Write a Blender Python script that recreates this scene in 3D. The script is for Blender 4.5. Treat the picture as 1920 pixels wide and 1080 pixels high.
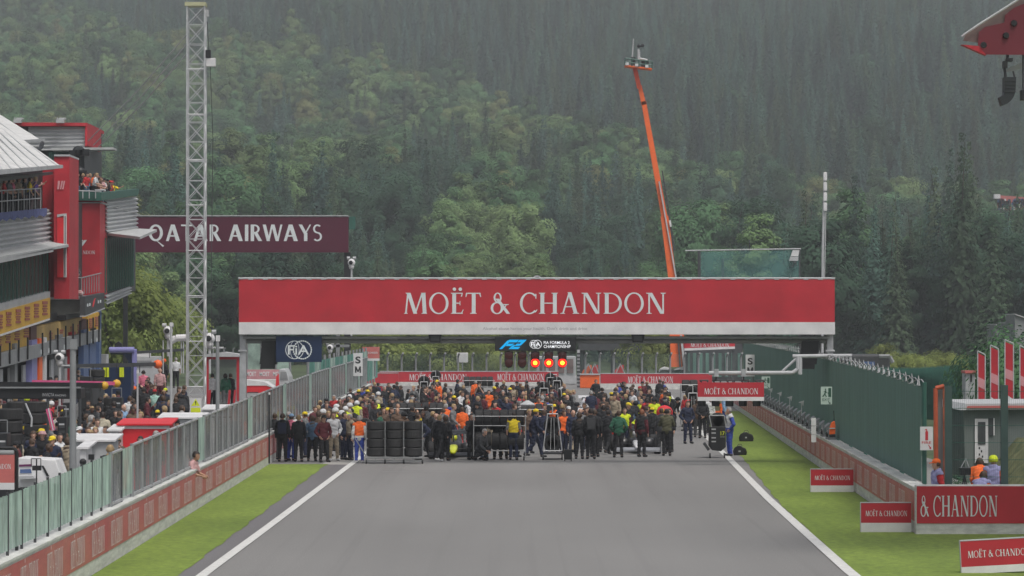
import bpy, bmesh, math, random
import numpy as np
from mathutils import Vector, Matrix
R = math.radians
PI = math.pi
F = 6900.0           # focal length in photo pixels (1920 wide)
HC = 5.0             # camera height
VH = 615.0           # row of the horizon in the photo
sc = bpy.context.scene
for o in list(bpy.data.objects):
    bpy.data.objects.remove(o)
# ---------------------------------------------------------------- camera
cd = bpy.data.cameras.new('camera')
cam = bpy.data.objects.new('camera', cd)
sc.collection.objects.link(cam)
cd.sensor_width = 36.0
cd.lens = 36.0 * F / 1920.0
cd.clip_start = 0.5
cd.clip_end = 8000
cam.location = (0, 0, HC)
cam.rotation_euler = (R(90) + math.atan((VH - 540) / F), 0, 0)
sc.camera = cam
# ---------------------------------------------------------------- light: overcast day
SUN_EL, SUN_AZ = 62.0, 150.0      # high sun behind cloud, from behind the camera's right shoulder
w = bpy.data.worlds.new('World')
sc.world = w
w.use_nodes = True
nt = w.node_tree
bg = nt.nodes['Background']
sky = nt.nodes.new('ShaderNodeTexSky')
sky.sky_type = 'NISHITA'
sky.sun_disc = False
sky.sun_elevation = R(SUN_EL)
sky.sun_rotation = R(SUN_AZ)
sky.dust_density = 5.0
sky.ozone_density = 0.5
sky.air_density = 0.8
hsn = nt.nodes.new('ShaderNodeHueSaturation')      # cloud cover greys the sky light
hsn.inputs['Saturation'].default_value = 0.42
nt.links.new(sky.outputs[0], hsn.inputs['Color'])
nt.links.new(hsn.outputs[0], bg.inputs[0])
bg.inputs[1].default_value = 0.13
sd = bpy.data.lights.new('sun', 'SUN')
sd.energy = 1.5
sd.angle = R(18)
sd.color = (1.0, 0.96, 0.9)
so = bpy.data.objects.new('sun', sd)
sc.collection.objects.link(so)
_az = R(SUN_AZ)
_d = Vector((math.sin(_az) * math.cos(R(SUN_EL)), math.cos(_az) * math.cos(R(SUN_EL)), math.sin(R(SUN_EL))))
so.rotation_euler = (-_d).to_track_quat('-Z', 'Y').to_euler()
so.location = _d * 50
sc.view_settings.view_transform = 'Standard'
sc.view_settings.look = 'None'
sc.view_settings.gamma = 1.0
sc.view_settings.exposure = 0.16
sc.cycles.max_bounces = 6
sc.cycles.transparent_max_bounces = 16
sc.cycles.volume_bounces = 0
C = sc.collection
rnd = random.Random(7)

# ---------------------------------------------------------------- helpers
_mats = {}
def mat(name, col, rough=0.65, var=0.12, scale=2.0, metal=0.0, emit=0.0, alpha=1.0, rand=0.0, bump=0.0, stretch=None, trans=0.0, tint=None):
    """a principled material whose colour is broken up by noise so that no surface is one flat value"""
    if name in _mats: return _mats[name]
    m = bpy.data.materials.new(name); m.use_nodes = True
    t = m.node_tree; L = t.links; b = t.nodes['Principled BSDF']
    b.inputs['Roughness'].default_value = rough
    b.inputs['Metallic'].default_value = metal
    tc = t.nodes.new('ShaderNodeTexCoord'); mp = t.nodes.new('ShaderNodeMapping')
    L.new(tc.outputs['Object'], mp.inputs[0])
    if stretch: mp.inputs['Scale'].default_value = stretch
    n = t.nodes.new('ShaderNodeTexNoise'); n.inputs['Scale'].default_value = scale; n.inputs['Detail'].default_value = 5
    L.new(mp.outputs[0], n.inputs[0])
    r = t.nodes.new('ShaderNodeValToRGB')
    c0 = [max(0, c * (1 - var)) for c in col]; c1 = [min(1, c * (1 + var)) for c in col]
    if tint: c1 = list(tint)
    r.color_ramp.elements[0].position = 0.3; r.color_ramp.elements[1].position = 0.7
    r.color_ramp.elements[0].color = (*c0, 1); r.color_ramp.elements[1].color = (*c1, 1)
    L.new(n.outputs[0], r.inputs[0]); out = r.outputs[0]
    if rand > 0:
        oi = t.nodes.new('ShaderNodeObjectInfo'); hs = t.nodes.new('ShaderNodeHueSaturation')
        m1 = t.nodes.new('ShaderNodeMapRange'); m1.inputs[3].default_value = 1 - rand; m1.inputs[4].default_value = 1 + rand
        L.new(oi.outputs['Random'], m1.inputs[0]); L.new(m1.outputs[0], hs.inputs['Value'])
        wn = t.nodes.new('ShaderNodeTexWhiteNoise'); wn.noise_dimensions = '1D'; L.new(oi.outputs['Random'], wn.inputs['W'])
        m2 = t.nodes.new('ShaderNodeMapRange'); m2.inputs[3].default_value = 0.5 - rand * 0.05; m2.inputs[4].default_value = 0.5 + rand * 0.06
        L.new(wn.outputs[0], m2.inputs[0]); L.new(m2.outputs[0], hs.inputs['Hue'])
        L.new(out, hs.inputs['Color']); out = hs.outputs[0]
    L.new(out, b.inputs['Base Color'])
    if emit > 0:
        L.new(out, b.inputs['Emission Color']); b.inputs['Emission Strength'].default_value = emit
    if alpha < 1: b.inputs['Alpha'].default_value = alpha
    if bump > 0:
        bn = t.nodes.new('ShaderNodeBump'); bn.inputs['Strength'].default_value = bump
        L.new(n.outputs[0], bn.inputs['Height']); L.new(bn.outputs[0], b.inputs['Normal'])
    _mats[name] = m
    return m

def tag(o, label=None, cat=None, group=None, kind=None):
    if label: o['label'] = label
    if cat: o['category'] = cat
    if group: o['group'] = group
    if kind: o['kind'] = kind
    return o

ROOT = {}
def thing(name, label, cat, loc=(0, 0, 0), group=None):
    o = bpy.data.objects.new(name, None)
    o.empty_display_size = 0.3
    C.objects.link(o); o.location = loc
    ROOT[o.name] = Vector(loc)
    return tag(o, label, cat, group)

class MB:
    def __init__(s): s.v = []; s.f = []; s.m = []
    def add(s, vs, fs, mi=0):
        n = len(s.v); s.v.extend([tuple(p) for p in vs])
        for f in fs: s.f.append(tuple(i + n for i in f)); s.m.append(mi)
        return s
    def box(s, x0, x1, y0, y1, z0, z1, mi=0):
        vs = [(x, y, z) for z in (z0, z1) for y in (y0, y1) for x in (x0, x1)]
        return s.add(vs, [(0, 2, 3, 1), (4, 5, 7, 6), (0, 1, 5, 4), (2, 6, 7, 3), (0, 4, 6, 2), (1, 3, 7, 5)], mi)
    def prism(s, poly, off, mi=0):
        n = len(poly); off = Vector(off)
        vs = [Vector(p) for p in poly]; vs += [p + off for p in vs]
        return s.add(vs, [tuple(range(n)), tuple(range(2 * n - 1, n - 1, -1))] + [(i, i + n, (i + 1) % n + n, (i + 1) % n) for i in range(n)], mi)
    def tube(s, p0, p1, r0, r1=None, n=8, mi=0, cap=True):
        if r1 is None: r1 = r0
        p0 = Vector(p0); p1 = Vector(p1); d = (p1 - p0)
        if d.length < 1e-6: return s
        d.normalize()
        a = d.orthogonal().normalized(); b = d.cross(a)
        vs = []
        for p, r in ((p0, r0), (p1, r1)):
            for k in range(n):
                t = 2 * PI * k / n; vs.append(p + a * (math.cos(t) * r) + b * (math.sin(t) * r))
        fs = [(k, (k + 1) % n, (k + 1) % n + n, k + n) for k in range(n)]
        if cap: fs += [tuple(range(n - 1, -1, -1)), tuple(range(n, 2 * n))]
        return s.add(vs, fs, mi)
    def path(s, pts, r, n=6, mi=0):
        for a, b in zip(pts, pts[1:]): s.tube(a, b, r, r, n, mi)
        return s
    def lathe(s, prof, c, axis='z', n=20, mi=0, sx=1, sy=1):
        """prof: list of (radius, height)"""
        vs = []
        for r, h in prof:
            for k in range(n):
                t = 2 * PI * k / n; x, y, z = r * math.cos(t) * sx, r * math.sin(t) * sy, h
                if axis == 'x': x, y, z = z, x, y
                elif axis == 'y': x, y, z = x, z, y
                vs.append((c[0] + x, c[1] + y, c[2] + z))
        fs = []
        for j in range(len(prof) - 1):
            for k in range(n):
                fs.append((j * n + k, j * n + (k + 1) % n, (j + 1) * n + (k + 1) % n, (j + 1) * n + k))
        if prof[0][0] > 1e-6: fs.append(tuple(range(n - 1, -1, -1)))
        if prof[-1][0] > 1e-6: fs.append(tuple(range((len(prof) - 1) * n, len(prof) * n)))
        return s.add(vs, fs, mi)
    def ball(s, c, r, n=12, mi=0, sz=1.0):
        return s.lathe([(max(1e-7, r * math.sin(PI * k / 8)), -r * sz * math.cos(PI * k / 8)) for k in range(9)], c, 'z', n, mi)
    def build(s, name, mats, parent=None, smooth=False, loc=None, bevel=0):
        if not s.v: return None
        if not isinstance(mats, (list, tuple)): mats = [mats]
        base = Vector((0, 0, 0))
        if parent is not None: base = ROOT.get(parent.name, Vector((0, 0, 0)))
        elif loc is not None: base = Vector(loc)
        else:
            a = np.array(s.v); base = Vector(((a[:, 0].min() + a[:, 0].max()) / 2, (a[:, 1].min() + a[:, 1].max()) / 2, a[:, 2].min()))
        me = bpy.data.meshes.new(name)
        me.from_pydata([(x - base[0], y - base[1], z - base[2]) for x, y, z in s.v], [], s.f)
        for m in mats: me.materials.append(m)
        if len(mats) > 1: me.polygons.foreach_set('material_index', s.m)
        if smooth: me.polygons.foreach_set('use_smooth', [True] * len(me.polygons))
        me.update()
        o = bpy.data.objects.new(name, me); C.objects.link(o)
        if parent is not None: o.parent = parent
        else: o.location = base
        ROOT[o.name] = base
        if bevel:
            md = o.modifiers.new('bevel', 'BEVEL'); md.width = bevel; md.segments = 2; md.limit_method = 'ANGLE'
        return o

def single(mb, name, mats, label, cat, group=None, kind=None, **k):
    o = mb.build(name, mats, None, **k)
    return tag(o, label, cat, group, kind)

def copy_tree(o, parent=None):
    c = o.copy(); C.objects.link(c); c.parent = parent
    for ch in list(o.children): copy_tree(ch, c)
    return c

def P(u, v, D):            # photo pixel at a distance D along the view -> world
    return Vector(((u - 960) / F * D, D, HC + (VH - v) / F * D))
def PX(u, v, X):           # photo pixel on the plane x = X
    D = F * X / (u - 960.0)
    return Vector((X, D, HC + (VH - v) / F * D))
def scale_at(D): return F / D
def uv(p): return (960 + F * p[0] / p[1], VH - F * (p[2] - HC) / p[1])

# ---------------------------------------------------------------- lettering drawn as outlines
def _ring(cx, cy, rx, ry, tx, ty, a0=0, a1=360, n=28):
    out = []
    for k in range(n):
        t0 = R(a0 + (a1 - a0) * k / n); t1 = R(a0 + (a1 - a0) * (k + 1) / n)
        out.append([(cx + rx * math.cos(t0), cy + ry * math.sin(t0)), (cx + rx * math.cos(t1), cy + ry * math.sin(t1)),
                    (cx + (rx - tx) * math.cos(t1), cy + (ry - ty) * math.sin(t1)), (cx + (rx - tx) * math.cos(t0), cy + (ry - ty) * math.sin(t0))])
    return out
def _bar(x0, x1, y0, y1): return [(x0, y0), (x1, y0), (x1, y1), (x0, y1)]
def _dg(xa, ya, xb, yb, wd): return [(xa, ya), (xa + wd, ya), (xb + wd, yb), (xb, yb)]
def _sf(x0, x1, y, up=True):
    h = 0.045
    return [(x0, y), (x1, y), (x1 - 0.05, y + h), (x0 + 0.05, y + h)] if up else [(x0 + 0.05, y - h), (x1 - 0.05, y - h), (x1, y), (x0, y)]
TH, TN = 0.18, 0.075
SERIF = {
 'M': (1.12, [[_dg(.06, 0, .16, 1, TN)], [_dg(.14, 1, .46, 0, TH)], [_dg(.50, 0, .84, 1, TN)], [_dg(.90, 0, .84, 1, TH)], [_sf(0, .2, 0)], [_sf(.82, 1.12, 0)], [_sf(.07, .3, 1, False)], [_sf(.80, 1.05, 1, False)]]),
 'O': (.95, [_ring(.475, .5, .46, .52, .125, .06)]),
 'E': (.66, [[_bar(.1, .1 + TH, 0, 1)], [_bar(.1, .56, .955, 1)], [_bar(.1, .48, .48, .53)], [_bar(.1, .60, 0, .05)], [_sf(.02, .3, 0)], [_sf(.02, .3, 1, False)], [[(.50, .82), (.56, 1), (.60, 1), (.56, .82)]], [[(.55, .0), (.64, .2), (.60, .2), (.52, .04)]], [_bar(.45, .48, .4, .61)]]),
 'T': (.74, [[_bar(.3, .3 + TH, 0, 1)], [_bar(.04, .70, .95, 1)], [_sf(.2, .55, 0)], [[(.0, .80), (.04, .80), (.1, 1), (.03, 1)]], [[(.70, .80), (.74, .80), (.71, 1), (.64, 1)]]]),
 '&': (.98, [_ring(.36, .77, .19, .24, .085, .05), _ring(.33, .27, .30, .29, .12, .055), [_dg(.25, .72, .78, 0, .17)], [_dg(.60, .18, .74, .42, .05)], [_sf(.58, .9, .46, False)]]),
 'C': (.80, [_ring(.46, .5, .45, .52, .125, .06, 45, 315), [_bar(.74, .79, .72, .95)], [[(.70, .08), (.80, .2), (.84, .2), (.76, .06)]]]),
 'H': (.98, [[_bar(.12, .12 + TH, 0, 1)], [_bar(.71, .71 + TH, 0, 1)], [_bar(.2, .75, .48, .53)], [_sf(.03, .36, 0)], [_sf(.62, .95, 0)], [_sf(.03, .36, 1, False)], [_sf(.62, .95, 1, False)]]),
 'A': (.92, [[_dg(.1, 0, .40, 1.0, TN)], [_dg(.66, 0, .36, 1.03, TH)], [_bar(.2, .68, .31, .36)], [_sf(.0, .26, 0)], [_sf(.58, .92, 0)]]),
 'N': (.98, [[_bar(.14, .14 + TN, 0, 1)], [_bar(.80, .80 + TN, 0, 1)], [_dg(.14, 1, .70, 0, TH)], [_sf(.04, .32, 0)], [_sf(.02, .26, 1, False)], [_sf(.70, .98, 1, False)]]),
 'D': (.94, [[_bar(.1, .1 + TH, 0, 1)], _ring(.36, .5, .54, .5, .13, .05, -90, 90), [_bar(.1, .38, 0, .05)], [_bar(.1, .38, .95, 1)], [_sf(.02, .3, 0)], [_sf(.02, .3, 1, False)]]),
 ' ': (.30, []),
}
SERIF['\u00cb'] = (.66, SERIF['E'][1] + [_ring(.2, 1.17, .085, .085, .084, .084, 0, 360, 10), _ring(.48, 1.17, .085, .085, .084, .084, 0, 360, 10)])
Q1, Q2 = .23, .13
FLARE = {
 'Q': (1.12, [_ring(.5, .5, .48, .51, .20, .12), [[(.50, .06), (.62, .0), (1.06, -.28), (.98, -.36)]]]),
 'A': (.94, [[_dg(.0, 0, .34, 1.0, .19)], [_dg(.68, 0, .32, 1.0, .27)], [_bar(.2, .74, .27, .36)]]),
 'T': (.80, [[_bar(.32, .32 + Q1, 0, 1)], [_bar(.02, .78, .90, 1)]]),
 'R': (.82, [[_bar(.08, .08 + Q1, 0, 1)], _ring(.34, .73, .34, .27, .14, .09, -90, 90, 14), [_bar(.1, .36, .91, 1)], [_bar(.1, .36, .46, .55)], [_dg(.60, 0, .28, .5, .26)]]),
 'I': (.34, [[_bar(.09, .09 + Q1, 0, 1)]]),
 'W': (1.36, [[_dg(.28, 0, .0, 1, .22)], [_dg(.33, 0, .58, 1, .13)], [_dg(.88, 0, .58, 1, .22)], [_dg(.94, 0, 1.20, 1, .13)]]),
 'Y': (.86, [[_bar(.36, .36 + Q1, 0, .5)], [_dg(.35, .45, .0, 1, .23)], [_dg(.40, .45, .74, 1, .10)]]),
 'S': (.70, [_ring(.34, .74, .29, .27, .13, .09, 40, 270, 16), _ring(.34, .27, .31, .28, .13, .09, -140, 90, 16)]),
 ' ': (.42, []),
}
def glyph_polys(s, font, gap=0.06):
    """-> list of (layer, polygon) with x from 0 and cap height 1, and the total width"""
    x = 0; out = []
    for ch in s:
        wd, parts = font[ch]
        for li, part in enumerate(parts):
            polys = part if isinstance(part[0], list) else [part]
            for p in polys: out.append((li, [(px + x, py) for px, py in p]))
        x += wd + gap
    return out, x - gap
def put_polys(mb, polys, o, ux, uy, width, height, tot, nrm, lift=0.004, mi=0, step=0.0015):
    """polys drawn with origin o, spanning width (for tot units) and height (for 1 unit)"""
    o = Vector(o); ux = Vector(ux).normalized(); uy = Vector(uy).normalized(); n = Vector(nrm).normalized()
    for li, p in polys:
        off = n * (lift + step * li)
        pts = [o + ux * (x * width / tot) + uy * (y * height) + off for x, y in p]
        a = (pts[1] - pts[0]).cross(pts[2] - pts[1])
        if a.dot(n) < 0: pts.reverse()
        mb.add(pts, [tuple(range(len(pts)))], mi)
_tx = {}
def sans_polys(s, bold=.008):
    """block lettering from Blender's own built-in letterforms -> polygons, width, for cap height 1"""
    if (s, bold) in _tx: return _tx[(s, bold)]
    cu = bpy.data.curves.new('t', 'FONT'); cu.body = s; cu.size = 1; cu.offset = bold
    ob = bpy.data.objects.new('t', cu); C.objects.link(ob)
    dg = bpy.context.evaluated_depsgraph_get()
    me = ob.evaluated_get(dg).to_mesh()
    vs = [v.co.copy() for v in me.vertices]; fs = [list(p.vertices) for p in me.polygons]
    ob.evaluated_get(dg).to_mesh_clear()
    bpy.data.objects.remove(ob); bpy.data.curves.remove(cu)
    x0 = min(v.x for v in vs); x1 = max(v.x for v in vs); ch = 0.69
    out = [(0, [((vs[i].x - x0) / ch, vs[i].y / ch) for i in f]) for f in fs]
    _tx[(s, bold)] = (out, (x1 - x0) / ch)
    return _tx[(s, bold)]
MC = 'MO\u00cbT & CHANDON'
def moet(mb, o, ux, uy, width, height, nrm, mi=0, lift=0.004, step=0.0015):
    p, t = glyph_polys(MC, SERIF); put_polys(mb, p, o, ux, uy, width, height, t, nrm, lift, mi, step)
def sans(mb, s, o, ux, uy, width, height, nrm, mi=0, lift=0.004, bold=.008):
    p, t = sans_polys(s, bold); put_polys(mb, p, o, ux, uy, width, height, t, nrm, lift, mi)
FX, FZ, FN = (1, 0, 0), (0, 0, 1), (0, -1, 0)     # a sign that faces the camera

# ---------------------------------------------------------------- shared materials
M = dict(
 red=mat('red_banner', (.42, .019, .032), .55, .10, .8), red2=mat('red_wall_banner', (.50, .10, .11), .6, .10, .5, tint=(.48, .17, .14)),
 bright=mat('bright_red', (.62, .02, .03), .5, .1), white=mat('white_paint', (.62, .62, .63), .55, .07, 1.5), wall_white=mat('wall_white', (.55, .56, .55), .8, .16, 3.0, stretch=(1, .3, 4)),
 letter=mat('lettering_white', (.62, .66, .67), .6, .05), faint=mat('worn_lettering', (.80, .74, .74), .7, .12, 6), navy=mat('navy_panel', (.008, .022, .065), .4, .1),
 black=mat('black_metal', (.012, .013, .015), .5, .2), dark=mat('dark_grey', (.045, .048, .052), .6, .2), grey=mat('grey_paint', (.22, .23, .235), .6, .12), lgrey=mat('light_grey', (.42, .43, .44), .6, .12),
 steel=mat('galvanised_steel', (.40, .41, .42), .45, .15, 4, metal=.3), alu=mat('aluminium', (.55, .56, .57), .4, .12, 4, metal=.4), qatar=mat('burgundy_banner', (.075, .006, .024), .5, .1, .4),
 green=mat('green_windscreen', (.092, .185, .160), .8, .18, .8, stretch=(1, 5, .35)), gpaint=mat('green_paint', (.03, .11, .085), .5, .15), yellow=mat('yellow_panel', (.62, .36, .03), .5, .1, 1.2),
 orange=mat('orange_paint', (.80, .13, .02), .5, .1, 1.2), rubber=mat('tyre_rubber', (.018, .018, .019), .75, .25, 8), cyan=mat('cyan_lettering', (.0, .30, .62), .4, .02, emit=.6), lit=mat('screen_white', (.8, .82, .85), .4, .02, emit=.4),
 blue=mat('blue_panel', (.07, .12, .26), .5, .15), lilac=mat('lilac_paint', (.22, .22, .46), .4, .08), pink=mat('pink_paint', (.65, .10, .25), .4, .1), fluo=mat('fluorescent_yellow', (.62, .70, .02), .5, .08),
)
# ---------------------------------------------------------------- terrain, track, verges
def zt(x, y):
    """height of the land: flat to 440 m, then a long wooded hillside"""
    xs = [0, 440, 520, 700, 900, 1100, 1400, 1700, 2000, 2600, 3200]
    zs = [-.06, -.06, 1.5, 11, 30, 56, 103, 156, 215, 330, 400]
    z = float(np.interp(y, xs, zs))
    k = max(0.0, min(1.0, (y - 480) / 300.0))
    z += k * (7 * math.sin(x / 95.0 + y / 210.0) + 5 * math.sin(x / 41.0 - y / 130.0 + 2) - x * 0.012)
    return z
def grid_mesh(name, xs, ys, zf, m, kind='structure'):
    vs = [(x, y, zf(x, y)) for y in ys for x in xs]
    nx = len(xs)
    fs = [(j * nx + i, j * nx + i + 1, (j + 1) * nx + i + 1, (j + 1) * nx + i) for j in range(len(ys) - 1) for i in range(nx - 1)]
    mb = MB().add(vs, fs)
    o = mb.build(name, m, None, smooth=True, loc=(0, 0, 0)); o['kind'] = kind
    return o
meadow = mat('meadow_soil', (.05, .075, .028), .95, .4, .06)
xs = [-1500, -900, -600] + list(range(-420, 421, 30)) + [600, 900, 1500]
ys = [-300, 0, 200, 400] + list(range(440, 2601, 40)) + [2900, 3200]
grid_mesh('ground', xs, ys, zt, meadow)

# asphalt with seams, patches and tyre-worn streaks running with the track
def asphalt_mat(name, col, streak=.1):
    m = bpy.data.materials.new(name); m.use_nodes = True; t = m.node_tree; L = t.links; b = t.nodes['Principled BSDF']
    b.inputs['Roughness'].default_value = .85
    tc = t.nodes.new('ShaderNodeTexCoord')
    def noise(sx, sy, sc_, det=4):
        mp = t.nodes.new('ShaderNodeMapping'); mp.inputs['Scale'].default_value = (sx, sy, 1); L.new(tc.outputs['Object'], mp.inputs[0])
        n = t.nodes.new('ShaderNodeTexNoise'); n.inputs['Scale'].default_value = sc_; n.inputs['Detail'].default_value = det; L.new(mp.outputs[0], n.inputs[0]); return n.outputs[0]
    def ramp(src, a, bb, p0=.3, p1=.7):
        r = t.nodes.new('ShaderNodeValToRGB'); r.color_ramp.elements[0].position = p0; r.color_ramp.elements[1].position = p1
        r.color_ramp.elements[0].color = (a, a, a, 1); r.color_ramp.elements[1].color = (bb, bb, bb, 1); L.new(src, r.inputs[0]); return r.outputs[0]
    def mul(a, bsock):
        x = t.nodes.new('ShaderNodeMix'); x.data_type = 'RGBA'; x.blend_type = 'MULTIPLY'; x.inputs[0].default_value = 1
        L.new(a, x.inputs[6]); L.new(bsock, x.inputs[7]); return x.outputs[2]
    base = t.nodes.new('ShaderNodeRGB'); base.outputs[0].default_value = (*col, 1)
    o = mul(base.outputs[0], ramp(noise(1, 1, 25, 6), .82, 1.15))
    o = mul(o, ramp(noise(.9, .012, 1.0), 1 - streak, 1 + streak))
    o = mul(o, ramp(noise(.12, .035, 1.0), .88, 1.1))
    o = mul(o, ramp(noise(2.5, .02, 1.0, 2), .92, 1.0, .30, .42))
    L.new(o, b.inputs['Base Color']); return m
asph = asphalt_mat('track_asphalt', (.200, .196, .191), .04)
asph2 = asphalt_mat('verge_asphalt', (.15, .145, .15), .1)
pitm = asphalt_mat('pit_lane_asphalt', (.20, .20, .20), .05)
grass_m = mat('mown_grass', (.132, .205, .025), .95, .2, .35, stretch=(1, .25, 1), tint=(.182, .262, .038))
def fine(m, sc_, a, stretch=(1, 1, 1), bump=.0):
    '''multiply a fine grain into a material'''
    t = m.node_tree; L = t.links; b = t.nodes['Principled BSDF']; src = b.inputs['Base Color'].links[0].from_socket
    tc = t.nodes.new('ShaderNodeTexCoord'); mp = t.nodes.new('ShaderNodeMapping'); mp.inputs['Scale'].default_value = stretch; L.new(tc.outputs['Object'], mp.inputs[0])
    n = t.nodes.new('ShaderNodeTexNoise'); n.inputs['Scale'].default_value = sc_; n.inputs['Detail'].default_value = 6; n.inputs['Roughness'].default_value = .7; L.new(mp.outputs[0], n.inputs[0])
    r = t.nodes.new('ShaderNodeValToRGB'); r.color_ramp.elements[0].position = .32; r.color_ramp.elements[1].position = .68; r.color_ramp.elements[0].color = (1 - a, 1 - a, 1 - a, 1); r.color_ramp.elements[1].color = (1 + a, 1 + a * .9, 1 + a * .6, 1); L.new(n.outputs[0], r.inputs[0])
    x = t.nodes.new('ShaderNodeMix'); x.data_type = 'RGBA'; x.blend_type = 'MULTIPLY'; x.inputs[0].default_value = 1; L.new(src, x.inputs[6]); L.new(r.outputs[0], x.inputs[7]); L.new(x.outputs[2], b.inputs['Base Color'])
fine(grass_m, 5.0, .30, (1, .45, 1)); fine(M['wall_white'], 3.0, .16, (1, .5, 2)); fine(M['green'], 2.2, .14, (1, 2.5, .25)); fine(M['red2'], 2.0, .10, (1, .5, 3)); fine(M['red'], .8, .05); fine(M['white'], 1.5, .06)

def lx(D): return float(np.interp(D, [0, 60, 68, 254, 290], [-8.35, -8.4, -8.45, -9.75, -9.9]))      # track face of the pit wall
def rx(D): return 9.8 + (D - 89.6) * 3.9 / 133.4                                                # track face of the far wall
def lline(D): return float(np.interp(D, [40, 74, 94, 135, 180, 300], [-6.3, -6.24, -6.1, -5.88, -5.6, -5.0]))
def rline(D): return float(np.interp(D, [40, 74, 92, 108, 141, 200, 300], [6.7, 6.88, 7.2, 7.5, 8.3, 9.6, 12.5]))
def strip(name, Ds, fa, fb, z, m, kind='structure'):
    vs = []; fs = []
    for i, D in enumerate(Ds):
        vs += [(fa(D), D, z), (fb(D), D, z)]
        if i: fs.append((2 * i - 2, 2 * i - 1, 2 * i + 1, 2 * i))
    o = MB().add(vs, fs).build(name, m, None, loc=(0, 0, 0)); o['kind'] = kind; return o
Ds = list(range(40, 330, 4))
strip('road', [-40] + list(range(0, 400, 10)), lambda D: -14, lambda D: 60 if D > 235 else 16, .0, asph)
rg = random.Random(3)
jl = {D: .03 * math.sin(D * .9) + .02 * math.sin(D * 2.3) + rg.uniform(-.012, .012) for D in range(40, 330)}
D135 = list(range(40, 136, 1))
strip('grass_verge', D135, lambda D: lx(D) + .02, lambda D: float(np.interp(D, [40, 74, 134], [-6.6, -6.72, -6.78])) + jl[D], .012, grass_m)
strip('verge_strip', [40, 74, 94, 136], lambda D: -7.2, lambda D: lline(D) - .05, .004, asph2)
strip('concrete_apron', [134.6, 140, 150], lambda D: -6.95 if D < 150 else -6.6, lambda D: lline(D) - .15, .009, mat('apron_concrete', (.34, .33, .31), .9, .1, 2))
strip('grass_verge', list(range(40, 222, 1)), lambda D: rline(D) + (float(np.interp(D, [40, 80, 100, 141, 222], [.1, .12, .15, .55, .9]))) + jl[D] * .8, lambda D: rx(D) - .02 if D > 89.6 else 30, .012, grass_m)
lm = mat('line_paint', (.60, .60, .58), .7, .14, 5)
strip('track_line', Ds[:40], lambda D: lline(D) - .13, lambda D: lline(D) + .10, .016, lm)
strip('track_line', Ds[:70], lambda D: rline(D) - .12, lambda D: rline(D) + .13, .016, lm)
# pale drying patches and faint grid marks on the track near the front row
gm = mat('grid_mark', (.27, .27, .265), .8, .1)
for gx, gD in ((-3.2, 128), (2.9, 136)):
    mb = MB(); mb.add([(gx - 1.3, gD, .006), (gx + 1.3, gD, .006), (gx + 1.3, gD + .14, .006), (gx - 1.3, gD + .14, .006)], [(0, 1, 2, 3)])
    o = mb.build('grid_line', gm, None, loc=(gx, gD, 0)); o['kind'] = 'structure'
def zp(D): return float(np.interp(D, [0, 70, 120, 150, 172, 195, 215, 240, 262, 320], [.05, .05, .25, .4, .8, 1.3, 1.45, 1.2, .6, .2]))
pd = [40, 60, 80, 100, 120, 135, 150, 160, 172, 183, 195, 205, 215, 228, 240, 262, 290, 330]
mb = MB()
for i, D in enumerate(pd):
    n = len(mb.v); mb.v += [(-24.3, D, zp(D)), (lx(D) - .35, D, zp(D))]
    if i: mb.f.append((n - 2, n - 1, n + 1, n)); mb.m.append(0)
o = mb.build('pit_lane', pitm, None, loc=(0, 0, 0)); o['kind'] = 'structure'

# ---------------------------------------------------------------- trees
def np_mesh(name, V, Q, mats, mi=None):
    me = bpy.data.meshes.new(name)
    me.vertices.add(len(V)); me.vertices.foreach_set('co', V.astype(np.float32).ravel())
    me.loops.add(Q.size); me.loops.foreach_set('vertex_index', Q.astype(np.int32).ravel())
    me.polygons.add(len(Q)); me.polygons.foreach_set('loop_start', np.arange(0, Q.size, Q.shape[1], dtype=np.int32))
    me.polygons.foreach_set('loop_total', np.full(len(Q), Q.shape[1], dtype=np.int32))
    for m in mats: me.materials.append(m)
    if mi is not None: me.polygons.foreach_set('material_index', mi.astype(np.int32))
    me.update(); me.validate(); return me
def leaves(cen, nrm, size, rs):
    """quads about cen facing nrm"""
    n = len(cen); a = rs.normal(size=(n, 3)); nrm = nrm / np.linalg.norm(nrm, axis=1, keepdims=True)
    t = np.cross(nrm, a); t /= np.linalg.norm(t, axis=1, keepdims=True); b = np.cross(nrm, t)
    s = size[:, None]; k = .6
    V = np.stack([cen - t * s - b * s * k, cen + t * s - b * s * k * .7, cen + t * s * .8 + b * s * k, cen - t * s * .7 + b * s * k * 1.1], 1).reshape(-1, 3)
    return V, np.arange(4 * n).reshape(-1, 4)
def broadleaf(seed, H=17., Rr=5.4, nclump=60, per=270, leaf=.20, narrow=1.0):
    rs = np.random.RandomState(seed); cen = []; nrm = []; sz = []
    zc = H * .52; rz = H * .47
    for _ in range(nclump):
        d = rs.normal(size=3); d /= np.linalg.norm(d)
        if d[2] < -.8: d[2] *= -.4
        rr = rs.uniform(.45, .95) ** .6
        wob = 1 + .22 * math.sin(3 * math.atan2(d[1], d[0]) + seed) 
        c = np.array([d[0] * Rr * rr * narrow * wob, d[1] * Rr * rr * narrow * wob, zc + d[2] * rz * rr])
        cr = rs.uniform(.8, 1.75) * (Rr / 4.6)
        q = rs.normal(size=(per, 3)); q /= np.linalg.norm(q, axis=1, keepdims=True)
        r = cr * rs.uniform(.55, 1.08, per)[:, None]
        pos = c + q * r * [1, 1, .8]; cen.append(pos); o_ = (pos - np.array([0, 0, zc - 1.5])) / [Rr, Rr, rz]; nn = q * .55 + o_ * 1.3 + rs.normal(size=(per, 3)) * .14; nn[:, 2] += .15; nrm.append(nn)
        sz.append(rs.uniform(.6, 1.25, per) * leaf)
    return leaves(np.concatenate(cen), np.concatenate(nrm), np.concatenate(sz), rs)
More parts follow.
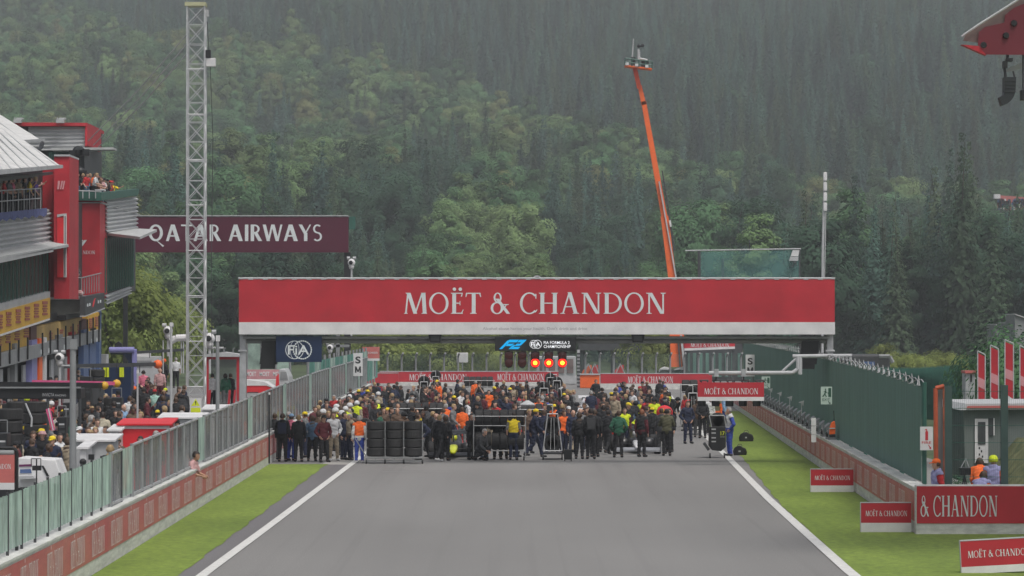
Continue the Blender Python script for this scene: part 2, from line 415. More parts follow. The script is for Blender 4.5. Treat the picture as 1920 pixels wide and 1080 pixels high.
def conifer(seed, H=19., Rr=3.9, tiers=46, leaf=.30):
    rs = np.random.RandomState(seed); cen = []; nrm = []; sz = []
    for k in range(tiers):
        f = k / (tiers - 1.0); z = H * (.04 + .96 * f) + rs.uniform(-.15, .15); rr = (Rr * (1 - f) ** .72 + .08) * rs.uniform(.80, 1.15)
        nb = max(4, int(13 * (1 - f) + 4)); a0 = rs.uniform(0, 6.28)
        for j in range(nb):
            a = a0 + 6.283 * j / nb + rs.normal() * .15; L = rr * rs.uniform(.7, 1.15); m = max(2, int(L / .27))
            for i in range(m):
                g = (i + .7) / m; rad = L * g
                w_ = .5 * (1 - g * .5)
                for _ in range(3):
                    cen.append([rad * math.cos(a) + rs.normal() * w_ * .45, rad * math.sin(a) + rs.normal() * w_ * .45, z - rad * .38 + .25 * g * g * L * .4 + rs.normal() * .12])
                    nrm.append([math.cos(a) * .8 + rs.normal() * .2, math.sin(a) * .8 + rs.normal() * .2, .65])
                    sz.append(leaf * rs.uniform(.45, .95) * (1 - .45 * f))
    return leaves(np.array(cen), np.array(nrm), np.array(sz), rs)
def trunk_mb(H, r, limbs, seed):
    rs = random.Random(seed); mb = MB()
    pts = [Vector((rs.uniform(-.15, .15) * k, rs.uniform(-.15, .15) * k, H * k / 5)) for k in range(6)]; pts[0] = Vector((0, 0, -1.5))
    for i in range(5): mb.tube(pts[i], pts[i + 1], r * (1 - i * .17), r * (1 - (i + 1) * .17), 7)
    for k in range(limbs):
        a = rs.uniform(0, 6.28); p = pts[2 + k % 3]; e = p + Vector((math.cos(a) * H * .16, math.sin(a) * H * .16, H * .17)); mb.tube(p, e, r * .35, r * .12, 5)
    return mb
def leafmat(name, col, rand=.28, tint=None):
    m = mat(name, col, .75, .35, .55, rand=rand, tint=tint)
    t = m.node_tree; b = t.nodes['Principled BSDF']; b.inputs['Specular IOR Level'].default_value = .15
    tr = t.nodes.new('ShaderNodeBsdfTranslucent'); mx = t.nodes.new('ShaderNodeMixShader'); mx.inputs[0].default_value = .38      # light through the leaves
    t.links.new(b.inputs['Base Color'].links[0].from_socket, tr.inputs[0]); t.links.new(b.outputs[0], mx.inputs[1]); t.links.new(tr.outputs[0], mx.inputs[2]); t.links.new(mx.outputs[0], t.nodes['Material Output'].inputs['Surface'])
    return m
bark = mat('bark', (.06, .05, .038), .9, .3, 3)
LM = dict(
 green=leafmat('foliage_green', (.105, .215, .100), .34, tint=(.150, .280, .132)), bush=leafmat('bush_foliage', (.21, .27, .075), .2, tint=(.31, .37, .11)), light=leafmat('foliage_light_green', (.195, .300, .125), .26, tint=(.255, .370, .160)), dark=leafmat('foliage_dark_green', (.056, .125, .072), .32, tint=(.084, .168, .098)),
 yellow=leafmat('foliage_yellowing', (.24, .28, .12), .2, tint=(.30, .33, .14)), fir=leafmat('fir_needles', (.052, .112, .086), .6, tint=(.096, .178, .132)), spruce=leafmat('spruce_needles', (.080, .130, .076), .45, tint=(.115, .176, .100)),
)
TV = {}
def reg(kind, tone, V, Q, tr):
    me = np_mesh('crown', V, Q, [LM[tone]])
    tm = MB(); tm.v, tm.f, tm.m = tr.v, tr.f, tr.m
    to = tm.build('trunk', bark, None, loc=(0, 0, 0)); tme = to.data; bpy.data.objects.remove(to)
    TV.setdefault(kind, []).append((me, tme))
for i in range(3):
    V, Q = broadleaf(10 + i, 17 + i, 5.2 + .6 * i); T = trunk_mb(13, .3, 6, i)
    for tone in ('green', 'light', 'dark', 'yellow'): reg('broad_' + tone, tone, V, Q, T)
V, Q = broadleaf(31, 21, 4.4, 60, 260, .195, .85); T = trunk_mb(16, .28, 6, 9)
for tone in ('green', 'light', 'yellow'): reg('broad_' + tone, tone, V, Q, T)
for i in range(3):
    V, Q = conifer(50 + i, 18 + 1.6 * i, 3.4 + .3 * i); T = trunk_mb(19, .26, 0, i)
    for tone in ('fir', 'spruce'): reg(tone, tone, V, Q, T)
V, Q = broadleaf(77, 3.6, 2.4, 40, 150, .085); T = trunk_mb(2.6, .09, 5, 4)
reg('bush', 'bush', V, Q, T); reg('bush_green', 'green', V, Q, T)

# which kind grows where on the slope (patches of the real wood, by where they show)
CON = [(820, 345, 62, 75), (505, 250, 45, 60), (1130, 430, 110, 70), (560, 455, 130, 85), (330, 420, 90, 70), (720, 430, 90, 60), (1400, 420, 100, 70), (180, 190, 40, 60), (1760, 560, 300, 130), (1540, 520, 90, 90), (640, 190, 25, 40), (250, 330, 60, 50), (1010, 330, 50, 50)]
edge_u = [0, 120, 200, 330, 400, 560, 650, 770, 890, 940, 1030, 1100, 1250, 1480, 1700, 1920, 2100]
edge_v = [-60, 0, 60, 90, 60, 95, 105, 135, 150, 215, 240, 240, 320, 345, 385, 380, 380]
def pick(p, rr):
    u, v = uv((p[0], p[1], p[2] + 13))
    e = float(np.interp(u, edge_u, edge_v)) + 10 * math.sin(u / 23.)
    a = rr.random()
    if v < e: return 'fir' if a < .72 else ('spruce' if a < .96 else 'broad_dark')
    if u > 1480 and v > 440: return 'spruce' if a < .32 else ('fir' if a < .58 else ('broad_dark' if a < .93 else 'broad_green'))
    for cu_, cv_, ru, rv in CON:
        if ((u - cu_) / ru) ** 2 + ((v - cv_) / rv) ** 2 < 1: return 'fir' if a < .45 else ('spruce' if a < .7 else 'broad_dark')
    if 400 < v < 560 and 850 < u < 1140: return 'broad_light' if a < .75 else 'broad_green'
    if u < 345 and v > 470: return 'broad_light' if a < .7 else 'broad_yellow'
    return 'broad_green' if a < .46 else ('broad_light' if a < .72 else ('broad_dark' if a < .83 else ('broad_yellow' if a < .905 else 'spruce')))
rt = random.Random(11)
cells = {}
def clear_of(x, y, r_):
    cx, cy = int(x // 8), int(y // 8)
    for i in (cx - 1, cx, cx + 1):
        for j in (cy - 1, cy, cy + 1):
            for (a, b, q) in cells.get((i, j), ()):
                if (a - x) ** 2 + (b - y) ** 2 < ((r_ + q) / 2) ** 2: return False
    return True
pts = []
y = 455.0
while y < 2130:
    half = y * .148 + 14; n_ = int(2 * half / 3.1)
    for _ in range(n_):
        x = rt.uniform(-half, half); yy = y + rt.uniform(0, 3.4); p = (x, yy, zt(x, yy)); k = pick(p, rt)
        big = k.startswith('broad'); r_ = 7.6 if big else 5.9
        if clear_of(x, yy, r_):
            cells.setdefault((int(x // 8), int(yy // 8)), []).append((x, yy, r_)); pts.append((p, k))
    y += 3.4
def size_of(p, kind):
    s = rt.uniform(.78, 1.16)
    return s, s * rt.uniform(.88, 1.15)
trees = []
for p, k in pts:
    if 690 < p[1] < 765 and uv(p)[0] > 1850: continue      # clearing of the far stand
    s, h = size_of(p, k)
    if not k.startswith('broad'): s *= rt.uniform(.72, 1.0); h *= rt.uniform(.85, 1.2)
    u, v = uv(p)
    if 1290 < u < 1500 and p[1] < 560: h *= .72; s *= .8
    if p[1] < 640 and 640 < u < 1300: s *= .72; h *= .62          # lower growth straight behind the hairpin
    if p[1] < 600 and u < 640: h *= .85; s *= .85
    trees.append((p, k, s, h))
# keep the 290 nearest that stand in the frame as single trees, the rest as one wood
trees.sort(key=lambda t: t[0][1])
near, far = [], []
for t in trees:
    u = uv(t[0])[0]
    if len(near) < 285 and -30 < u < 1950: near.append(t)
    elif t[0][1] > 480 or not (-30 < u < 1950): far.append(t)
KN = {'fir': ('fir_tree', 'dark fir tree', 'tree'), 'spruce': ('spruce_tree', 'dull green spruce tree', 'tree'), 'broad_green': ('broadleaf_tree', 'mid green leafy tree', 'tree'), 'broad_light': ('broadleaf_tree', 'pale yellow green leafy tree', 'tree'),
      'broad_dark': ('broadleaf_tree', 'dark green leafy tree', 'tree'), 'broad_yellow': ('broadleaf_tree', 'tree turning autumn yellow', 'tree'), 'bush': ('bush', 'feathery pale green bush', 'bush'), 'bush_green': ('bush', 'dark green bush', 'bush')}
def put_tree(p, kind, s, h, label, group, rr):
    v = TV[kind]; me, tme = v[rr.randrange(len(v))]
    o = bpy.data.objects.new(KN[kind][0], None); C.objects.link(o); o.location = p; o.rotation_euler = (0, 0, rr.uniform(0, 6.28)); o.scale = (s, s, h)
    tag(o, label, KN[kind][2], group)
    for nm, m_ in (('crown', me), ('trunk', tme)):
        c = bpy.data.objects.new(nm, m_); C.objects.link(c); c.parent = o
    return o
ORD = ['first', 'second', 'third', 'fourth', 'fifth', 'sixth', 'seventh', 'eighth', 'ninth', 'tenth', 'eleventh', 'twelfth', 'thirteenth', 'fourteenth', 'fifteenth', 'sixteenth', 'seventeenth', 'eighteenth', 'nineteenth', 'twentieth']
def ordinal(i, n):
    if n == 1: return ''
    if i == 0: return 'leftmost'
    if i == n - 1: return 'rightmost'
    if i < 20: return ORD[i] + ' from the left'
    if n - 1 - i < 20: return ORD[n - 1 - i] + ' from the right'
    t = ['twenty', 'thirty', 'forty', 'fifty', 'sixty'][i // 10 + 1 - 3 if i >= 20 else 0]
    return t + '-' + ORD[i % 10] + ' from the left'
def nth(i):
    return ORD[i] if i < 20 else ['twenty-', 'thirty-'][i // 10 - 2] + ORD[i % 10] if i % 10 != 0 or i < 20 else ['twentieth', 'thirtieth'][i // 10 - 2]
def cols(u):
    if u < 250: return 'behind the pit building'
    if u < 450: return 'near the lattice mast'
    if u < 750: return 'above the burgundy board'
    if u < 1250: return 'above the red banner'
    if u < 1520: return 'right of the orange boom'
    return 'beyond the dark green fence'
bk = {}
for t in near:
    u, v = uv(t[0]); row = 'lowest' if t[0][1] < 475 else ('low' if t[0][1] < 500 else ('middle' if t[0][1] < 530 else 'upper'))
    bk.setdefault((t[1], cols(u), row), []).append((u, t))
for (k, c_, row), lst in bk.items():
    lst.sort(key=lambda a: a[0])
    for i, (u, t) in enumerate(lst):
        lab = KN[k][1] + ' in the ' + row + ' row ' + c_
        if len(lst) > 1: lab = KN[k][1] + ' ' + c_ + ', ' + row + ' row, ' + ordinal(i, len(lst))
        put_tree(t[0], k, t[2], t[3], lab, 'trees at the foot of the wooded hill', rt)

def scatter(name, items, label):
    """one wood: its trees drawn by geometry nodes on a cloud of points"""
    kinds = sorted(set(k for _, k, _, _ in items)); col = bpy.data.collections.new(name + '_sources'); idx = {}; srcs = []
    n = 0
    for k in kinds:
        idx[k] = []
        for (me, tme) in TV[k]:
            o = bpy.data.objects.new('src_%03d' % n, me); col.objects.link(o); idx[k].append(n); n += 1
    me = bpy.data.meshes.new(name); me.vertices.add(len(items))
    me.vertices.foreach_set('co', np.array([p for p, *_ in items], dtype=np.float32).ravel())
    a = me.attributes.new('pick', 'INT', 'POINT'); a.data.foreach_set('value', [rt.choice(idx[k]) for _, k, _, _ in items])
    a = me.attributes.new('siz', 'FLOAT_VECTOR', 'POINT'); a.data.foreach_set('vector', np.array([(s, s, h) for _, _, s, h in items], dtype=np.float32).ravel())
    a = me.attributes.new('rot', 'FLOAT_VECTOR', 'POINT'); a.data.foreach_set('vector', np.array([(0, 0, rt.uniform(0, 6.28)) for _ in items], dtype=np.float32).ravel())
    ob = bpy.data.objects.new(name, me); C.objects.link(ob)
    g = bpy.data.node_groups.new(name, 'GeometryNodeTree')
    g.interface.new_socket('Geometry', in_out='INPUT', socket_type='NodeSocketGeometry'); g.interface.new_socket('Geometry', in_out='OUTPUT', socket_type='NodeSocketGeometry')
    gi = g.nodes.new('NodeGroupInput'); go = g.nodes.new('NodeGroupOutput'); m2p = g.nodes.new('GeometryNodeMeshToPoints'); iop = g.nodes.new('GeometryNodeInstanceOnPoints'); ci = g.nodes.new('GeometryNodeCollectionInfo')
    ci.inputs[0].default_value = col; ci.inputs['Separate Children'].default_value = True; ci.inputs['Reset Children'].default_value = True
    def attr(nm, ty):
        x = g.nodes.new('GeometryNodeInputNamedAttribute'); x.data_type = ty; x.inputs[0].default_value = nm; return x.outputs[0]
    L = g.links
    L.new(gi.outputs[0], m2p.inputs[0]); L.new(m2p.outputs[0], iop.inputs['Points']); L.new(ci.outputs[0], iop.inputs['Instance'])
    iop.inputs['Pick Instance'].default_value = True
    L.new(attr('pick', 'INT'), iop.inputs['Instance Index']); L.new(attr('siz', 'FLOAT_VECTOR'), iop.inputs['Scale']); L.new(attr('rot', 'FLOAT_VECTOR'), iop.inputs['Rotation'])
    L.new(iop.outputs[0], go.inputs[0])
    md = ob.modifiers.new('wood', 'NODES'); md.node_group = g
    return tag(ob, label, 'forest', None, 'stuff')
scatter('forest', far, 'mixed wood of firs and leafy trees covering the whole hillside')

# low bushes behind the hairpin barrier, each one its own plant
BU = [(700, 345), (722, 352), (748, 346), (775, 356), (838, 346), (862, 350), (815, 370), (885, 355), (905, 372), (770, 372), (1215, 372), (1235, 366), (1700, 330), (1722, 338), (1765, 345), (1790, 330), (1655, 372), (660, 380), (935, 380), (232, 300), (262, 330), (290, 350), (215, 270), (315, 372)]
for i, (u, D) in enumerate(sorted(BU)):
    p = P(u, VH, D); p.z = 0
    near_ = 'left of the mast' if u < 330 else ('by the white sign behind the barrier' if u < 950 else ('beside the orange boom' if u < 1300 else 'beyond the green palisade fence'))
    nn = [b for b in sorted(BU) if (b[0] < 330) == (u < 330) and (b[0] < 950) == (u < 950) and (b[0] < 1300) == (u < 1300)]
    put_tree(p, 'bush', rt.uniform(1.0, 1.35) * (.6 if u > 1600 else (1.35 if u < 330 else 1)), rt.uniform(1.1, 1.6) * (.65 if u > 1600 else (1.9 if u < 330 else 1)), 'pale green bush ' + near_ + ', ' + ordinal(nn.index((u, D)), len(nn)), 'bushes below the wood', rt)

# ---------------------------------------------------------------- air
top = max(p[0][2] for p in far) + 60
hz = MB().box(-1600, 1600, -320, 3300, -4, max(top, 460))
o = hz.build('haze', [], None, loc=(0, 0, 0)); o['kind'] = 'stuff'
m = bpy.data.materials.new('haze'); m.use_nodes = True; t = m.node_tree; t.nodes.remove(t.nodes['Principled BSDF'])
pv = t.nodes.new('ShaderNodeVolumePrincipled'); pv.inputs['Density'].default_value = HAZE_DENSITY if 'HAZE_DENSITY' in globals() else .00032
pv.inputs['Color'].default_value = (.92, .97, 1.0, 1); pv.inputs['Anisotropy'].default_value = .2
t.links.new(pv.outputs[0], t.nodes['Material Output'].inputs['Volume'])
o.data.materials.append(m)
# ================================================================ walls, fences, gantry, signs
def poly_wall(mb, Ds, fx, z0, z1, th, side, mi=0):
    """a wall that follows x = fx(D), z0(D)..z1(D); th thick away from the track"""
    for a, b in zip(Ds, Ds[1:]):
        za, zb, ya, yb = z0(a), z0(b), z1(a), z1(b)
        q = [(fx(a), a, za), (fx(b), b, zb), (fx(b), b, yb), (fx(a), a, ya)]
        mb.prism(q, (side * th, 0, 0), mi)
c_ = lambda v: (lambda D: v)
WL = [48, 60, 68, 90, 120, 150, 180, 210, 240, 256]
WR = [89.6, 110, 140, 170, 200, 223, 262]
def wall_thing(label, Ds, fx, side, rep0, step, tw, dirn):
    r = thing('barrier_wall', label, 'wall', (fx(Ds[0]), Ds[0], 0))
    mb = MB(); poly_wall(mb, Ds, fx, c_(-.1), c_(1.08), .32, side); mb.build('concrete_base', M['wall_white'], r)
    mb = MB(); poly_wall(mb, Ds, lambda D: fx(D) - side * .012, c_(.30), c_(1.02), .010, side); mb.build('banner', M['red2'], r)
    mb = MB(); poly_wall(mb, Ds, lambda D: fx(D) - side * .03, c_(1.082), c_(1.13), .38, side); mb.build('coping', M['wall_white'], r)
    lt = MB(); D = rep0
    while D + tw < Ds[-1] - 1:
        d0, d1 = (D + tw, D) if dirn < 0 else (D, D + tw)
        a = Vector((fx(d0) - side * .014, d0, .37)); b = Vector((fx(d1) - side * .014, d1, .37)); ux = b - a
        moet(lt, a, ux, FZ, ux.length, .53, Vector((-side, 0, 0)), 0, .004, .0015)
        D += step
    lt.build('lettering', M['faint'], r)
    return r
# the near wall reads outward from the pit side, so its words run away from the camera on the left and towards it on the far side
wall_thing('long low red and white concrete wall below the pit lane fence', WL, lx, -1, 55.4, 3.78, 2.45, 1)
rw = wall_thing('long red and white concrete wall below the dark green fence', WR, rx, 1, 92.5, 3.3, 2.0, -1)
# front return of the far wall, facing the camera
r = thing('barrier_wall', 'red barrier wall facing the camera with large cropped CHANDON lettering', 'wall', (9.8, 89.5, 0))
x0, x1 = 9.78, 15.5
mb = MB(); mb.box(x0, x1, 89.15, 89.5, -.1, 1.20); mb.build('concrete_base', M['wall_white'], r, bevel=.03)
mb = MB(); mb.box(x0 + .02, x1, 89.13, 89.148, .27, 1.17); mb.build('banner', M['red'], r)
mb = MB(); p, t = glyph_polys('T & CHANDON', SERIF)
put_polys(mb, p, (9.62, 89.125, .44), FX, FZ, 2.13, .50, t, FN); 
mb2 = MB()
for f in mb.f:
    q = [mb.v[i] for i in f]
    if min(a[0] for a in q) > 9.80: mb2.add(q, [tuple(range(len(q)))])
mb2.build('lettering', M['letter'], r)

# ---- pit wall fence: green netting near, clear plastic panels further on
def sheet_mat(name, col, alpha, sc_, stretch, rough=.3):
    m = mat(name, col, rough, .3, sc_, stretch=stretch)
    t = m.node_tree; L = t.links; b = t.nodes['Principled BSDF']
    tc = t.nodes.new('ShaderNodeTexCoord'); mp = t.nodes.new('ShaderNodeMapping'); mp.inputs['Scale'].default_value = stretch; L.new(tc.outputs['Object'], mp.inputs[0])
    n = t.nodes.new('ShaderNodeTexNoise'); n.inputs['Scale'].default_value = sc_ * 1.7; L.new(mp.outputs[0], n.inputs[0])
    mr = t.nodes.new('ShaderNodeMapRange'); mr.inputs[1].default_value = .35; mr.inputs[2].default_value = .65; mr.inputs[3].default_value = alpha - .16; mr.inputs[4].default_value = min(1, alpha + .2)
    L.new(n.outputs[0], mr.inputs[0]); L.new(mr.outputs[0], b.inputs['Alpha']); return m
net = sheet_mat('pale_green_netting', (.34, .46, .40), .74, 1.0, (1, 4, 1), .8)
clear = sheet_mat('clear_plastic', (.20, .22, .22), .74, 1.2, (1, 7, .4), .12)
net2 = sheet_mat('green_netting', (.10, .27, .22), .72, 1.2, (1, 4, .6), .8)
def ftop(D): return float(np.interp(D, [60, 70, 90, 120, 150, 178, 254], [2.15, 2.2, 2.35, 2.55, 2.75, 2.9, 3.0]))
fence = thing('pit_wall_fence', 'waist high clear and green netted fence on top of the pit wall', 'fence', (lx(60) - .15, 60, 1.14))
D = 55.0; k = 0
posts = []
while D < 252:
    L_ = 2.4 if D > 78 else 1.9
    nd = D + L_
    isnet = D < 78.5 or (k % 9 == 5)
    mb = MB(); fx0 = lambda d: lx(d) - .16
    n_ = 8; pr = []
    for j in range(n_ + 1):
        d = D + .04 + (L_ - .08) * j / n_
        o_ = (.03 if j % 2 else -.02) * (1.2 if isnet else .6)
        pr.append((fx0(d) + o_, d))
    for a, b in zip(pr, pr[1:]):
        mb.add([(a[0], a[1], 1.22), (b[0], b[1], 1.22), (b[0], b[1], ftop(b[1])), (a[0], a[1], ftop(a[1]))], [(0, 1, 2, 3)])
    if isnet or D < 212:
        mb.build('netting' if isnet else 'clear_panel', net if isnet else clear, fence)
    if not isnet:
        mb = MB(); mb.tube((fx0(D), D, ftop(D)), (fx0(nd), nd, ftop(nd)), .035, None, 6); mb.box(fx0(D) - .03, fx0(D) + .03, D + .05, nd - .05, 1.16, 1.21); mb.build('rail', M['steel'], fence)
        if D > 212:
            pass
    mb = MB(); mb.tube((fx0(D), D, 1.10), (fx0(D), D, ftop(D) + .04), .045 if not isnet else .026, None, 8); mb.build('post', M['grey'] if not isnet else M['dark'], fence)
    D = nd; k += 1
# far taller debris fence with bright green netting
ff = thing('debris_fence', 'taller bright green netted fence at the far end of the pit wall', 'fence', (lx(176) - .5, 176, 1.1))
D = 176.0
while D < 284:
    nd = D + 6
    mb = MB(); n_ = 12
    for j in range(n_):
        a = D + 6 * j / n_; b = D + 6 * (j + 1) / n_; oa = .07 if j % 2 else -.05; ob = -.05 if j % 2 else .07
        mb.add([(lx(a) - .55 + oa, a, 1.2), (lx(b) - .55 + ob, b, 1.2), (lx(b) - .55 + ob, b, 3.35), (lx(a) - .55 + oa, a, 3.35)], [(0, 1, 2, 3)])
    mb.build('netting', net2 if (int(D) // 6) % 3 else net, ff)
    MB().tube((lx(D) - .55, D, .6), (lx(D) - .55, D, 3.6), .07, None, 8).build('post', M['grey'], ff)
    D = nd
# ---- dark green fence over the far wall, barbed top
gf = thing('windscreen_fence', 'tall dark green screened fence with a curled wire top', 'fence', (rx(90) + .5, 90, 1.1))
D = 92.8
def gz(D): return float(np.interp(D, [90, 110, 150, 223], [3.5, 3.72, 3.95, 4.15]))
while D < 226:
    nd = D + 7.4
    mb = MB(); n_ = 16
    for j in range(n_):
        a = D + 7.4 * j / n_; b = D + 7.4 * (j + 1) / n_; oa = .012 * math.sin(a * .9); ob = .012 * math.sin(b * .9)
        mb.add([(rx(a) + .42 + oa, a, 1.12), (rx(b) + .42 + ob, b, 1.12), (rx(b) + .42 + ob, b, gz(b) - .03 * math.sin(j + 1.)), (rx(a) + .42 + oa, a, gz(a) - .03 * math.sin(float(j)))], [(0, 1, 2, 3)])
    mb.build('screen', M['green'], gf)
    MB().tube((rx(D) + .5, D, .6), (rx(D) + .5, D, gz(D) + .1), .06, None, 8).build('post', M['gpaint'], gf)
    D = nd
wb = MB(); D = 93.0; pts_ = []; i = 0
while D < 226:
    a = i * PI / 3
    pts_.append((rx(D) + .42 + .10 * math.cos(a), D, gz(D) + .07 + .10 * math.sin(a))); D += .33; i += 1
wb.path(pts_, .014, 4); wb.build('curled_wire', M['steel'], gf)
sp = MB(); D = 93.4
while D < 226:
    sp.tube((rx(D) + .42, D, gz(D)), (rx(D) + .40, D, gz(D) + .26), .035, .008, 5); D += 2.1
sp.build('spikes', M['lgrey'], gf)
# ---- palisade fence behind it
pf = thing('palisade_fence', 'green steel palisade fence behind the screened fence', 'fence', P(1610, 735, 205))
mb = MB(); 
for k in range(96):
    u = 1596 + k * 2.15
    D = 205 - k * .18
    a = P(u, 735, D); b = P(u, 686 + 6 * math.sin(k / 30.), D); b.z = a.z * 0 + b.z
    x = a.x; mb.box(x - .03, x + .03, D - .015, D + .015, 0.2, b.z); mb.add([(x - .03, D, b.z), (x + .03, D, b.z), (x, D, b.z + .12)], [(0, 1, 2)])
a = P(1596, 0, 205.1); b = P(1803, 0, 188)
for z in (.9, 2.3): mb.prism([(a.x, 205.1, z), (b.x, 188.1, z), (b.x, 188.1, z + .08), (a.x, 205.1, z + .08)], (0, .05, 0))
mb.build('pales', M['gpaint'], pf)
mb = MB(); q = []
a = P(1596, 0, 205.3); b = P(1803, 0, 188.3); mb.add([(a.x, 205.3, .2), (b.x, 188.3, .2), (b.x, 188.3, 2.6), (a.x, 205.3, 2.7)], [(0, 1, 2, 3)]); mb.build('backing_screen', mat('dark_green_screen', (.015, .06, .05), .8, .2), pf)
# ---- fold-down marshal seats / brackets on the far wall
D = 128.0; k = 0; 
while D < 216:
    r = thing('wall_bracket', 'grey steel bracket on the far wall, %s from the camera' % nth(k), 'bracket', (rx(D), D, 1.13), 'grey brackets on top of the far wall')
    mb = MB(); X = rx(D); mb.box(X + .02, X + .30, D - .5, D + .5, 1.13, 1.2); mb.box(X + .04, X + .10, D - .42, D - .34, 1.2, 1.62); mb.box(X + .04, X + .10, D + .34, D + .42, 1.2, 1.55)
    mb.prism([(X + .02, D - .45, 1.34), (X + .02, D + .45, 1.34), (X + .30, D + .45, 1.58), (X + .30, D - .45, 1.58)], (0, 0, .04)); mb.build('frame', M['grey'], r)
    mb = MB(); mb.box(X - .0, X + .05, D - .12, D + .06, 1.22, 1.4); mb.build('clamp', M['black'], r)
    if k % 3 == 0 and D > 140:
        mb = MB(); mb.tube((X + .15, D, 1.2), (X + .15, D, 2.02), .014, None, 5); mb.prism([(X + .02, D, 2.0), (X + .26, D, 2.08), (X + .22, D, 1.84), (X + .17, D, 1.96)], (0, .01, 0)); mb.build('marker_flag', M['white'], r)
    D += 3.4; k += 1

# ================================================================ start gantry
GD = 135.0
def gx(u): return (u - 960) / F * GD
def gz_(v): return HC + (VH - v) / F * GD
g = thing('start_gantry', 'wide start gantry with a long red and white banner over the track', 'gantry', (0, GD, 0))
mb = MB(); mb.box(gx(448), gx(1565), GD, GD + .9, gz_(604), gz_(523)); mb.build('banner', M['red'], g)
mb = MB(); mb.box(gx(448), gx(1565.5), GD - .02, GD + .92, gz_(627), gz_(604) - .003); mb.build('banner_skirt', M['white'], g)
mb = MB()
mb.tube((gx(447), GD + .02, gz_(522)), (gx(1566), GD + .02, gz_(522)), .04, None, 6)
for k in range(15):
    x = gx(452 + k * 79.3); mb.box(x - .06, x + .06, GD - .03, GD + .2, gz_(523.5), gz_(520.3))
for k in range(40): mb.box(gx(470 + 27.4 * k) - .09, gx(470 + 27.4 * k) + .09, GD - .02, GD, gz_(524.4) , gz_(522.2))
mb.path([(gx(1000), GD + .1, gz_(521)), (gx(1004), GD + .1, gz_(518)), (gx(1010), GD + .1, gz_(518)), (gx(1014), GD + .1, gz_(521))], .025)
mb.build('edge_trim', M['lgrey'], g)
mb = MB(); moet(mb, (gx(757), GD, gz_(588.3)), FX, FZ, gx(1249) - gx(757), gz_(549) - gz_(588.3), FN, 0, .004, .002); mb.build('lettering', M['letter'], g)
mb = MB(); sans(mb, "Alcohol abuse harms your health. Don't drink and drive", (gx(905), GD - .02, gz_(618.5)), FX, FZ, gx(1101) - gx(905), .10, FN); mb.build('small_print', mat('small_print', (.36, .36, .38), .7, .03), g)
for (ua, ub, nm) in ((448, 460, 'post'), (1552, 1564, 'post')):
    mb = MB(); mb.box(gx(ua), gx(ub), GD + .35, GD + .75, -.1, gz_(627) - .002); 
    z = gz_(657); mb.box(gx(ua) - .05, gx(ub) + .05, GD + .3, GD + .8, z - .06, z + .02); mb.build(nm, M['steel'], g, bevel=.02)
mb = MB(); mb.tube((gx(455), GD + .55, gz_(639)), (gx(1556), GD + .55, gz_(639)), .10, None, 8); mb.tube((gx(455), GD + .2, gz_(633)), (gx(1556), GD + .2, gz_(633)), .05, None, 6); mb.tube((gx(455), GD + .9, gz_(633)), (gx(1556), GD + .9, gz_(633)), .05, None, 6)
for k in range(40):
    x = gx(460 + k * 27.5); mb.tube((x, GD + .2, gz_(633)), (x + .27, GD + .55, gz_(639)), .022, None, 4); mb.tube((x + .27, GD + .55, gz_(639)), (x + .53, GD + .9, gz_(633)), .022, None, 4)
mb.build('lattice_beam', M['grey'], g)
# small speaker boxes and lamps under the beam
for (ua, ub, va, vb, lab) in ((803, 828, 627, 642, 'black speaker box under the gantry left of the screen'), (1184, 1209, 627, 642, 'black speaker box under the gantry beside the orange boom')):
    r = thing('speaker_box', lab, 'speaker', (gx(ua), GD, gz_(vb)))
    MB().prism([(gx(ua), GD + .1, gz_(va)), (gx(ub), GD + .1, gz_(va)), (gx(ub) - .06, GD + .1, gz_(vb)), (gx(ua) + .06, GD + .1, gz_(vb))], (0, .4, 0)).build('cabinet', M['black'], r)
    MB().box(gx(ua) + .1, gx(ub) - .1, GD + .08, GD + .097, gz_(vb) + .06, gz_(va) - .05).build('grille', M['dark'], r)
# line array speakers
for (u0, lab, sg) in ((506, 'hanging black line array speaker beside the navy FIA panel', -1), (1521, 'hanging black line array speaker beside the gantry post', -1)):
    r = thing('line_array_speaker', lab, 'speaker', (gx(u0), GD + .5, gz_(692)))
    mb = MB(); cur = 0
    for k in range(6):
        va, vb = 640 + k * 8.6, 640 + k * 8.6 + 8; off = 0
        if k == 5: off += sg * -1
        x = u0 - (k ** 1.4) * .5; w_ = 16 if k < 5 else 13; vb = va + 8.9
        b_ = MB().prism([(gx(x - w_), GD + .35, gz_(va)), (gx(x + w_), GD + .35, gz_(va)), (gx(x + w_ - 1), GD + .35, gz_(vb)), (gx(x - w_ - 1.5), GD + .35, gz_(vb))], (0, .5, 0))
        b_.build('cabinet', M['black'], r)
    mb.tube((gx(u0 - 9), GD + .55, gz_(628)), (gx(u0 - 9), GD + .55, gz_(640)), .015); mb.tube((gx(u0 + 9), GD + .55, gz_(628)), (gx(u0 + 9), GD + .55, gz_(640)), .015); mb.build('rigging', M['dark'], r)
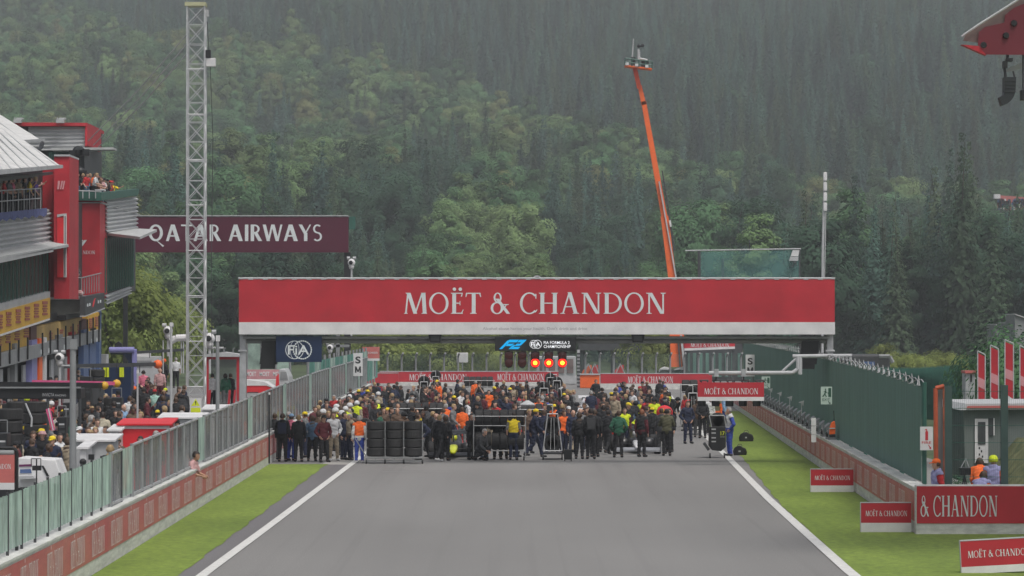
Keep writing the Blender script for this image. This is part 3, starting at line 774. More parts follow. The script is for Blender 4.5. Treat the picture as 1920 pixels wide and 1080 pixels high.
# FIA panel
def roundel(mb, cx, cz, D, rr):
    """two overlapping rings, the second one toothed, with short letters over them"""
    for k, (a, te) in enumerate(((-.42, 0), (.42, 1))):
        for lay, ring in enumerate((_ring(0, 0, rr, rr, rr * .07, rr * .07), _ring(0, 0, rr * .5, rr, rr * .05, rr * .05))):
            if te and lay: continue
            put_polys(mb, [(0, [(x + cx + a * rr, y + cz) for x, y in p]) for p in ring], (0, D, 0), FX, FZ, 1, 1, 1, FN, .002 + .001 * (k * 2 + lay))
        if te:
            for j in range(26):
                t = 2 * PI * j / 26; c = (cx + a * rr + rr * .97 * math.cos(t), cz + rr * .97 * math.sin(t)); d = rr * .07
                put_polys(mb, [(0, [(c[0] - d, c[1] - d), (c[0] + d, c[1] - d), (c[0] + d, c[1] + d), (c[0] - d, c[1] + d)])], (0, D, 0), FX, FZ, 1, 1, 1, FN, .008 + .001 * (j % 2))
    sans(mb, 'FiA', (cx - rr * 1.15, D, cz - rr * .5), FX, FZ, rr * 2.3, rr * 1.0, FN, 0, .014)
r = thing('emblem_sign', 'navy blue panel with a white round FIA emblem under the gantry', 'sign', (gx(517), GD, gz_(679)))
MB().box(gx(517), gx(603), GD + .1, GD + .22, gz_(679), gz_(630)).build('panel', M['navy'], r, bevel=.01)
mb = MB(); roundel(mb, gx(559.5), gz_(656), GD + .1, .34); mb.build('emblem', M['letter'], r)
MB().tube((gx(520), GD + .18, gz_(632)), (gx(600), GD + .18, gz_(632)), .03).build('rail', M['steel'], r)
# start light panel
r = thing('start_light_screen', 'black screen with a blue F2 logo above the start lights', 'screen', (gx(1004), GD, gz_(658)))
MB().box(gx(928), gx(1080), GD + .02, GD + .3, gz_(658), gz_(632)).build('screen_body', M['black'], r, bevel=.01)
def f2_logo(mb, x0, z0, W, H, D):
    def q(pts): put_polys(mb, [(0, [(x0 + (a + b * .33) * W, z0 + b * H) for a, b in pts])], (0, D, 0), FX, FZ, 1, 1, 1, FN, .004)
    q([(.0, 0), (.11, 0), (.11, .5), (.0, .5)]); q([(.0, .505), (.11, .505), (.14, .72), (.40, .72), (.40, 1), (.06, 1), (.0, .88)]); q([(.12, .32), (.33, .32), (.37, .58), (.12, .58)])
    q([(.42, .72), (.68, .72), (.68, 1), (.42, 1)]); q([(.56, .46), (.67, .40), (.68, .715), (.57, .715)]); q([(.34, .0), (.45, .0), (.45, .46), (.36, .40)]); q([(.455, .34), (.60, .34), (.67, .395), (.555, .58), (.455, .58)]); q([(.455, .0), (.70, .0), (.70, .24), (.455, .24)])
mb = MB(); f2_logo(mb, gx(936), gz_(654.5), gx(987) - gx(936), gz_(637) - gz_(654.5), GD + .02); mb.build('logo', M['cyan'], r)
mb = MB(); roundel(mb, gx(1004.5), gz_(645.5), GD + .02, .155); sans(mb, 'FIA FORMULA 2', (gx(1019.5), GD + .02, gz_(645)), FX, FZ, gx(1068) - gx(1019.5), .105, FN); sans(mb, 'CHAMPIONSHIP', (gx(1019.5), GD + .02, gz_(652.3)), FX, FZ, gx(1070) - gx(1019.5), .105, FN); mb.build('lettering', M['lit'], r)
lred = mat('lit_red_glow', (1.0, .015, .005), .3, .02, emit=1.6); lyel = mat('lit_lamp_core', (1.0, .82, .03), .3, .02, emit=3.0); dl = mat('unlit_lens', (.05, .012, .012), .2, .2)
for k, u in enumerate((954, 979, 1003.5, 1029, 1054.5)):
    on = k >= 2
    r = thing('start_light', ('lit start light showing a round red and yellow lamp, ' if on else 'unlit dark start light, ') + (ORD[k - 2] + ' of the three lit' if on else ORD[k] + ' of the two unlit'), 'traffic light', (gx(u), GD, gz_(692)), 'start lights under the gantry')
    hw = .155; zc = gz_(680.5); zt_ = gz_(659); zb = zc - .2
    body = MB(); pts_ = [(gx(u) - hw, GD + .1, zt_), (gx(u) + hw, GD + .1, zt_)] + [(gx(u) + hw * math.cos(t), GD + .1, zc - .02 - .19 * math.sin(t)) for t in [PI * j / 10 for j in range(11)]]
    pts_ = [(gx(u) - hw, GD + .1, zt_), (gx(u) - hw, GD + .1, zc)] + [(gx(u) - hw * math.cos(PI * j / 10), GD + .1, zc - .19 * math.sin(PI * j / 10)) for j in range(1, 10)] + [(gx(u) + hw, GD + .1, zc), (gx(u) + hw, GD + .1, zt_)]
    body.prism(pts_, (0, .25, 0)); body.build('housing', M['black'], r)
    for zz, onn in ((zc, on), (gz_(666), False)):
        lb = MB().lathe([(.158, 0), (.145, -.03), (.0001, -.045)], (gx(u), GD + .097, zz), 'y', 20); lb.build('lens', lred if onn else dl, r)
        if onn: MB().lathe([(.072, 0), (.06, -.02), (.0001, -.03)], (gx(u), GD + .058, zz), 'y', 18).build('lamp', lyel, r)
# ---- arm with the small hanging board, on the far post
r = thing('pipe_arm', 'white pipe arm reaching out from the gantry post over the verge', 'bracket', (gx(1550), GD - 1.0, gz_(700)))
AD = GD - 1.2
def ax(u): return (u - 960) / F * AD
def az(v): return HC + (VH - v) / F * AD
mb = MB(); mb.tube((ax(1329), AD, az(699.5)), (ax(1486), AD, az(699)), .075, None, 10); mb.path([(ax(1486), AD, az(699)), (ax(1496), AD, az(692)), (ax(1496), AD, az(668))], .075, 10)
mb.tube((ax(1542), AD, az(667.5)), (ax(1486), AD, az(668)), .07, None, 10); mb.tube((ax(1542), AD, az(667.5)), (ax(1597), AD, az(667)), .07, None, 10); mb.tube((ax(1594), AD, az(667)), (ax(1594), AD, az(690)), .06, None, 8)
mb.tube((ax(1500), AD, az(668)), (ax(1500), AD, az(702)), .08, None, 8); mb.tube((ax(1466), AD, az(697)), (ax(1494), AD, az(671)), .05, None, 6)
mb.tube((ax(1552), AD, az(668)), (ax(1552), AD + 1.6, az(668)), .08, None, 8)
mb.build('pipe', M['lgrey'], r)
for u in (1343, 1394): MB().box(ax(u) - .08, ax(u) + .08, AD - .1, AD + .1, az(706), az(692)).build('clamp', M['steel'], r)
r = thing('hanging_board', 'small red and white board hanging under the white pipe arm', 'sign', (ax(1370), AD, az(752)))
MB().box(ax(1308), ax(1432), AD - .12, AD + .05, az(744), az(717)).build('panel', M['red'], r)
MB().box(ax(1308) - .003, ax(1432) + .003, AD - .123, AD + .053, az(751.5), az(744) - .002).build('skirt', M['white'], r)
mb = MB(); moet(mb, (ax(1320), AD - .12, az(739)), FX, FZ, ax(1421) - ax(1320), .215, FN); mb.build('lettering', M['letter'], r)
mb = MB()
for u in (1316, 1340, 1366, 1393, 1420): mb.path([(ax(u), AD + .03, az(717)), (ax(u - 4), AD + .03, az(713)), (ax(u + 12), AD + .03, az(713)), (ax(u + 10), AD + .03, az(717))], .03, 5)
mb.tube((ax(1343), AD, az(706)), (ax(1343), AD, az(714)), .03); mb.tube((ax(1394), AD, az(706)), (ax(1394), AD, az(714)), .03); mb.build('hooks', M['dark'], r)
for k, u in enumerate((1316, 1342, 1368, 1393, 1419)):
    MB().lathe([(.14, -.11), (.15, 0), (.145, .1), (.05, .13)], (ax(u), AD + .1, az(756)), 'z', 14, sx=1, sy=.9).build('lamp', M['black'], r)

# ---- S M boards
def sm_board(u0, u1, v0, v1, D, label, vb):
    r = thing('signal_board', label, 'sign', P((u0 + u1) / 2, vb, D)); a = P(u0, v1, D); b = P(u1, v0, D)
    MB().box(a.x, b.x, D, D + .06, a.z, b.z).build('panel', M['white'], r)
    mb = MB(); h = b.z - a.z; wd = b.x - a.x
    sans(mb, 'S', (a.x + wd * .22, D, a.z + h * .56), FX, FZ, wd * .56, h * .28, FN, bold=.03)
    mz, mx, mh, mw = a.z + h * .14, a.x + wd * .18, h * .28, wd * .64
    for li, p in enumerate((_bar(0, .24, 0, 1), _bar(.76, 1, 0, 1), _dg(.39, .15, .02, 1, .22), _dg(.39, .15, .76, 1, .22))): put_polys(mb, [(li % 3, p)], (mx, D, mz), FX, FZ, mw, mh, 1, FN)
    mb.build('letters', M['black'], r)
    MB().tube((b.x - .1, D + .1, b.z - .1), (b.x - .1, D + .1, P(0, vb, D).z), .05).build('pole', M['grey'], r)
sm_board(662.5, 680, 662, 705, 226, 'white board lettered S M on the pit wall fence', 728)
sm_board(1398, 1415, 665, 706, 205, 'white board lettered S M on the dark green fence', 740)
# ---- fence signs on the green fence
def run_sign(u0, u1, v0, v1, D, nm, label, kind):
    r = thing(nm, label, 'sign', P((u0 + u1) / 2, v1, D)); a = P(u0, v1, D); b = P(u1, v0, D); W_ = b.x - a.x; H_ = b.z - a.z
    MB().box(a.x, b.x, D, D + .03, a.z, b.z).build('panel', M['white'] if kind != 'exit' else mat('pale_green_sign', (.42, .52, .46), .5, .05), r)
    mb = MB()
    def q(pts, l=.004): put_polys(mb, [(0, [(a.x + x * W_, a.z + y * H_) for x, y in pts])], (0, D, 0), FX, FZ, 1, 1, 1, FN, l)
    if kind == 'exit':
        q([(.66, .42), (.92, .42), (.92, .92), (.66, .92)]); q([(.70, .62), (.62, .70), (.62, .58)], .006)
        q([(.36, .80), (.46, .80), (.46, .89), (.36, .89)]); q([(.28, .58), (.40, .56), (.50, .78), (.38, .79)]); q([(.14, .68), (.30, .74), (.38, .78), (.36, .72)]); q([(.44, .74), (.58, .66), (.56, .62), (.42, .69)])
        q([(.28, .58), (.40, .56), (.22, .42), (.10, .44)]); q([(.34, .58), (.42, .56), (.54, .44), (.44, .40)]); 
        sans(mb, 'EXIT', (a.x + .14 * W_, D, a.z + .2 * H_), FX, FZ, .66 * W_, .13 * H_, FN)
        q([(.62, .17), (.68, .19), (.82, .06), (.78, .03)]); q([(.86, .02), (.86, .13), (.72, .03)])
        mb.build('marks', mat('dark_green_marks', (.02, .08, .05), .5, .05), r)
    else:
        q([(.40, .42), (.62, .42), (.62, .80), (.40, .80)]); q([(.45, .80), (.57, .80), (.53, .90), (.49, .90)]); q([(.36, .84), (.49, .87), (.49, .91), (.36, .88)])
        sans(mb, 'FIRE', (a.x + .13 * W_, D, a.z + .27 * H_), FX, FZ, .72 * W_, .11 * H_, FN)
        q([(.62, .22), (.67, .24), (.82, .10), (.78, .06)]); q([(.86, .05), (.86, .17), (.70, .06)])
        mb.build('marks', mat('red_marks', (.50, .03, .04), .5, .05), r)
run_sign(1539, 1560, 725, 758, 121.5, 'exit_sign', 'pale running figure EXIT sign on the green fence below the gantry', 'exit')
run_sign(1428, 1444, 706, 728, 165, 'exit_sign', 'far running figure EXIT sign on the green fence behind the hanging board', 'exit')
run_sign(1725, 1749, 800, 844, 92.55, 'fire_sign', 'white FIRE extinguisher sign beside the orange gate frame', 'fire')
r = thing('depth_marker', 'narrow white marker post on the far wall beside the grey brackets', 'post', (rx(124) + .1, 124, 1.13))
a = P(1521, 0, 124); 
for k in range(3): MB().box(a.x, P(1530, 0, 124).x, 124, 124.05, 1.15 + k * .28, 1.15 + k * .28 + .262).build('white_block', M['white'], r)

# ---- boards on the verge
def verge_board(u0, u1, v0, v1, vr, D, label, tilt=0):
    """u0..u1 wide, red from v0 to vr, white skirt down to v1"""
    a = P(u0, v1, D); b = P(u1, v0, D); zr = P(0, vr, D).z; W_ = b.x - a.x
    r = thing('track_board', label, 'sign', (a.x, D, 0), 'red boards standing on the grass'); r.rotation_euler = (0, tilt, 0)
    rot = lambda m_: m_
    mb = MB(); mb.box(a.x, b.x, D, D + .14, zr, b.z); mb.build('panel', M['red'], r)
    mb = MB(); mb.box(a.x - .003, b.x + .003, D - .004, D + .144, -.02, zr - .002); mb.build('skirt', M['white'], r)
    mb = MB(); mb.box(a.x - .012, a.x - .001, D - .01, D + .14, 0, b.z + .01); mb.box(a.x, b.x, D - .006, D + .15, b.z + .001, b.z + .02); mb.build('edging', M['lgrey'], r)
    mb = MB(); moet(mb, (a.x + W_ * .09, D, zr + (b.z - zr) * .34), FX, FZ, W_ * .83, (b.z - zr) * .27, FN, 0, .004, .001); mb.build('lettering', M['letter'], r)
verge_board(1520, 1600, 880, 916, 910, 112, 'red board on the grass, farthest of the three')
verge_board(1614, 1708, 943, 990, 980, 90.0, 'red board on the grass, middle one of the three')
verge_board(1803, 1945, 1015, 1078, 1063, 75, 'red board on the grass, nearest of the three and cut by the frame', -.055)
# hanging screen near the camera at the far left
r = thing('hanging_board', 'red and white board in a black frame beside the near pit fence', 'sign', P(15, 1030, 64))
a = P(-60, 918, 64); b = P(27, 853, 64)
MB().box(a.x, b.x, 64, 64.1, P(0, 905, 64).z, b.z).build('panel', M['red2'], r); MB().box(a.x, b.x, 63.997, 64.103, a.z, P(0, 905, 64).z - .001).build('skirt', M['white'], r)
mb = MB(); p, t = glyph_polys(MC, SERIF); put_polys(mb, p, (P(-50, 0, 64).x, 64, P(0, 879, 64).z), FX, FZ, P(21, 0, 64).x - P(-50, 0, 64).x, .085, t, FN, .004); mb.build('lettering', M['letter'], r)
mb = MB(); mb.path([P(32, 1045, 64.05), P(32, 846, 64.05), P(26, 840, 64.05), P(-60, 838, 64.05)], .03, 8); mb.build('frame', M['black'], r)
MB().tube(P(-60, 849, 64.05), P(27, 849, 64.05), .05, None, 10).build('roller', M['grey'], r)

# ================================================================ far hairpin barrier
def far_board(u0, u1, v0, v1, D, label, text=None, z0=None, dep=.3, skirt=True, D2=None, name='barrier_wall'):
    D2 = D2 or D
    a = P(u0, v1, D); b = P(u1, v1, D2); top_ = P(u0, v0, D).z; top2 = P(u1, v0, D2).z
    r = thing(name, label, 'wall', (a.x, D, 0))
    MB().prism([(a.x, a.y, a.z), (b.x, b.y, b.z), (b.x, b.y, top2), (a.x, a.y, top_)], (0, dep, 0)).build('banner', M['red'], r)
    if skirt: MB().prism([(a.x, a.y - .01, -.05), (b.x, b.y - .01, -.05), (b.x, b.y - .01, b.z - .01), (a.x, a.y - .01, a.z - .01)], (0, dep, 0)).build('concrete_base', M['wall_white'], r)
    MB().prism([(a.x, a.y - .02, top_ + .003), (b.x, b.y - .02, top2 + .003), (b.x, b.y - .02, top2 + .06), (a.x, a.y - .02, top_ + .06)], (0, dep + .04, 0)).build('coping', M['lgrey'], r)
    mb = MB()
    ux = (b - a); ux.normalize()
    for (ua, ub, vb, h) in text or []:
        q = P(ua, vb, D); L_ = (P(ub, vb, D) - q).length; fr = (ua - u0) / (u1 - u0); q.y = a.y + (b.y - a.y) * fr
        moet(mb, q, ux, FZ, L_, h / F * D, FN, 0, .02, .004)
    mb.build('lettering', M['letter'], r)
    return r
far_board(712, 1047, 697, 716, 318, 'long far red barrier with two lines of white lettering', [(767, 875, 713, 11.5), (932, 1020, 713, 12)])
far_board(684, 747, 700, 719, 306, 'short bright red barrier at the far end of the pit wall')
far_board(1126, 1335, 701, 719, 300, 'far red barrier between the orange block and the arm board', [(1177, 1262, 718, 12)])
far_board(694, 733, 724, 748, 262, 'low red barrier behind the crowd near the pit wall end', skirt=True)
r = thing('barrier_block', 'plain orange plastic barrier between two far red barriers', 'barrier', P(1088, 725, 306))
a = P(1087, 724, 306); b = P(1124, 703, 306); MB().box(a.x, b.x, 306, 307, 0, b.z).build('block', M['orange'], r, bevel=.05); MB().box(a.x - .02, b.x + .02, 305.9, 307.1, b.z + .003, b.z + .1).build('lid', M['lgrey'], r)
mb = MB(); mb.box(P(1082, 0, 305).x, P(1087, 0, 305).x, 304.5, 305, 0, 3.2); 
for k in range(10): mb.box(P(1081.5, 0, 305).x, P(1087.5, 0, 305).x, 304.45, 304.5, .1 + k * .3, .25 + k * .3, 1)
single(mb, 'striped_post', [M['lgrey'], M['dark']], 'black and white striped post beside the orange barrier', 'post')
# upper far board
r = thing('bridge_board', 'distant red board with white lettering under the gantry beam', 'sign', P(1330, 655, 330))
a = P(1283, 657, 330); b = P(1378, 637, 330); MB().prism([P(1283, 653, 330), P(1378, 649.5, 330), P(1378, 632, 330), P(1283, 632, 330)], (0, .4, 0)).build('panel', M['red'], r)
MB().prism([P(1283, 657.5, 329.9), P(1378, 654, 329.9), P(1378, 649.7, 329.9), P(1283, 653.2, 329.9)], (0, .5, 0)).build('skirt', M['white'], r)
mb = MB(); moet(mb, P(1295, 650.5, 330), FX, FZ, P(1367, 0, 330).x - P(1295, 0, 330).x, .36, FN, 0, .03, .004); mb.build('lettering', M['letter'], r)
mb = MB(); mb.box(P(1285, 0, 331).x, P(1290, 0, 331).x, 330.6, 331, 0, P(0, 657, 331).z); mb.box(P(1372, 0, 331).x, P(1377, 0, 331).x, 330.6, 331, 0, P(0, 657, 331).z); mb.build('legs', M['dark'], r)
# dark stand behind it and the far catch fence
mb = MB(); a = P(1283, 0, 345); b = P(1392, 0, 345); mb.box(a.x, b.x, 345, 352, 0, P(0, 640, 345).z); 
for k in range(9): mb.box(a.x + .2 + k * .6, a.x + .5 + k * .6, 344.9, 345, .4, P(0, 662, 345).z, 1)
single(mb, 'service_building', [M['dark'], M['green']], 'low dark building behind the distant red board', 'building')
cf = thing('catch_fence', 'far wire catch fence with bent posts behind the red barriers', 'fence', P(1180, 700, 322))
mb = MB()
for k in range(28):
    u = 700 + k * 26.5
    if 1040 < u < 1090: continue
    q = MB(); q.path([P(u, 705, 322), P(u, 668, 322), P(u + 2.5, 662, 321)], .09, 6); q.build('post', M['grey'], cf)
mesh_m = mat('fence_wire_mesh', (.10, .16, .14), .7, .2, 1, alpha=.22)
MB().add([P(690, 704, 322.2), P(1400, 704, 322.2), P(1400, 664, 322.2), P(690, 664, 322.2)], [(0, 1, 2, 3)]).build('wire_mesh', mesh_m, cf)
# structures under the gantry beam: dark bridge deck far behind, marshals' cabin, small boards
r = thing('footbridge', 'dark far footbridge deck seen under the gantry', 'bridge', P(1180, 700, 400))
MB().prism([P(1085, 657, 400), P(1290, 657, 400), P(1290, 632, 400), P(1085, 632, 400)], (0, 3, 0)).build('deck', M['dark'], r)
for u in (1092, 1150, 1288): MB().tube(P(u, 700, 401), P(u, 650, 401), .3).build('pillar', M['dark'], r)
r = thing('information_board', 'blank white board standing behind the long far barrier', 'sign', P(867, 697, 324)); MB().box(P(856.5, 0, 324).x, P(877.5, 0, 324).x, 324, 324.1, P(0, 679.5, 324).z, P(0, 661, 324).z).build('panel', M['white'], r); MB().tube(P(867, 700, 324.1), P(867, 679, 324.1), .06).build('pole', M['grey'], r)
r = thing('timing_board', 'small far red screen board on a pole by the green netting', 'sign', P(694, 700, 262)); MB().box(P(679, 0, 262).x, P(711.5, 0, 262).x, 262, 262.3, P(0, 672, 262).z, P(0, 650.5, 262).z).build('panel', M['red2'], r); MB().box(P(679, 0, 262).x, P(711.5, 0, 262).x, 261.99, 262.3, P(0, 676.5, 262).z, P(0, 672.1, 262).z).build('skirt', M['white'], r)
mb = MB(); sans(mb, 'MOET & CHANDON', P(682, 663, 262), FX, FZ, P(708, 0, 262).x - P(682, 0, 262).x, .13, FN, 0, .02); mb.build('lettering', M['letter'], r); MB().tube(P(703, 706, 262.1), P(703, 676, 262.1), .07).build('pole', M['grey'], r)
# white rescue cabin and red kit behind the lights
r = thing('marshal_cabin', 'white framed marshal cabin behind the far barrier', 'cabin', P(1050, 705, 326))
MB().box(P(1006, 0, 326).x, P(1080, 0, 326).x, 326, 330, 0, P(0, 668, 326).z).build('body', M['lgrey'], r, bevel=.08)
for k in range(4): MB().box(P(1012 + 17 * k, 0, 325.9).x, P(1024 + 17 * k, 0, 325.9).x, 325.9, 325.98, 1.0, P(0, 673, 326).z).build('window', mat('cabin_glass', (.18, .12, .12), .2, .3), r)
for k, (u, c) in enumerate(((1100, 'orange'), (1112, 'bright'), (1160, 'bright'))):
    r = thing('rescue_kit', 'far heap of %s rescue gear behind the barrier, %s' % ('orange' if c == 'orange' else 'red', ORD[k] + ' of three'), 'equipment', P(u, 705, 328))
    a = P(u, 705, 328); mb = MB(); mb.prism([P(u - 10, 702, 328), P(u + 10, 702, 328), P(u + 9, 684, 328), P(u + 1, 688, 328), P(u - 6, 694, 328)], (0, 1, 0)); mb.build('cover', M[c], r); MB().path([P(u - 6, 702, 327.8), P(u + 3, 682, 327.8), P(u + 12, 702, 327.8)], .05).build('frame', M['steel'], r)
# ================================================================ masts, big boards, boom
def lattice(mb, x, y, w_, z0, z1, bay, r, rb):
    cs = [(x - w_ / 2, y - w_ / 2), (x + w_ / 2, y - w_ / 2), (x + w_ / 2, y + w_ / 2), (x - w_ / 2, y + w_ / 2)]
    for c in cs: mb.tube((*c, z0), (*c, z1), r, None, 6)
    z = z0
    while z < z1 - .1:
        t = min(z + bay, z1)
        for i in range(4):
            a, b = cs[i], cs[(i + 1) % 4]
            mb.tube((*a, z), (*b, z), rb, None, 4)
            if i in (0, 2): mb.tube((*a, z), (*b, t), rb, None, 4); mb.tube((*b, z), (*a, t), rb, None, 4)
            else: mb.tube((*a, z), (*b, t), rb, None, 4)
        z = t
TD = 176.0
r = thing('lattice_mast', 'tall square lattice mast rising from the pit lane', 'mast', P(368, 775, TD))
mb = MB(); a = P(368, 775, TD); ztop = P(0, 12, TD).z; wd = 33 / F * TD
lattice(mb, a.x, TD, wd, zp(TD), ztop, .93, .045, .02); mb.build('lattice', M['alu'], r)
mb = MB()
for k in range(9):
    z = P(0, 130 + k * 85, TD).z; w2 = wd / 2 + .05
    for y_ in (-wd / 2, wd / 2): mb.tube((a.x - w2, TD + y_, z), (a.x + w2, TD + y_, z), .028, None, 5)
    if z < 2: break
mb.build('joint_collar', M['steel'], r)
MB().box(a.x - wd / 2 - .1, a.x + wd / 2 + .05, TD - wd / 2 - .08, TD + wd / 2 + .08, ztop, ztop + .18).build('head_frame', mat('pale_yellow', (.42, .42, .26), .6, .1), r)
MB().tube((a.x - wd / 2 - .08, TD, ztop), (a.x - wd / 2 - .08, TD, ztop + .35), .03).build('pulley', M['grey'], r)
b = P(395, 118, TD); MB().box(P(386, 0, TD).x, P(404, 0, TD).x, TD - .2, TD + .3, P(0, 125, TD).z, P(0, 109, TD).z).build('camera_housing', M['white'], r, bevel=.03)
MB().box(P(384, 0, TD).x, P(395, 0, TD).x, TD - .25, TD + .1, P(0, 108, TD).z, P(0, 94, TD).z).build('camera', M['black'], r)
MB().box(P(386, 0, TD).x, P(391, 0, TD).x, TD - .1, TD + .1, P(0, 31, TD).z, P(0, 18, TD).z).build('junction_box', M['lgrey'], r)
MB().path([P(388, 40, TD), P(390, 75, TD), P(394, 128, TD), P(399, 260, TD), P(396, 520, TD), P(398, 700, TD)], .02, 4).build('cable', M['dark'], r)
q = P(367, 757, TD - 1); MB().box(P(356, 0, TD - .6).x, P(378, 0, TD - .6).x, TD - .62, TD - .58, P(0, 778, TD).z, P(0, 746, TD).z).build('warning_sign', M['white'], r)
mb = MB(); 
def w2(pts, l): put_polys(mb, [(0, [(P(u, 0, TD - .62).x, P(0, v, TD - .62).z) for u, v in pts])], (0, TD - .62, 0), FX, FZ, 1, 1, 1, FN, l)
w2([(358.5, 761), (375, 761), (367, 748)], .006); w2([(358, 774), (376, 774), (376, 764.5), (358, 764.5)], .006); mb.build('yellow_marks', M['fluo'], r)
mb = MB(); w2([(366.2, 757), (367.8, 757), (368, 752), (366, 752)], .01); w2([(366.3, 759.4), (367.7, 759.4), (367.7, 758), (366.3, 758)], .01); mb.build('exclamation_mark', M['black'], r)
for k, (v1, u2, v2) in enumerate(((62, 165, 264), (80, 175, 272), (98, 184, 276))):
    mb = MB(); mb.path([P(352, v1, TD), P((352 + u2) / 2, (v1 + v2) / 2 + 6, 205), P(u2, v2, 215)], .03, 5)
    single(mb, 'guy_wire', M['lgrey'], 'thin steel guy wire from mast to building roof, %s from the top' % ORD[k], 'cable', 'guy wires of the mast')
# airline board
QD = 262.0
r = thing('advertising_board', 'wide burgundy board with white QATAR AIRWAYS lettering', 'billboard', P(450, 473, QD))
a = P(196, 473, QD); b = P(653, 406, QD)
MB().box(a.x, b.x, QD, QD + .8, a.z, b.z).build('panel', M['qatar'], r)
mb = MB(); mb.tube((a.x, QD, b.z + .04), (b.x, QD, b.z + .04), .06, None, 5)
for k in range(33): x = a.x + (b.x - a.x) * k / 32; mb.box(x - .12, x + .12, QD - .02, QD, b.z - .03, b.z + .03)
mb.build('edge_trim', M['grey'], r)
mb = MB(); p, t = glyph_polys('QATAR AIRWAYS', FLARE); o_ = P(278, 452, QD); put_polys(mb, p, o_, FX, FZ, P(605, 0, QD).x - o_.x, 31 / F * QD, t, FN, .01, 0, .004); mb.build('lettering', M['letter'], r)
c = P(666, 430, QD); MB().box(P(654, 0, QD).x, c.x, QD + .2, QD + .5, c.z, P(0, 406, QD).z).build('side_cabinet', M['gpaint'], r)
mb = MB(); mb.box(P(645, 0, QD).x, P(657, 0, QD).x, QD + .2, QD + .7, .3, a.z - .005); mb.build('post', M['black'], r)
for u in (230,): MB().box(P(u, 0, QD).x, P(u + 8, 0, QD).x, QD + .3, QD + .7, .5, a.z - .005).build('post', M['black'], r)
mb = MB(); mb.box(P(630, 0, 250).x, P(637, 0, 250).x, 250, 250.3, 0, P(0, 628, 250).z); mb.box(P(612, 0, 250).x, P(655, 0, 250).x, 250, 250.3, P(0, 651, 250).z, P(0, 646, 250).z)
single(mb, 'portal_frame', M['grey'], 'grey portal frame behind the navy FIA panel', 'frame')
# weatherproof camera heads on poles
def cam_head(u, v, s, D, label, pole_v, arm=True):
    """s: height in photo pixels"""
    k = s / F * D; p = P(u, v, D); r = thing('camera_mast', label, 'camera', (p.x, D, P(0, pole_v, D).z))
    mb = MB(); mb.ball((p.x, D, p.z + k * .12), k * .24, 14); mb.lathe([(k * .12, 0), (k * .17, .14 * k), (k * .15, .3 * k)], (p.x, D, p.z - k * .28), 'z', 12); mb.build('housing', M['white'], r, smooth=True)
    MB().lathe([(k * .13, 0), (k * .12, -.05 * k), (.001, -.06 * k)], (p.x - k * .03, D - k * .2, p.z + k * .12), 'y', 14).build('lens', M['black'], r)
    mb = MB()
    for sx in (-1, 1): mb.lathe([(k * .10, -.1 * k), (k * .10, .1 * k)], (p.x + sx * k * .18, D, p.z + k * .40), 'x', 10)
    mb.box(p.x - k * .2, p.x + k * .2, D - k * .05, D + k * .05, p.z + k * .32, p.z + k * .37)
    if arm: mb.tube((p.x - k * .1, D, p.z - k * .28), (p.x + k * .6, D, p.z - k * .28), k * .045, None, 6)
    mb.build('bracket', M['lgrey'], r)
    MB().path([(p.x, D, P(0, pole_v, D).z), (p.x, D, p.z - k * .27)], k * .06, 8).build('pole', M['lgrey'], r)
cam_head(112, 675, 38, 150, 'white weatherproof camera head over the near pit lane', 760)
cam_head(393, 640, 44, 190, 'white weatherproof camera head beside the lattice mast', 700)
cam_head(315, 625, 38, 205, 'white camera cluster on a tripod frame above the pit lane', 668, False)
cam_head(659, 496, 30, 250, 'white camera head above the gantry beside the burgundy board', 640, False)
cam_head(619, 655, 26, 215, 'small white camera head on the green netted fence', 690, False)
# lamp posts in the pit lane
for (u, w_, v0, v1, D, m_, lab) in ((137, 13, 655, 910, 92, 'grey', 'thick grey lamp post nearest the camera behind the pit fence'), (408, 7.5, 640, 800, 128, 'grey', 'grey post with a small white box on top beside the red kiosk'), (258, 4, 700, 830, 118, 'lgrey', 'thin pale pole in front of the red and white cabinet'), (321, 5, 612, 775, 140, 'lgrey', 'pale pole rising before the white canopy frame'), (505, 3, 740, 810, 128, 'black', 'thin black pole on the pit fence beside the gantry')):
    r = thing('lamp_post', lab, 'post', (P(u, 0, D).x, D, zp(D)))
    rr = w_ / 2 / F * D; MB().tube((P(u, 0, D).x, D, zp(D)), P(u, v0, D), rr * 1.1, rr * .9, 12).build('pole', M[m_], r)
    a = P(u, v0, D); MB().box(a.x - rr * .8, a.x + rr * 1.2, D - rr, D + rr, a.z, a.z + rr * 3).build('lamp_head', M['white' if w_ != 13 else 'grey'], r)
# floodlight mast at right
LD = 300.0
r = thing('floodlight_mast', 'slim white floodlight mast behind the right end of the banner', 'mast', P(1543, 615, LD))
a = P(1541.5, 615, LD); a.z = 0; b = P(1547, 330, LD); MB().path([a, P(1542.5, 480, LD), P(1544.5, 400, LD), b], .10, 8).build('pole', M['lgrey'], r); MB().path([P(1546, 520, LD + .5), P(1548.5, 398, LD + .5)], .045, 5).build('cable', M['lgrey'], r)
for k in range(4):
    v = 323 + k * 19; MB().box(P(1543.5, 0, LD).x, P(1550.5, 0, LD).x, LD - .3, LD, P(0, v + 16, LD).z, P(0, v, LD).z).build('lamp', M['white'], r, bevel=.05)
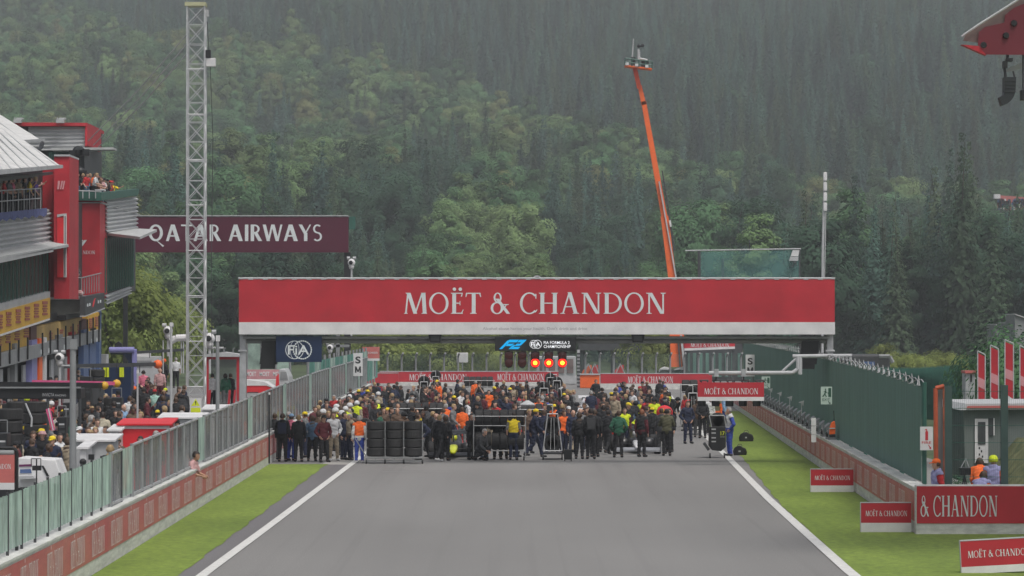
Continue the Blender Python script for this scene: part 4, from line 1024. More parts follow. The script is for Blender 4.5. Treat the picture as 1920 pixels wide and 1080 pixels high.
# green glazed stand wall
SD = 380.0
r = thing('screened_stand', 'large green netted screen with a white top rail behind the banner', 'screen', P(1405, 615, SD))
def gfx(u): return P(u, 0, SD).x
MB().add([P(1312, 560, SD), P(1499, 560, SD), P(1499, 469, SD), P(1312, 472, SD)], [(0, 1, 2, 3)]).build('netting', sheet_mat('teal_netting', (.07, .20, .19), .52, .12, (1, 1, 1), .6), r)
MB().path([P(1285, 470, SD), P(1400, 468, SD), P(1502, 466.5, SD)], .07, 6).build('top_rail', M['lgrey'], r)
mb = MB(); mb.tube(P(1311, 700, SD), P(1311, 471, SD), .16, None, 6); mb.tube(P(1355, 560, SD + 2), P(1355, 485, SD + 2), .15, None, 6); mb.tube(P(1499.5, 700, SD), P(1499.5, 467, SD), .08, None, 6); mb.tube(P(1405.5, 468, SD), P(1405.5, 450, SD), .05, None, 5); mb.build('post', M['dark'], r)
MB().prism([P(1483, 480, SD - 1), P(1497, 480, SD - 1), P(1499, 469, SD - 1), P(1487, 469, SD - 1)], (0, .6, 0)).build('white_sign', M['white'], r); MB().prism([P(1480, 489, SD - 1), P(1497, 489, SD - 1), P(1497, 481, SD - 1), P(1482, 481, SD - 1)], (0, .5, 0)).build('dark_sign', M['lgrey'], r); MB().path([P(1486, 500, SD - 1), P(1490, 489, SD - 1), P(1494, 498, SD - 1)], .06).build('bracket', M['dark'], r)
# boom lift
BD = 345.0
r = thing('boom_lift', 'orange telescopic boom lift with a camera platform against the hill', 'crane', P(1270, 700, BD))
def seg(ua, va, ub, vb, wa, wb_, D=BD, th=.5): 
    a, b = P(ua, va, D), P(ub, vb, D); dx = (b - a).normalized(); n = Vector((dx.z, 0, -dx.x)); ka, kb = wa / F * D / 2, wb_ / F * D / 2
    return MB().prism([a - n * ka, a + n * ka, b + n * kb, b - n * kb], (0, th, 0))
seg(1269, 688, 1268, 625, 21, 24, th=.9).build('lower_boom', M['orange'], r); seg(1283.5, 688, 1277, 628, 4, 4, BD - .4).build('hydraulic_ram', M['lgrey'], r); seg(1275.5, 688, 1271.5, 632, 3, 3, BD - .3).build('hydraulic_ram', M['dark'], r)
seg(1279, 665, 1246, 405, 16, 14, BD + 1, .7).build('outer_boom', M['orange'], r); seg(1247, 412, 1207, 190, 11, 9, BD + 1.1, .5).build('middle_boom', M['orange'], r); seg(1207.5, 196, 1199.5, 160, 9, 7, BD + 1.1, .5).build('inner_boom', M['orange'], r)
seg(1199, 165, 1190, 125, 8, 8, BD + .9, .4).build('fly_boom', mat('deep_orange', (.62, .07, .02), .5, .1), r)
seg(1268, 522, 1236, 340, 2.5, 2.5, BD + .8, .2).build('hose_guard', M['lgrey'], r); seg(1265, 470, 1242, 320, 3, 2, BD + 1, .5).build('edge_strip', M['dark'], r)
seg(1258, 425, 1256, 413, 3.5, 3.5, BD + .7).build('label_plate', M['white'], r)
mb = MB(); mb.prism([P(1256, 702, BD), P(1294, 702, BD), P(1294, 688, BD), P(1278, 687, BD), P(1262, 694, BD)], (0, 2.4, 0)); mb.build('counterweight', M['white'], r, bevel=.08)
MB().prism([P(1236, 702, BD), P(1256, 702, BD), P(1257, 690, BD), P(1246, 687.5, BD), P(1238, 692, BD)], (0, 2.2, 0)).build('cab', M['white'], r, bevel=.08)
mb = MB(); a = P(1240, 700, BD); mb.box(P(1238, 0, BD).x, P(1292, 0, BD).x, BD, BD + 2.3, .5, 1.1); mb.build('chassis', M['dark'], r)
for u in (1245, 1284):
    for dy in (0, 2.1): MB().lathe([(.3, -.18), (.55, -.15), (.55, .15), (.3, .18)], (P(u, 0, BD).x, BD + dy, .55), 'y', 18).build('wheel', M['rubber'], r)
pl = MB(); pl.prism([P(1172, 124, BD), P(1223, 130, BD), P(1223, 127.5, BD), P(1172, 121, BD)], (0, 2, 0)); pl.build('platform_floor', M['orange'], r)
mb = MB()
for k, (u, v) in enumerate(((1172, 122), (1185, 123.5), (1198, 125), (1211, 126.5), (1223, 128))): mb.path([P(u, v, BD), P(u, v - 13, BD)], .05, 5); mb.path([P(u, v, BD + 2), P(u, v - 13, BD + 2)], .05, 5)
mb.path([P(1172, 109, BD), P(1223, 115, BD), P(1223, 115, BD + 2), P(1172, 109, BD + 2), P(1172, 109, BD)], .06, 5); mb.path([P(1172, 116, BD), P(1223, 122, BD)], .05, 5); mb.build('handrail', M['gpaint'], r)
for u in (1176, 1194, 1213): MB().box(P(u - 3, 0, BD).x, P(u + 3, 0, BD).x, BD - .1, BD, P(0, 122 + (u - 1176) * .12, BD).z, P(0, 117 + (u - 1176) * .12, BD).z).build('white_pad', M['white'], r)
mb = MB(); mb.box(P(1184, 0, BD).x, P(1192, 0, BD).x, BD + .6, BD + 1.2, P(0, 120, BD).z, P(0, 106, BD).z); mb.box(P(1203, 0, BD).x, P(1217, 0, BD).x, BD + .5, BD + 1.3, P(0, 124, BD).z, P(0, 111, BD).z); mb.build('equipment_case', M['black'], r)
mb = MB(); mb.tube(P(1185.5, 108, BD + 1), P(1188, 72, BD + 1), .07, .05); mb.build('antenna', M['lgrey'], r); mb = MB(); mb.tube(P(1197, 113, BD + 1), P(1197, 92, BD + 1), .12); mb.tube(P(1199.5, 113, BD + 1), P(1199.5, 94, BD + 1), .05); mb.build('camera_column', M['lgrey'], r)
mb = MB(); mb.ball(P(1198, 86, BD + 1), .17); mb.ball(P(1205, 85, BD + 1), .17); mb.tube(P(1195, 87, BD + 1), P(1207, 86, BD + 1), .08); mb.build('camera_head', M['black'], r)
MB().path([P(1199, 109, BD + .3), P(1214, 112, BD + .3)], .08).build('camera_arm', M['white'], r)

# ================================================================ pit building (one building; its side stands on x = -24)
XF = -24.0
B = thing('pit_building', 'long pit building with corrugated balconies, red panels and yellow garage signs', 'building', (XF, 200, .5))
def side(name, pts, m, depth=.4, X=XF, parent=B, bev=0):
    """a panel on the pit lane side, from pixel corners, thick away from the lane"""
    return MB().prism([PX(u, v, X) for u, v in pts], (-depth, 0, 0)).build(name, m, parent, bevel=bev)
def face(name, pts, D, m, depth=.4, parent=B):
    return MB().prism([P(u, v, D) for u, v in pts], (0, depth, 0)).build(name, m, parent)
def corr(name, q, n, X=None, D=None, parent=B, m=None):
    """horizontal corrugation between four pixel corners (bl, br, tr, tl)"""
    f_ = (lambda u, v: PX(u, v, X)) if X is not None else (lambda u, v: P(u, v, D))
    (a, b, c, d) = [f_(*p) for p in q]; mb = MB(); out = Vector((.16, 0, 0)) if X is not None else Vector((0, -.16, 0))
    st = n * 6
    for k in range(st):
        t0, t1 = k / st, (k + 1) / st; o0 = out * (.5 + .5 * math.sin(t0 * n * 2 * PI)); o1 = out * (.5 + .5 * math.sin(t1 * n * 2 * PI))
        mb.add([a.lerp(d, t0) + o0, b.lerp(c, t0) + o0, b.lerp(c, t1) + o1, a.lerp(d, t1) + o1], [(0, 1, 2, 3)])
    return mb.build(name, m or M['corr'], parent)
M['corr'] = mat('corrugated_cladding', (.46, .47, .48), .42, .08, 1, metal=.15)
M['glaz'] = mat('green_glazing', (.022, .045, .042), .25, .4, .8, stretch=(1, 5, .3))
M['slab'] = mat('slab_edge', (.42, .43, .43), .7, .12, 1)
M['cut'] = mat('shaded_yellow', (.45, .30, .09), .6, .15, 1)  # sign yellow with the shade on its band put into the colour
# solid cores so nothing is hollow, behind the skins
side('core_wall', [(-260, 700), (92, 640), (92, 300), (-260, 300)], M['dark'], 14, XF - .5)
side('core_wall', [(95, 690), (184, 625), (184, 380), (95, 380)], M['dark'], 12, XF - 1.0)
side('garage_block', [(-260, 800), (186, 700), (186, 575), (-260, 640)], M['dark'], 12, XF - .6)
# near half: terrace, corrugated band, awning, glazing, sign bands
corr('corrugated_band', [(-200, 505), (92, 455), (92, 394), (-200, 428)], 7, X=XF)
side('awning', [(-200, 535), (100, 472), (100, 466), (-200, 526)], M['slab'], .5, XF + 1.1)
MB().prism([PX(-200, 505, XF), PX(92, 457, XF), PX(92, 452, XF), PX(-200, 500, XF)], (1.1, 0, -.15)).build('awning_roof', M['slab'], B)
side('glazing', [(-200, 625), (92, 548), (92, 474), (-200, 528)], M['glaz'], .3)
mb = MB()
for k in range(34):
    u = -150 + k * 7.2; a = PX(u, 474 + (92 - u) * .22, XF + .03); b = PX(u, 549 + (92 - u) * .25, XF + .03); mb.prism([(XF + .03, a.y, b.z), (XF + .03, a.y + .10, b.z), (XF + .03, a.y + .10, a.z), (XF + .03, a.y, a.z)], (.06, 0, 0))
mb.build('glazing_grille', M['gpaint'], B)
side('sill', [(-200, 640), (94, 558), (94, 546), (-200, 622)], M['slab'], .5, XF + .25)
side('sign_band', [(-200, 692), (94, 596), (94, 558), (-200, 641)], M['yellow'], .3, XF + .3)
side('sign_edge', [(-200, 697), (94, 600), (94, 597), (-200, 692.5)], M['white'], .3, XF + .34)
side('sign_band', [(-200, 735), (57, 652), (57, 613), (-200, 690)], M['yellow'], .3, XF - .15)
pm = mat('brown_red_print', (.34, .09, .06), .6, .15, 4)
def prints(us, vt, sl, h, X, w_=4.6):
    mb = MB()
    for u in us:
        for (a0, a1, f0, f1) in ((0, 1, 0, .22), (.1, .9, .30, .42), (0, 1, .50, .60), (.15, .85, .66, .76), (0, 1, .84, 1)):
            ua, ub = u + (a0 - .5) * w_ * 2, u + (a1 - .5) * w_ * 2; va = vt + sl * (u) + h * f0; vb = vt + sl * u + h * f1
            mb.prism([PX(ua, vb, X), PX(ub, vb, X), PX(ub, va, X), PX(ua, va, X)], (.03, 0, 0))
    return mb.build('print', pm, B)
prints([0, 16, 34, 51, 68, 84], 590, -.30, 26, XF + .31); prints([-2, 15, 32, 49], 622, -.31, 26, XF - .14)
side('sign_band', [(69, 650), (152, 626), (152, 595), (69, 612)], M['cut'], .3, XF - .2); prints([95, 115, 135, 148], 650, -.28, 17, XF - .19, 3)
side('sign_band', [(164, 625), (188, 617), (188, 585), (164, 592)], M['yellow'], .3, XF); prints([170, 181], 648, -.3, 18, XF + .01, 3)
side('sign_edge', [(164, 629), (189, 620), (189, 617), (164, 625)], M['white'], .3, XF + .03)
# garage number strip, pillars, openings
side('number_strip', [(-200, 745), (190, 638), (190, 617), (-200, 712)], M['grey'], .3, XF + .2)
mb = MB()
for u in (18, 35, 78, 92, 121, 136, 150, 172, 182): 
    a = PX(u, 677 - u * .22, XF + .22); mb.box(XF + .2, XF + .225, a.y - .12, a.y + .12, a.z - .12, a.z + .12)
mb.build('garage_numbers', M['letter'], B)
mb = MB()
for u in (-10, 8, 25, 42, 70, 85, 99, 114, 128, 141, 155, 166, 177): mb.box(XF + .22, XF + .3, PX(u, 0, XF).y, PX(u, 0, XF).y + .1, PX(u, 684 - u * .24, XF).z, PX(u, 645 - u * .3, XF).z)
mb.build('strip_grille', M['black'], B)
for (u0, u1, c, dx) in ((60, 70, 'lilac', .05), (-30, -20, 'grey', .0), (157, 166, 'blue', .1), (169, 180, 'blue', .0), (74, 80, 'orange', .1), (84, 88, 'white', .12), (28, 33, 'grey', .0), (110, 118, 'grey', 0), (135, 142, 'red', 0)):
    side('pillar', [(u0, 760), (u1, 760), (u1, 650 - u1 * .2), (u0, 650 - u0 * .2)], M[c], .3, XF + dx)
for (u0, u1) in ((58, 69), (153, 164)):
    side('upper_pillar', [(u0, 668), (u1, 664), (u1, 596), (u0, 602)], mat('dark_red_pillar', (.10, .035, .03), .6, .1), .4, XF - .05)
mb = MB()
for k in range(10): 
    u = -60 + k * 26; mb.prism([PX(u, 770, XF - .25), PX(u + 14, 765, XF - .25), PX(u + 14, 690 - u * .2, XF - .25), PX(u, 694 - u * .2, XF - .25)], (-.1, 0, 0))
mb.build('garage_shutters', M['lgrey'], B)
# roof canopies of the terrace (tilted white fabric)
def canopy(pts, m, th=(0, 0, -.12), nm='canopy'): return MB().prism(pts, th).build(nm, m, B)
fab = mat('white_fabric', (.56, .56, .55), .75, .12, .8)
canopy([PX(-150, 195, -33), PX(-60, 190, -33) , PX(111, 309, XF + 1.8), PX(-160, 330, XF + 1.8)], fab)
canopy([PX(-150, 200, -36), PX(-40, 190, -36), PX(76, 262, -27), PX(-130, 272, -27)], fab)
mb = MB(); mb.prism([PX(-160, 330, XF + 1.82), PX(118, 309, XF + 1.82), PX(118, 315, XF + 1.82), PX(-160, 344, XF + 1.82)], (-.25, 0, 0)); mb.prism([PX(-130, 272, -26.9), PX(84, 260, -26.9), PX(84, 265, -26.9), PX(-130, 281, -26.9)], (-.25, 0, 0)); mb.build('canopy_fascia', M['lgrey'], B)
mb = MB()
for k in range(16):
    a = PX(-150 + 17 * k, 330 - 1.3 * k, XF + 1.8); b = PX(-140 + 6 * k, 194, -33); mb.tube(a + Vector((0, 0, .02)), b + Vector((0, 0, .02)), .04, None, 4)
mb.build('canopy_ribs', M['lgrey'], B)
side('canopy_beam', [(-160, 362), (99, 327), (99, 322), (-160, 352)], M['black'], .2, XF + .4)
for u in (2, 14, 26, 46, 58, 72): side('terrace_mullion', [(u, 400), (u + 1.6, 400), (u + 1.6, 325), (u, 325)], M['lgrey'], .2, XF - 2.4)
side('terrace_back', [(-160, 420), (92, 400), (92, 322), (-160, 335)], M['glaz'], .3, XF - 3)
side('terrace_floor', [(-160, 430), (92, 396), (92, 392), (-160, 424)], M['slab'], 4, XF + .1)
mb = MB()
for k in range(16):
    u = -80 + k * 10.4; a = PX(u, 392 + (75 - u) * .1, XF + .12); mb.tube(a, a + Vector((0, 0, 1.05)), .03, None, 5)
for h in (.55, 1.05): mb.tube(PX(-80, 407.5, XF + .12) + Vector((0, 0, h)), PX(76, 392, XF + .12) + Vector((0, 0, h)), .03, None, 5)
mb.build('terrace_railing', M['lgrey'], B)
mb = MB()
for k in range(12):
    a = PX(-80 + 14 * k, 391 + (75 + 80 - 14 * k) * .1 - 0, XF + .2); b = PX(-66 + 14 * k, 391 + (75 + 66 - 14 * k) * .1, XF + .2)
    mb.add([a, b, b - Vector((0, 0, .32)), (a + b) / 2 - Vector((-.03, 0, .45)), a - Vector((0, 0, .3))], [(0, 1, 2, 3, 4)])
mb.build('blue_bunting', mat('blue_bunting', (.08, .10, .24), .8, .3, 3), B)
# red tower between the halves
face('red_panel', [(66, 395), (101, 560), (101, 300), (66, 318)][:0] or [(66, 556), (101, 556), (101, 318), (66, 320)], 192, M['red'], 5)
face('red_tower', [(101, 560), (130, 560), (130, 293), (101, 293)], 190, M['red'], 4)
face('tower_cap', [(101, 293), (130, 293), (130, 289.5), (101, 289.5)], 189.9, M['lgrey'], 4.2)
face('bright_red_strip', [(107, 520), (119, 520), (119, 408), (107, 408)], 189.9, M['bright'], .05); face('white_strip', [(119.3, 520), (124.5, 520), (124.5, 403), (119.3, 403)], 189.88, M['white'], .08); face('black_strip', [(121.2, 520), (122.6, 520), (122.6, 405), (121.2, 405)], 189.84, M['black'], .03)  # strip in the brighter red paint, with white and black bands beside it
face('strip_head', [(107, 407.5), (124.5, 402.5), (124.5, 400), (107, 402)], 189.9, M['lgrey'], .08)
mb = MB(); put_polys(mb, *[[(0, [(0, 0), (.35, 0), (.6, 1), (.15, 1)]), (0, [(.55, 0), (.8, 0), (1.2, 1), (.85, 1)]), (0, [(1.0, 0), (1.25, 0), (1.6, 1), (1.3, 1)])]], P(107, 355, 189.96), FX, FZ, 15 / F * 190, 16 / F * 190, 1.6, FN, .02); mb.build('pale_print', mat('pale_pink_print', (.60, .30, .32), .6, .1), B)
# second half: panel, corrugated box, awnings
face('red_panel', [(130, 560), (187, 560), (187, 376), (130, 374)], 214, M['red'], 4)
mb = MB(); o_ = P(130, 461, 213.98)
for pts_ in ([(0, 0), (.10, 0), (.28, .42), (.62, .42), (.70, .60), (.36, .60), (.40, .72), (.78, .72), (.86, 1), (.30, 1), (.12, .7)], [(.62, 0), (.80, 0), (1.06, 1), (.90, 1)]):
    put_polys(mb, [(0, pts_)], o_, FX, FZ, 33 / F * 214, 11 / F * 214, 1.06, FN, .02)
p, t = glyph_polys('& CHANDON', SERIF); put_polys(mb, p, P(131, 476.5, 213.98), FX, FZ, 47 / F * 214, 6.6 / F * 214, t, FN, .02, 0, .004); mb.build('lettering', M['letter'], B)
corr('corrugated_box', [(187, 437), (194, 437), (194, 374), (187, 376)], 7, D=222)
side('corner_trim', [(187, 560), (195, 560), (195, 373), (187, 373)], M['grey'], .4, -24.6)
corr('corrugated_box', [(196, 436), (255, 428), (255, 368), (196, 374)], 8, X=-24)
side('box_core', [(190, 560), (254, 545), (254, 386), (190, 394)], M['dark'], 8, -24.3)
MB().prism([P(196, 436, 218), P(252, 428, 234), P(294, 430, 226), P(262, 444, 214)], (0, 0, -.15)).build('awning', M['slab'], B)
side('glazing', [(196, 552), (250, 536), (250, 444), (196, 446)], M['glaz'], .3, -24)
mb = MB()
for k in range(14):
    u = 197 + k * 4; a = PX(u, 446, -23.95); mb.box(-23.97, -23.9, a.y, a.y + .1, PX(u, 549 - k * 1.1, -24).z, a.z)
mb.build('glazing_grille', M['gpaint'], B)
corr('corrugated_base', [(196, 572), (243, 551), (243, 536), (196, 552)], 3, X=-23.9)
# rooftop terrace with green fascia, upper corrugated storey
MB().prism([P(130, 376, 214), P(187, 377, 214), P(258, 368, 236), P(262, 355, 236), P(187, 360, 213), P(130, 359, 213)][:0] or [PX(190, 376, -23.6), PX(259, 366, -23.6), PX(261, 354, -23.6), PX(190, 361, -23.6)], (-.3, 0, 0)).build('green_fascia', M['gpaint'], B)
face('green_fascia', [(130, 375), (190, 376.5), (190, 361), (130, 358)], 213.7, M['gpaint'], .3)
face('roof_slab', [(130, 381), (190, 381), (190, 379), (130, 379)], 213.9, M['slab'], 22)
mb = MB()
for u in (131, 143, 155, 167, 179): mb.tube(P(u, 372, 213.5), P(u, 356, 213.5), .035, None, 5)
mb.tube(P(131, 357, 213.5), P(190, 359, 213.5), .035, None, 5); mb.tube(P(178, 357, 213.5), P(196, 356, 213.5), .05, None, 5); mb.build('roof_railing', M['lgrey'], B)
corr('upper_storey', [(53, 284), (159, 281), (159, 238), (53, 238)], 6, D=236)
face('upper_core', [(20, 372), (158, 372), (158, 236), (20, 236)], 236.3, M['dark'], 10)
face('red_roof_edge', [(0, 236), (162, 236), (162, 230), (0, 229)], 235.5, M['red'], 10); face('red_corner', [(159, 274), (163, 272), (163, 230), (159, 230)], 235.6, M['red'], 8)
mb = MB()
for k in range(12): mb.tube(P(92 + k * 3.6, 330, 236), P(92 + k * 3.6, 284, 236), .05, None, 4)
mb.build('louvre_fins', M['gpaint'], B)
MB().prism([P(95, 282, 234), P(212, 280, 234), P(212, 276, 234), P(95, 277, 234)], (0, 2, 0)).build('upper_awning', M['slab'], B)
MB().path([PX(79, 268, -26), PX(76, 277, -26), PX(66, 286, -26)], .12, 6).build('canopy_bracket', M['black'], B)
for u in (32, 112): 
    mb = MB(); a = P(u, 230, 235); mb.box(a.x - .25, a.x + .25, 235, 235.4, a.z, a.z + .22); mb.tube((a.x - .2, 235.2, a.z + .2), (a.x - .2, 235.2, a.z + .36), .04); mb.box(a.x - .1, a.x + .35, 235.1, 235.3, a.z + .22, a.z + .33); mb.build('roof_camera', M['lgrey'], B)
# middle balcony
face('balcony_floor', [(94, 562), (158, 562), (158, 554), (94, 552)], 199, M['lgrey'], 8); face('balcony_soffit', [(96, 596), (153, 583), (158, 562), (94, 562)], 199.2, mat('soffit_panel', (.20, .21, .19), .7, .15), 6)
mb = MB()
for k in range(8): u = 94 + k * 8.4; mb.tube(P(u, 552, 198.9), P(u, 521, 198.9), .03, None, 5)
mb.tube(P(94, 521, 198.9), P(153, 521, 198.9), .035, None, 5); mb.tube(P(153, 521, 198.9), PX(190, 512, -22.9), .035, None, 5)
for k in range(8): a = P(153, 552, 198.9).lerp(PX(190, 546, -22.9), k / 8); mb.tube(a, a + Vector((0, 0, .95)), .03, None, 5)
mb.build('balcony_railing', M['grey'], B)
mb = MB()
for k in range(11): mb.ball(P(96 + k * 5.4 + (k % 3), 550 - (k % 2) * 2, 198.7), .14 + .03 * (k % 3), 8)
mb.build('flower_box', mat('red_and_white_flowers', (.50, .10, .10), .8, .5, 9, tint=(.6, .5, .5)), B)
side('dark_sign', [(160, 592), (196, 577), (196, 549), (160, 556)], M['dark'], .3, -23.0); side('dark_sign_edge', [(160, 594), (197, 579), (197, 577), (160, 592.2)], M['lgrey'], .3, -22.98)
mb = MB(); a = PX(170, 573, -22.98)
for k, (u, v) in enumerate(((164, 572), (168, 571), (184, 566), (188, 565))): q = PX(u, v, -22.98); mb.box(-22.99, -22.96, q.y - .1, q.y + .3, q.z - .08, q.z + .08)
mb.build('small_print', M['letter'], B); mb = MB(); q = PX(176, 567, -22.98); mb.prism([(-22.99, q.y - .5, q.z - .25), (-22.99, q.y + .2, q.z - .05), (-22.99, q.y + .6, q.z + .25), (-22.99, q.y - .1, q.z + .05)], (.03, 0, 0)); mb.build('red_emblem', M['bright'], B)
side('black_opening', [(124, 600), (162, 588), (162, 565), (152, 585), (124, 592)], M['black'], .5, -23.9)
side('end_wall', [(186, 760), (190, 760), (190, 575), (186, 577)], M['blue'], 10, -24)
# black camera crane on the roof terrace
r = thing('camera_tower', 'black robotic camera rig standing on the roof terrace of the pit building', 'camera', P(150, 358, 216))
mb = MB(); mb.tube(P(147, 358, 216), P(147, 315, 216), .12, .10); mb.tube(P(145, 316, 216), P(150, 290, 216), .10); mb.build('column', M['black'], r)
mb = MB(); mb.ball(P(146, 284, 216), .34, 12); mb.box(P(130, 0, 216).x, P(142, 0, 216).x, 215.7, 216.3, P(0, 294, 216).z, P(0, 282, 216).z); mb.box(P(155, 0, 216).x, P(168, 0, 216).x, 215.7, 216.3, P(0, 292, 216).z, P(0, 280, 216).z); mb.build('head', M['black'], r); MB().prism([P(139, 282, 215.6), P(157, 279, 215.6), P(152, 274, 215.6), P(142, 275, 215.6)], (0, .6, 0)).build('hood', M['dark'], r)
mb = MB(); mb.ball(P(150, 322, 216), .30, 12); mb.box(P(138, 0, 216).x, P(146, 0, 216).x, 215.8, 216.2, P(0, 330, 216).z, P(0, 318, 216).z); mb.box(P(155, 0, 216).x, P(163, 0, 216).x, 215.8, 216.2, P(0, 328, 216).z, P(0, 320, 216).z); mb.build('control_box', M['black'], r)

# ================================================================ far right: stand roof, hanging speakers, hut, flags
CD = 78.0
r = thing('grandstand_roof', 'deep red pointed grandstand roof entering from the top corner', 'roof', P(1960, 60, CD))
MB().prism([P(1806, 86, CD), P(1845, 98, CD), P(1850, 103, CD), P(2100, 103, CD), P(2100, -60, CD), P(1910, -20, CD)][:0] or [P(1846, 102, CD), P(2700, 108, CD), P(2700, -300, CD), P(1902, 14, CD), P(1885, 28, CD), P(1884, 42, CD), P(1848, 50, CD), P(1836, 60, CD), P(1834, 84, CD)], (1.2, 7, .52)).build('red_girder', mat('deep_red_steel', (.13, .014, .024), .5, .15, .5), r)
MB().prism([P(1804, 83, CD - .3), P(1836, 86, CD - .3), P(1850, 103, CD - .3), P(1842, 100, CD - .3)], (0, .28, 0)).build('red_tip', M['red'], r)
MB().prism([P(1806, 76, CD + .1), P(1836, 80, CD + .1), P(1900, 30, CD + .1), P(1960, -10, CD + .1), P(1914, -3, CD + .1), P(1880, 18, CD + .1), P(1840, 42, CD + .1), P(1812, 62, CD + .1)], (1.15, 7, .58)).build('grey_soffit', mat('brown_grey_soffit', (.17, .13, .12), .8, .1), r)
MB().path([P(1804, 68, CD), P(1812, 62, CD), P(1840, 43, CD), P(1880, 18, CD), P(1914, -4, CD), P(1960, -30, CD)], .025, 6).build('white_edge', M['lgrey'], r)
for (u, v) in ((1845, 84), (1887, 66), (1902, 43)): MB().lathe([(.07, 0), (.06, -.04), (.001, -.04)], P(u, v, CD - .31 if u < 1860 else CD - .02), 'y', 12).build('spotlight', M['black'], r)
r = thing('hanging_speaker', 'curved black speaker hanging from the red grandstand roof', 'speaker', P(1890, 197, CD))
mb = MB(); oc = []; ic = []
for k in range(9):
    t = k / 8.0 * R(78); oc.append(P(1869 + 0 + (36) * math.cos(t), 158 + 38 * math.sin(t), CD)); ic.append(P(1869 + 14 * math.cos(t), 158 + 22 * math.sin(t), CD))
pts_ = [P(1884, 144, CD), P(1906, 144, CD)] + [P(1874 + 31 * math.cos(R(80) * k / 8), 166 + 32 * math.sin(R(80) * k / 8), CD) for k in range(9)] + [P(1875, 182, CD), P(1882, 178, CD), P(1884, 172, CD)]
mb.prism(pts_, (0, .35, 0)); mb.build('cabinet', mat('speaker_black', (.02, .024, .028), .5, .2), r)
for k in range(4): MB().prism([P(1884, 150 + k * 7, CD - .015), P(1905.5, 150 + k * 7, CD - .015), P(1905.5, 151 + k * 7, CD - .015), P(1884, 151 + k * 7, CD - .015)], (0, .01, 0)).build('seam', M['dark'], r)
MB().path([P(1886, 144, CD + .1), P(1884, 128, CD + .1), P(1890, 108, CD + .1), P(1890, 100, CD + .1)], .03).build('hanger', M['dark'], r); MB().path([P(1903, 144, CD + .1), P(1900, 133, CD + .1)], .02).build('hanger', M['dark'], r)
MB().prism([P(1882, 127, CD), P(1890, 127, CD), P(1890, 112, CD), P(1882, 114, CD)], (0, .2, 0)).build('clamp', M['black'], r); MB().prism([P(1888, 115, CD), P(1900, 114, CD), P(1900, 108, CD), P(1888, 109, CD)], (0, .2, 0)).build('clamp', M['black'], r)
MB().prism([P(1884, 136, CD + .3), P(1886, 130, CD + .3), P(1960, 100, CD + .3), P(1960, 118, CD + .3)], (0, .1, 0)).build('pale_arm', M['lgrey'], r)
r = thing('hanging_speaker', 'second hanging speaker cut off by the frame edge', 'speaker', P(1922, 187, CD)); MB().box(P(1916, 0, CD).x, P(1938, 0, CD).x, CD, CD + .3, P(0, 187, CD).z, P(0, 168, CD).z).build('cabinet', M['black'], r, bevel=.01); MB().tube(P(1919, 168, CD + .1), P(1919, 100, CD + .1), .02).build('hanger', M['dark'], r)
# hut
HD = 104.0
r = thing('trackside_hut', 'grey green marshal hut with red roof edge and white door', 'building', P(1860, 905, HD))
z0 = 0.0
MB().prism([P(1810, 905, HD), P(1990, 905, HD), P(1990, 768, HD), P(1806, 768, HD)], (0, 6, 0)).build('wall', mat('hut_wall', (.14, .165, .155), .8, .12, .8), r)
MB().prism([P(1801, 769, HD - .25), P(1990, 767, HD - .25), P(1990, 756, HD - .25), P(1812, 757, HD - .25)], (0, 6.5, 0)).build('roof', M['lgrey'], r)
MB().prism([P(1812, 766, HD - .28), P(1990, 765, HD - .28), P(1990, 760, HD - .28), P(1814, 761, HD - .28)], (0, .02, 0)).build('red_edge', M['red2'], r)
d = MB().box(P(1827, 0, HD).x, P(1852, 0, HD).x, HD - .05, HD - .003, P(0, 868, HD).z, P(0, 785, HD).z).build('door', M['white'], r)
MB().box(P(1833, 0, HD).x, P(1847, 0, HD).x, HD - .07, HD - .052, P(0, 833, HD).z, P(0, 791, HD).z).build('pane', M['dark'], d)
mb = MB()
for k, (u, v) in enumerate(((1836, 840), (1840, 846), (1836, 852), (1842, 856), (1838, 861))): q = P(u, v, HD - .06); mb.box(q.x - .02, q.x + .02, HD - .056, HD - .052, q.z - .03, q.z + .03)
mb.build('chequer_marks', M['black'], d)
wn_ = MB().box(P(1853, 0, HD).x, P(1863, 0, HD).x, HD - .04, HD - .003, P(0, 816, HD).z, P(0, 784, HD).z).build('window', M['dark'], r); MB().box(P(1862, 0, HD).x, P(1864, 0, HD).x, HD - .06, HD - .042, P(0, 816, HD).z, P(0, 784, HD).z).build('frame', M['white'], wn_)
# earth bank beside the hut
mb = MB(); n_ = 17
for j in range(n_):
    for i in range(n_):
        x = 11.9 + i * .32 if i < 14 else (16.5, 19.5, 24.0)[i - 14]; y = 94.8 + j * .55; z = min(2.0 if i < 15 else 1.2, (x - 12.5) * 1.15) * min(1, j * .4) + .06 * math.sin(i * 1.7 + j) + .07 * math.sin(i * .9 - j * 2.3); mb.v.append((x, y, -.05 if j in (0, n_ - 1) or i == n_ - 1 else max(-.02, z)))
for j in range(n_ - 1):
    for i in range(n_ - 1): mb.f.append((j * n_ + i, j * n_ + i + 1, (j + 1) * n_ + i + 1, (j + 1) * n_ + i)); mb.m.append(0)
o = mb.build('embankment', mat('dry_grass', (.10, .13, .05), .95, .4, 2.5, tint=(.20, .20, .09)), None, smooth=True); o['kind'] = 'structure'
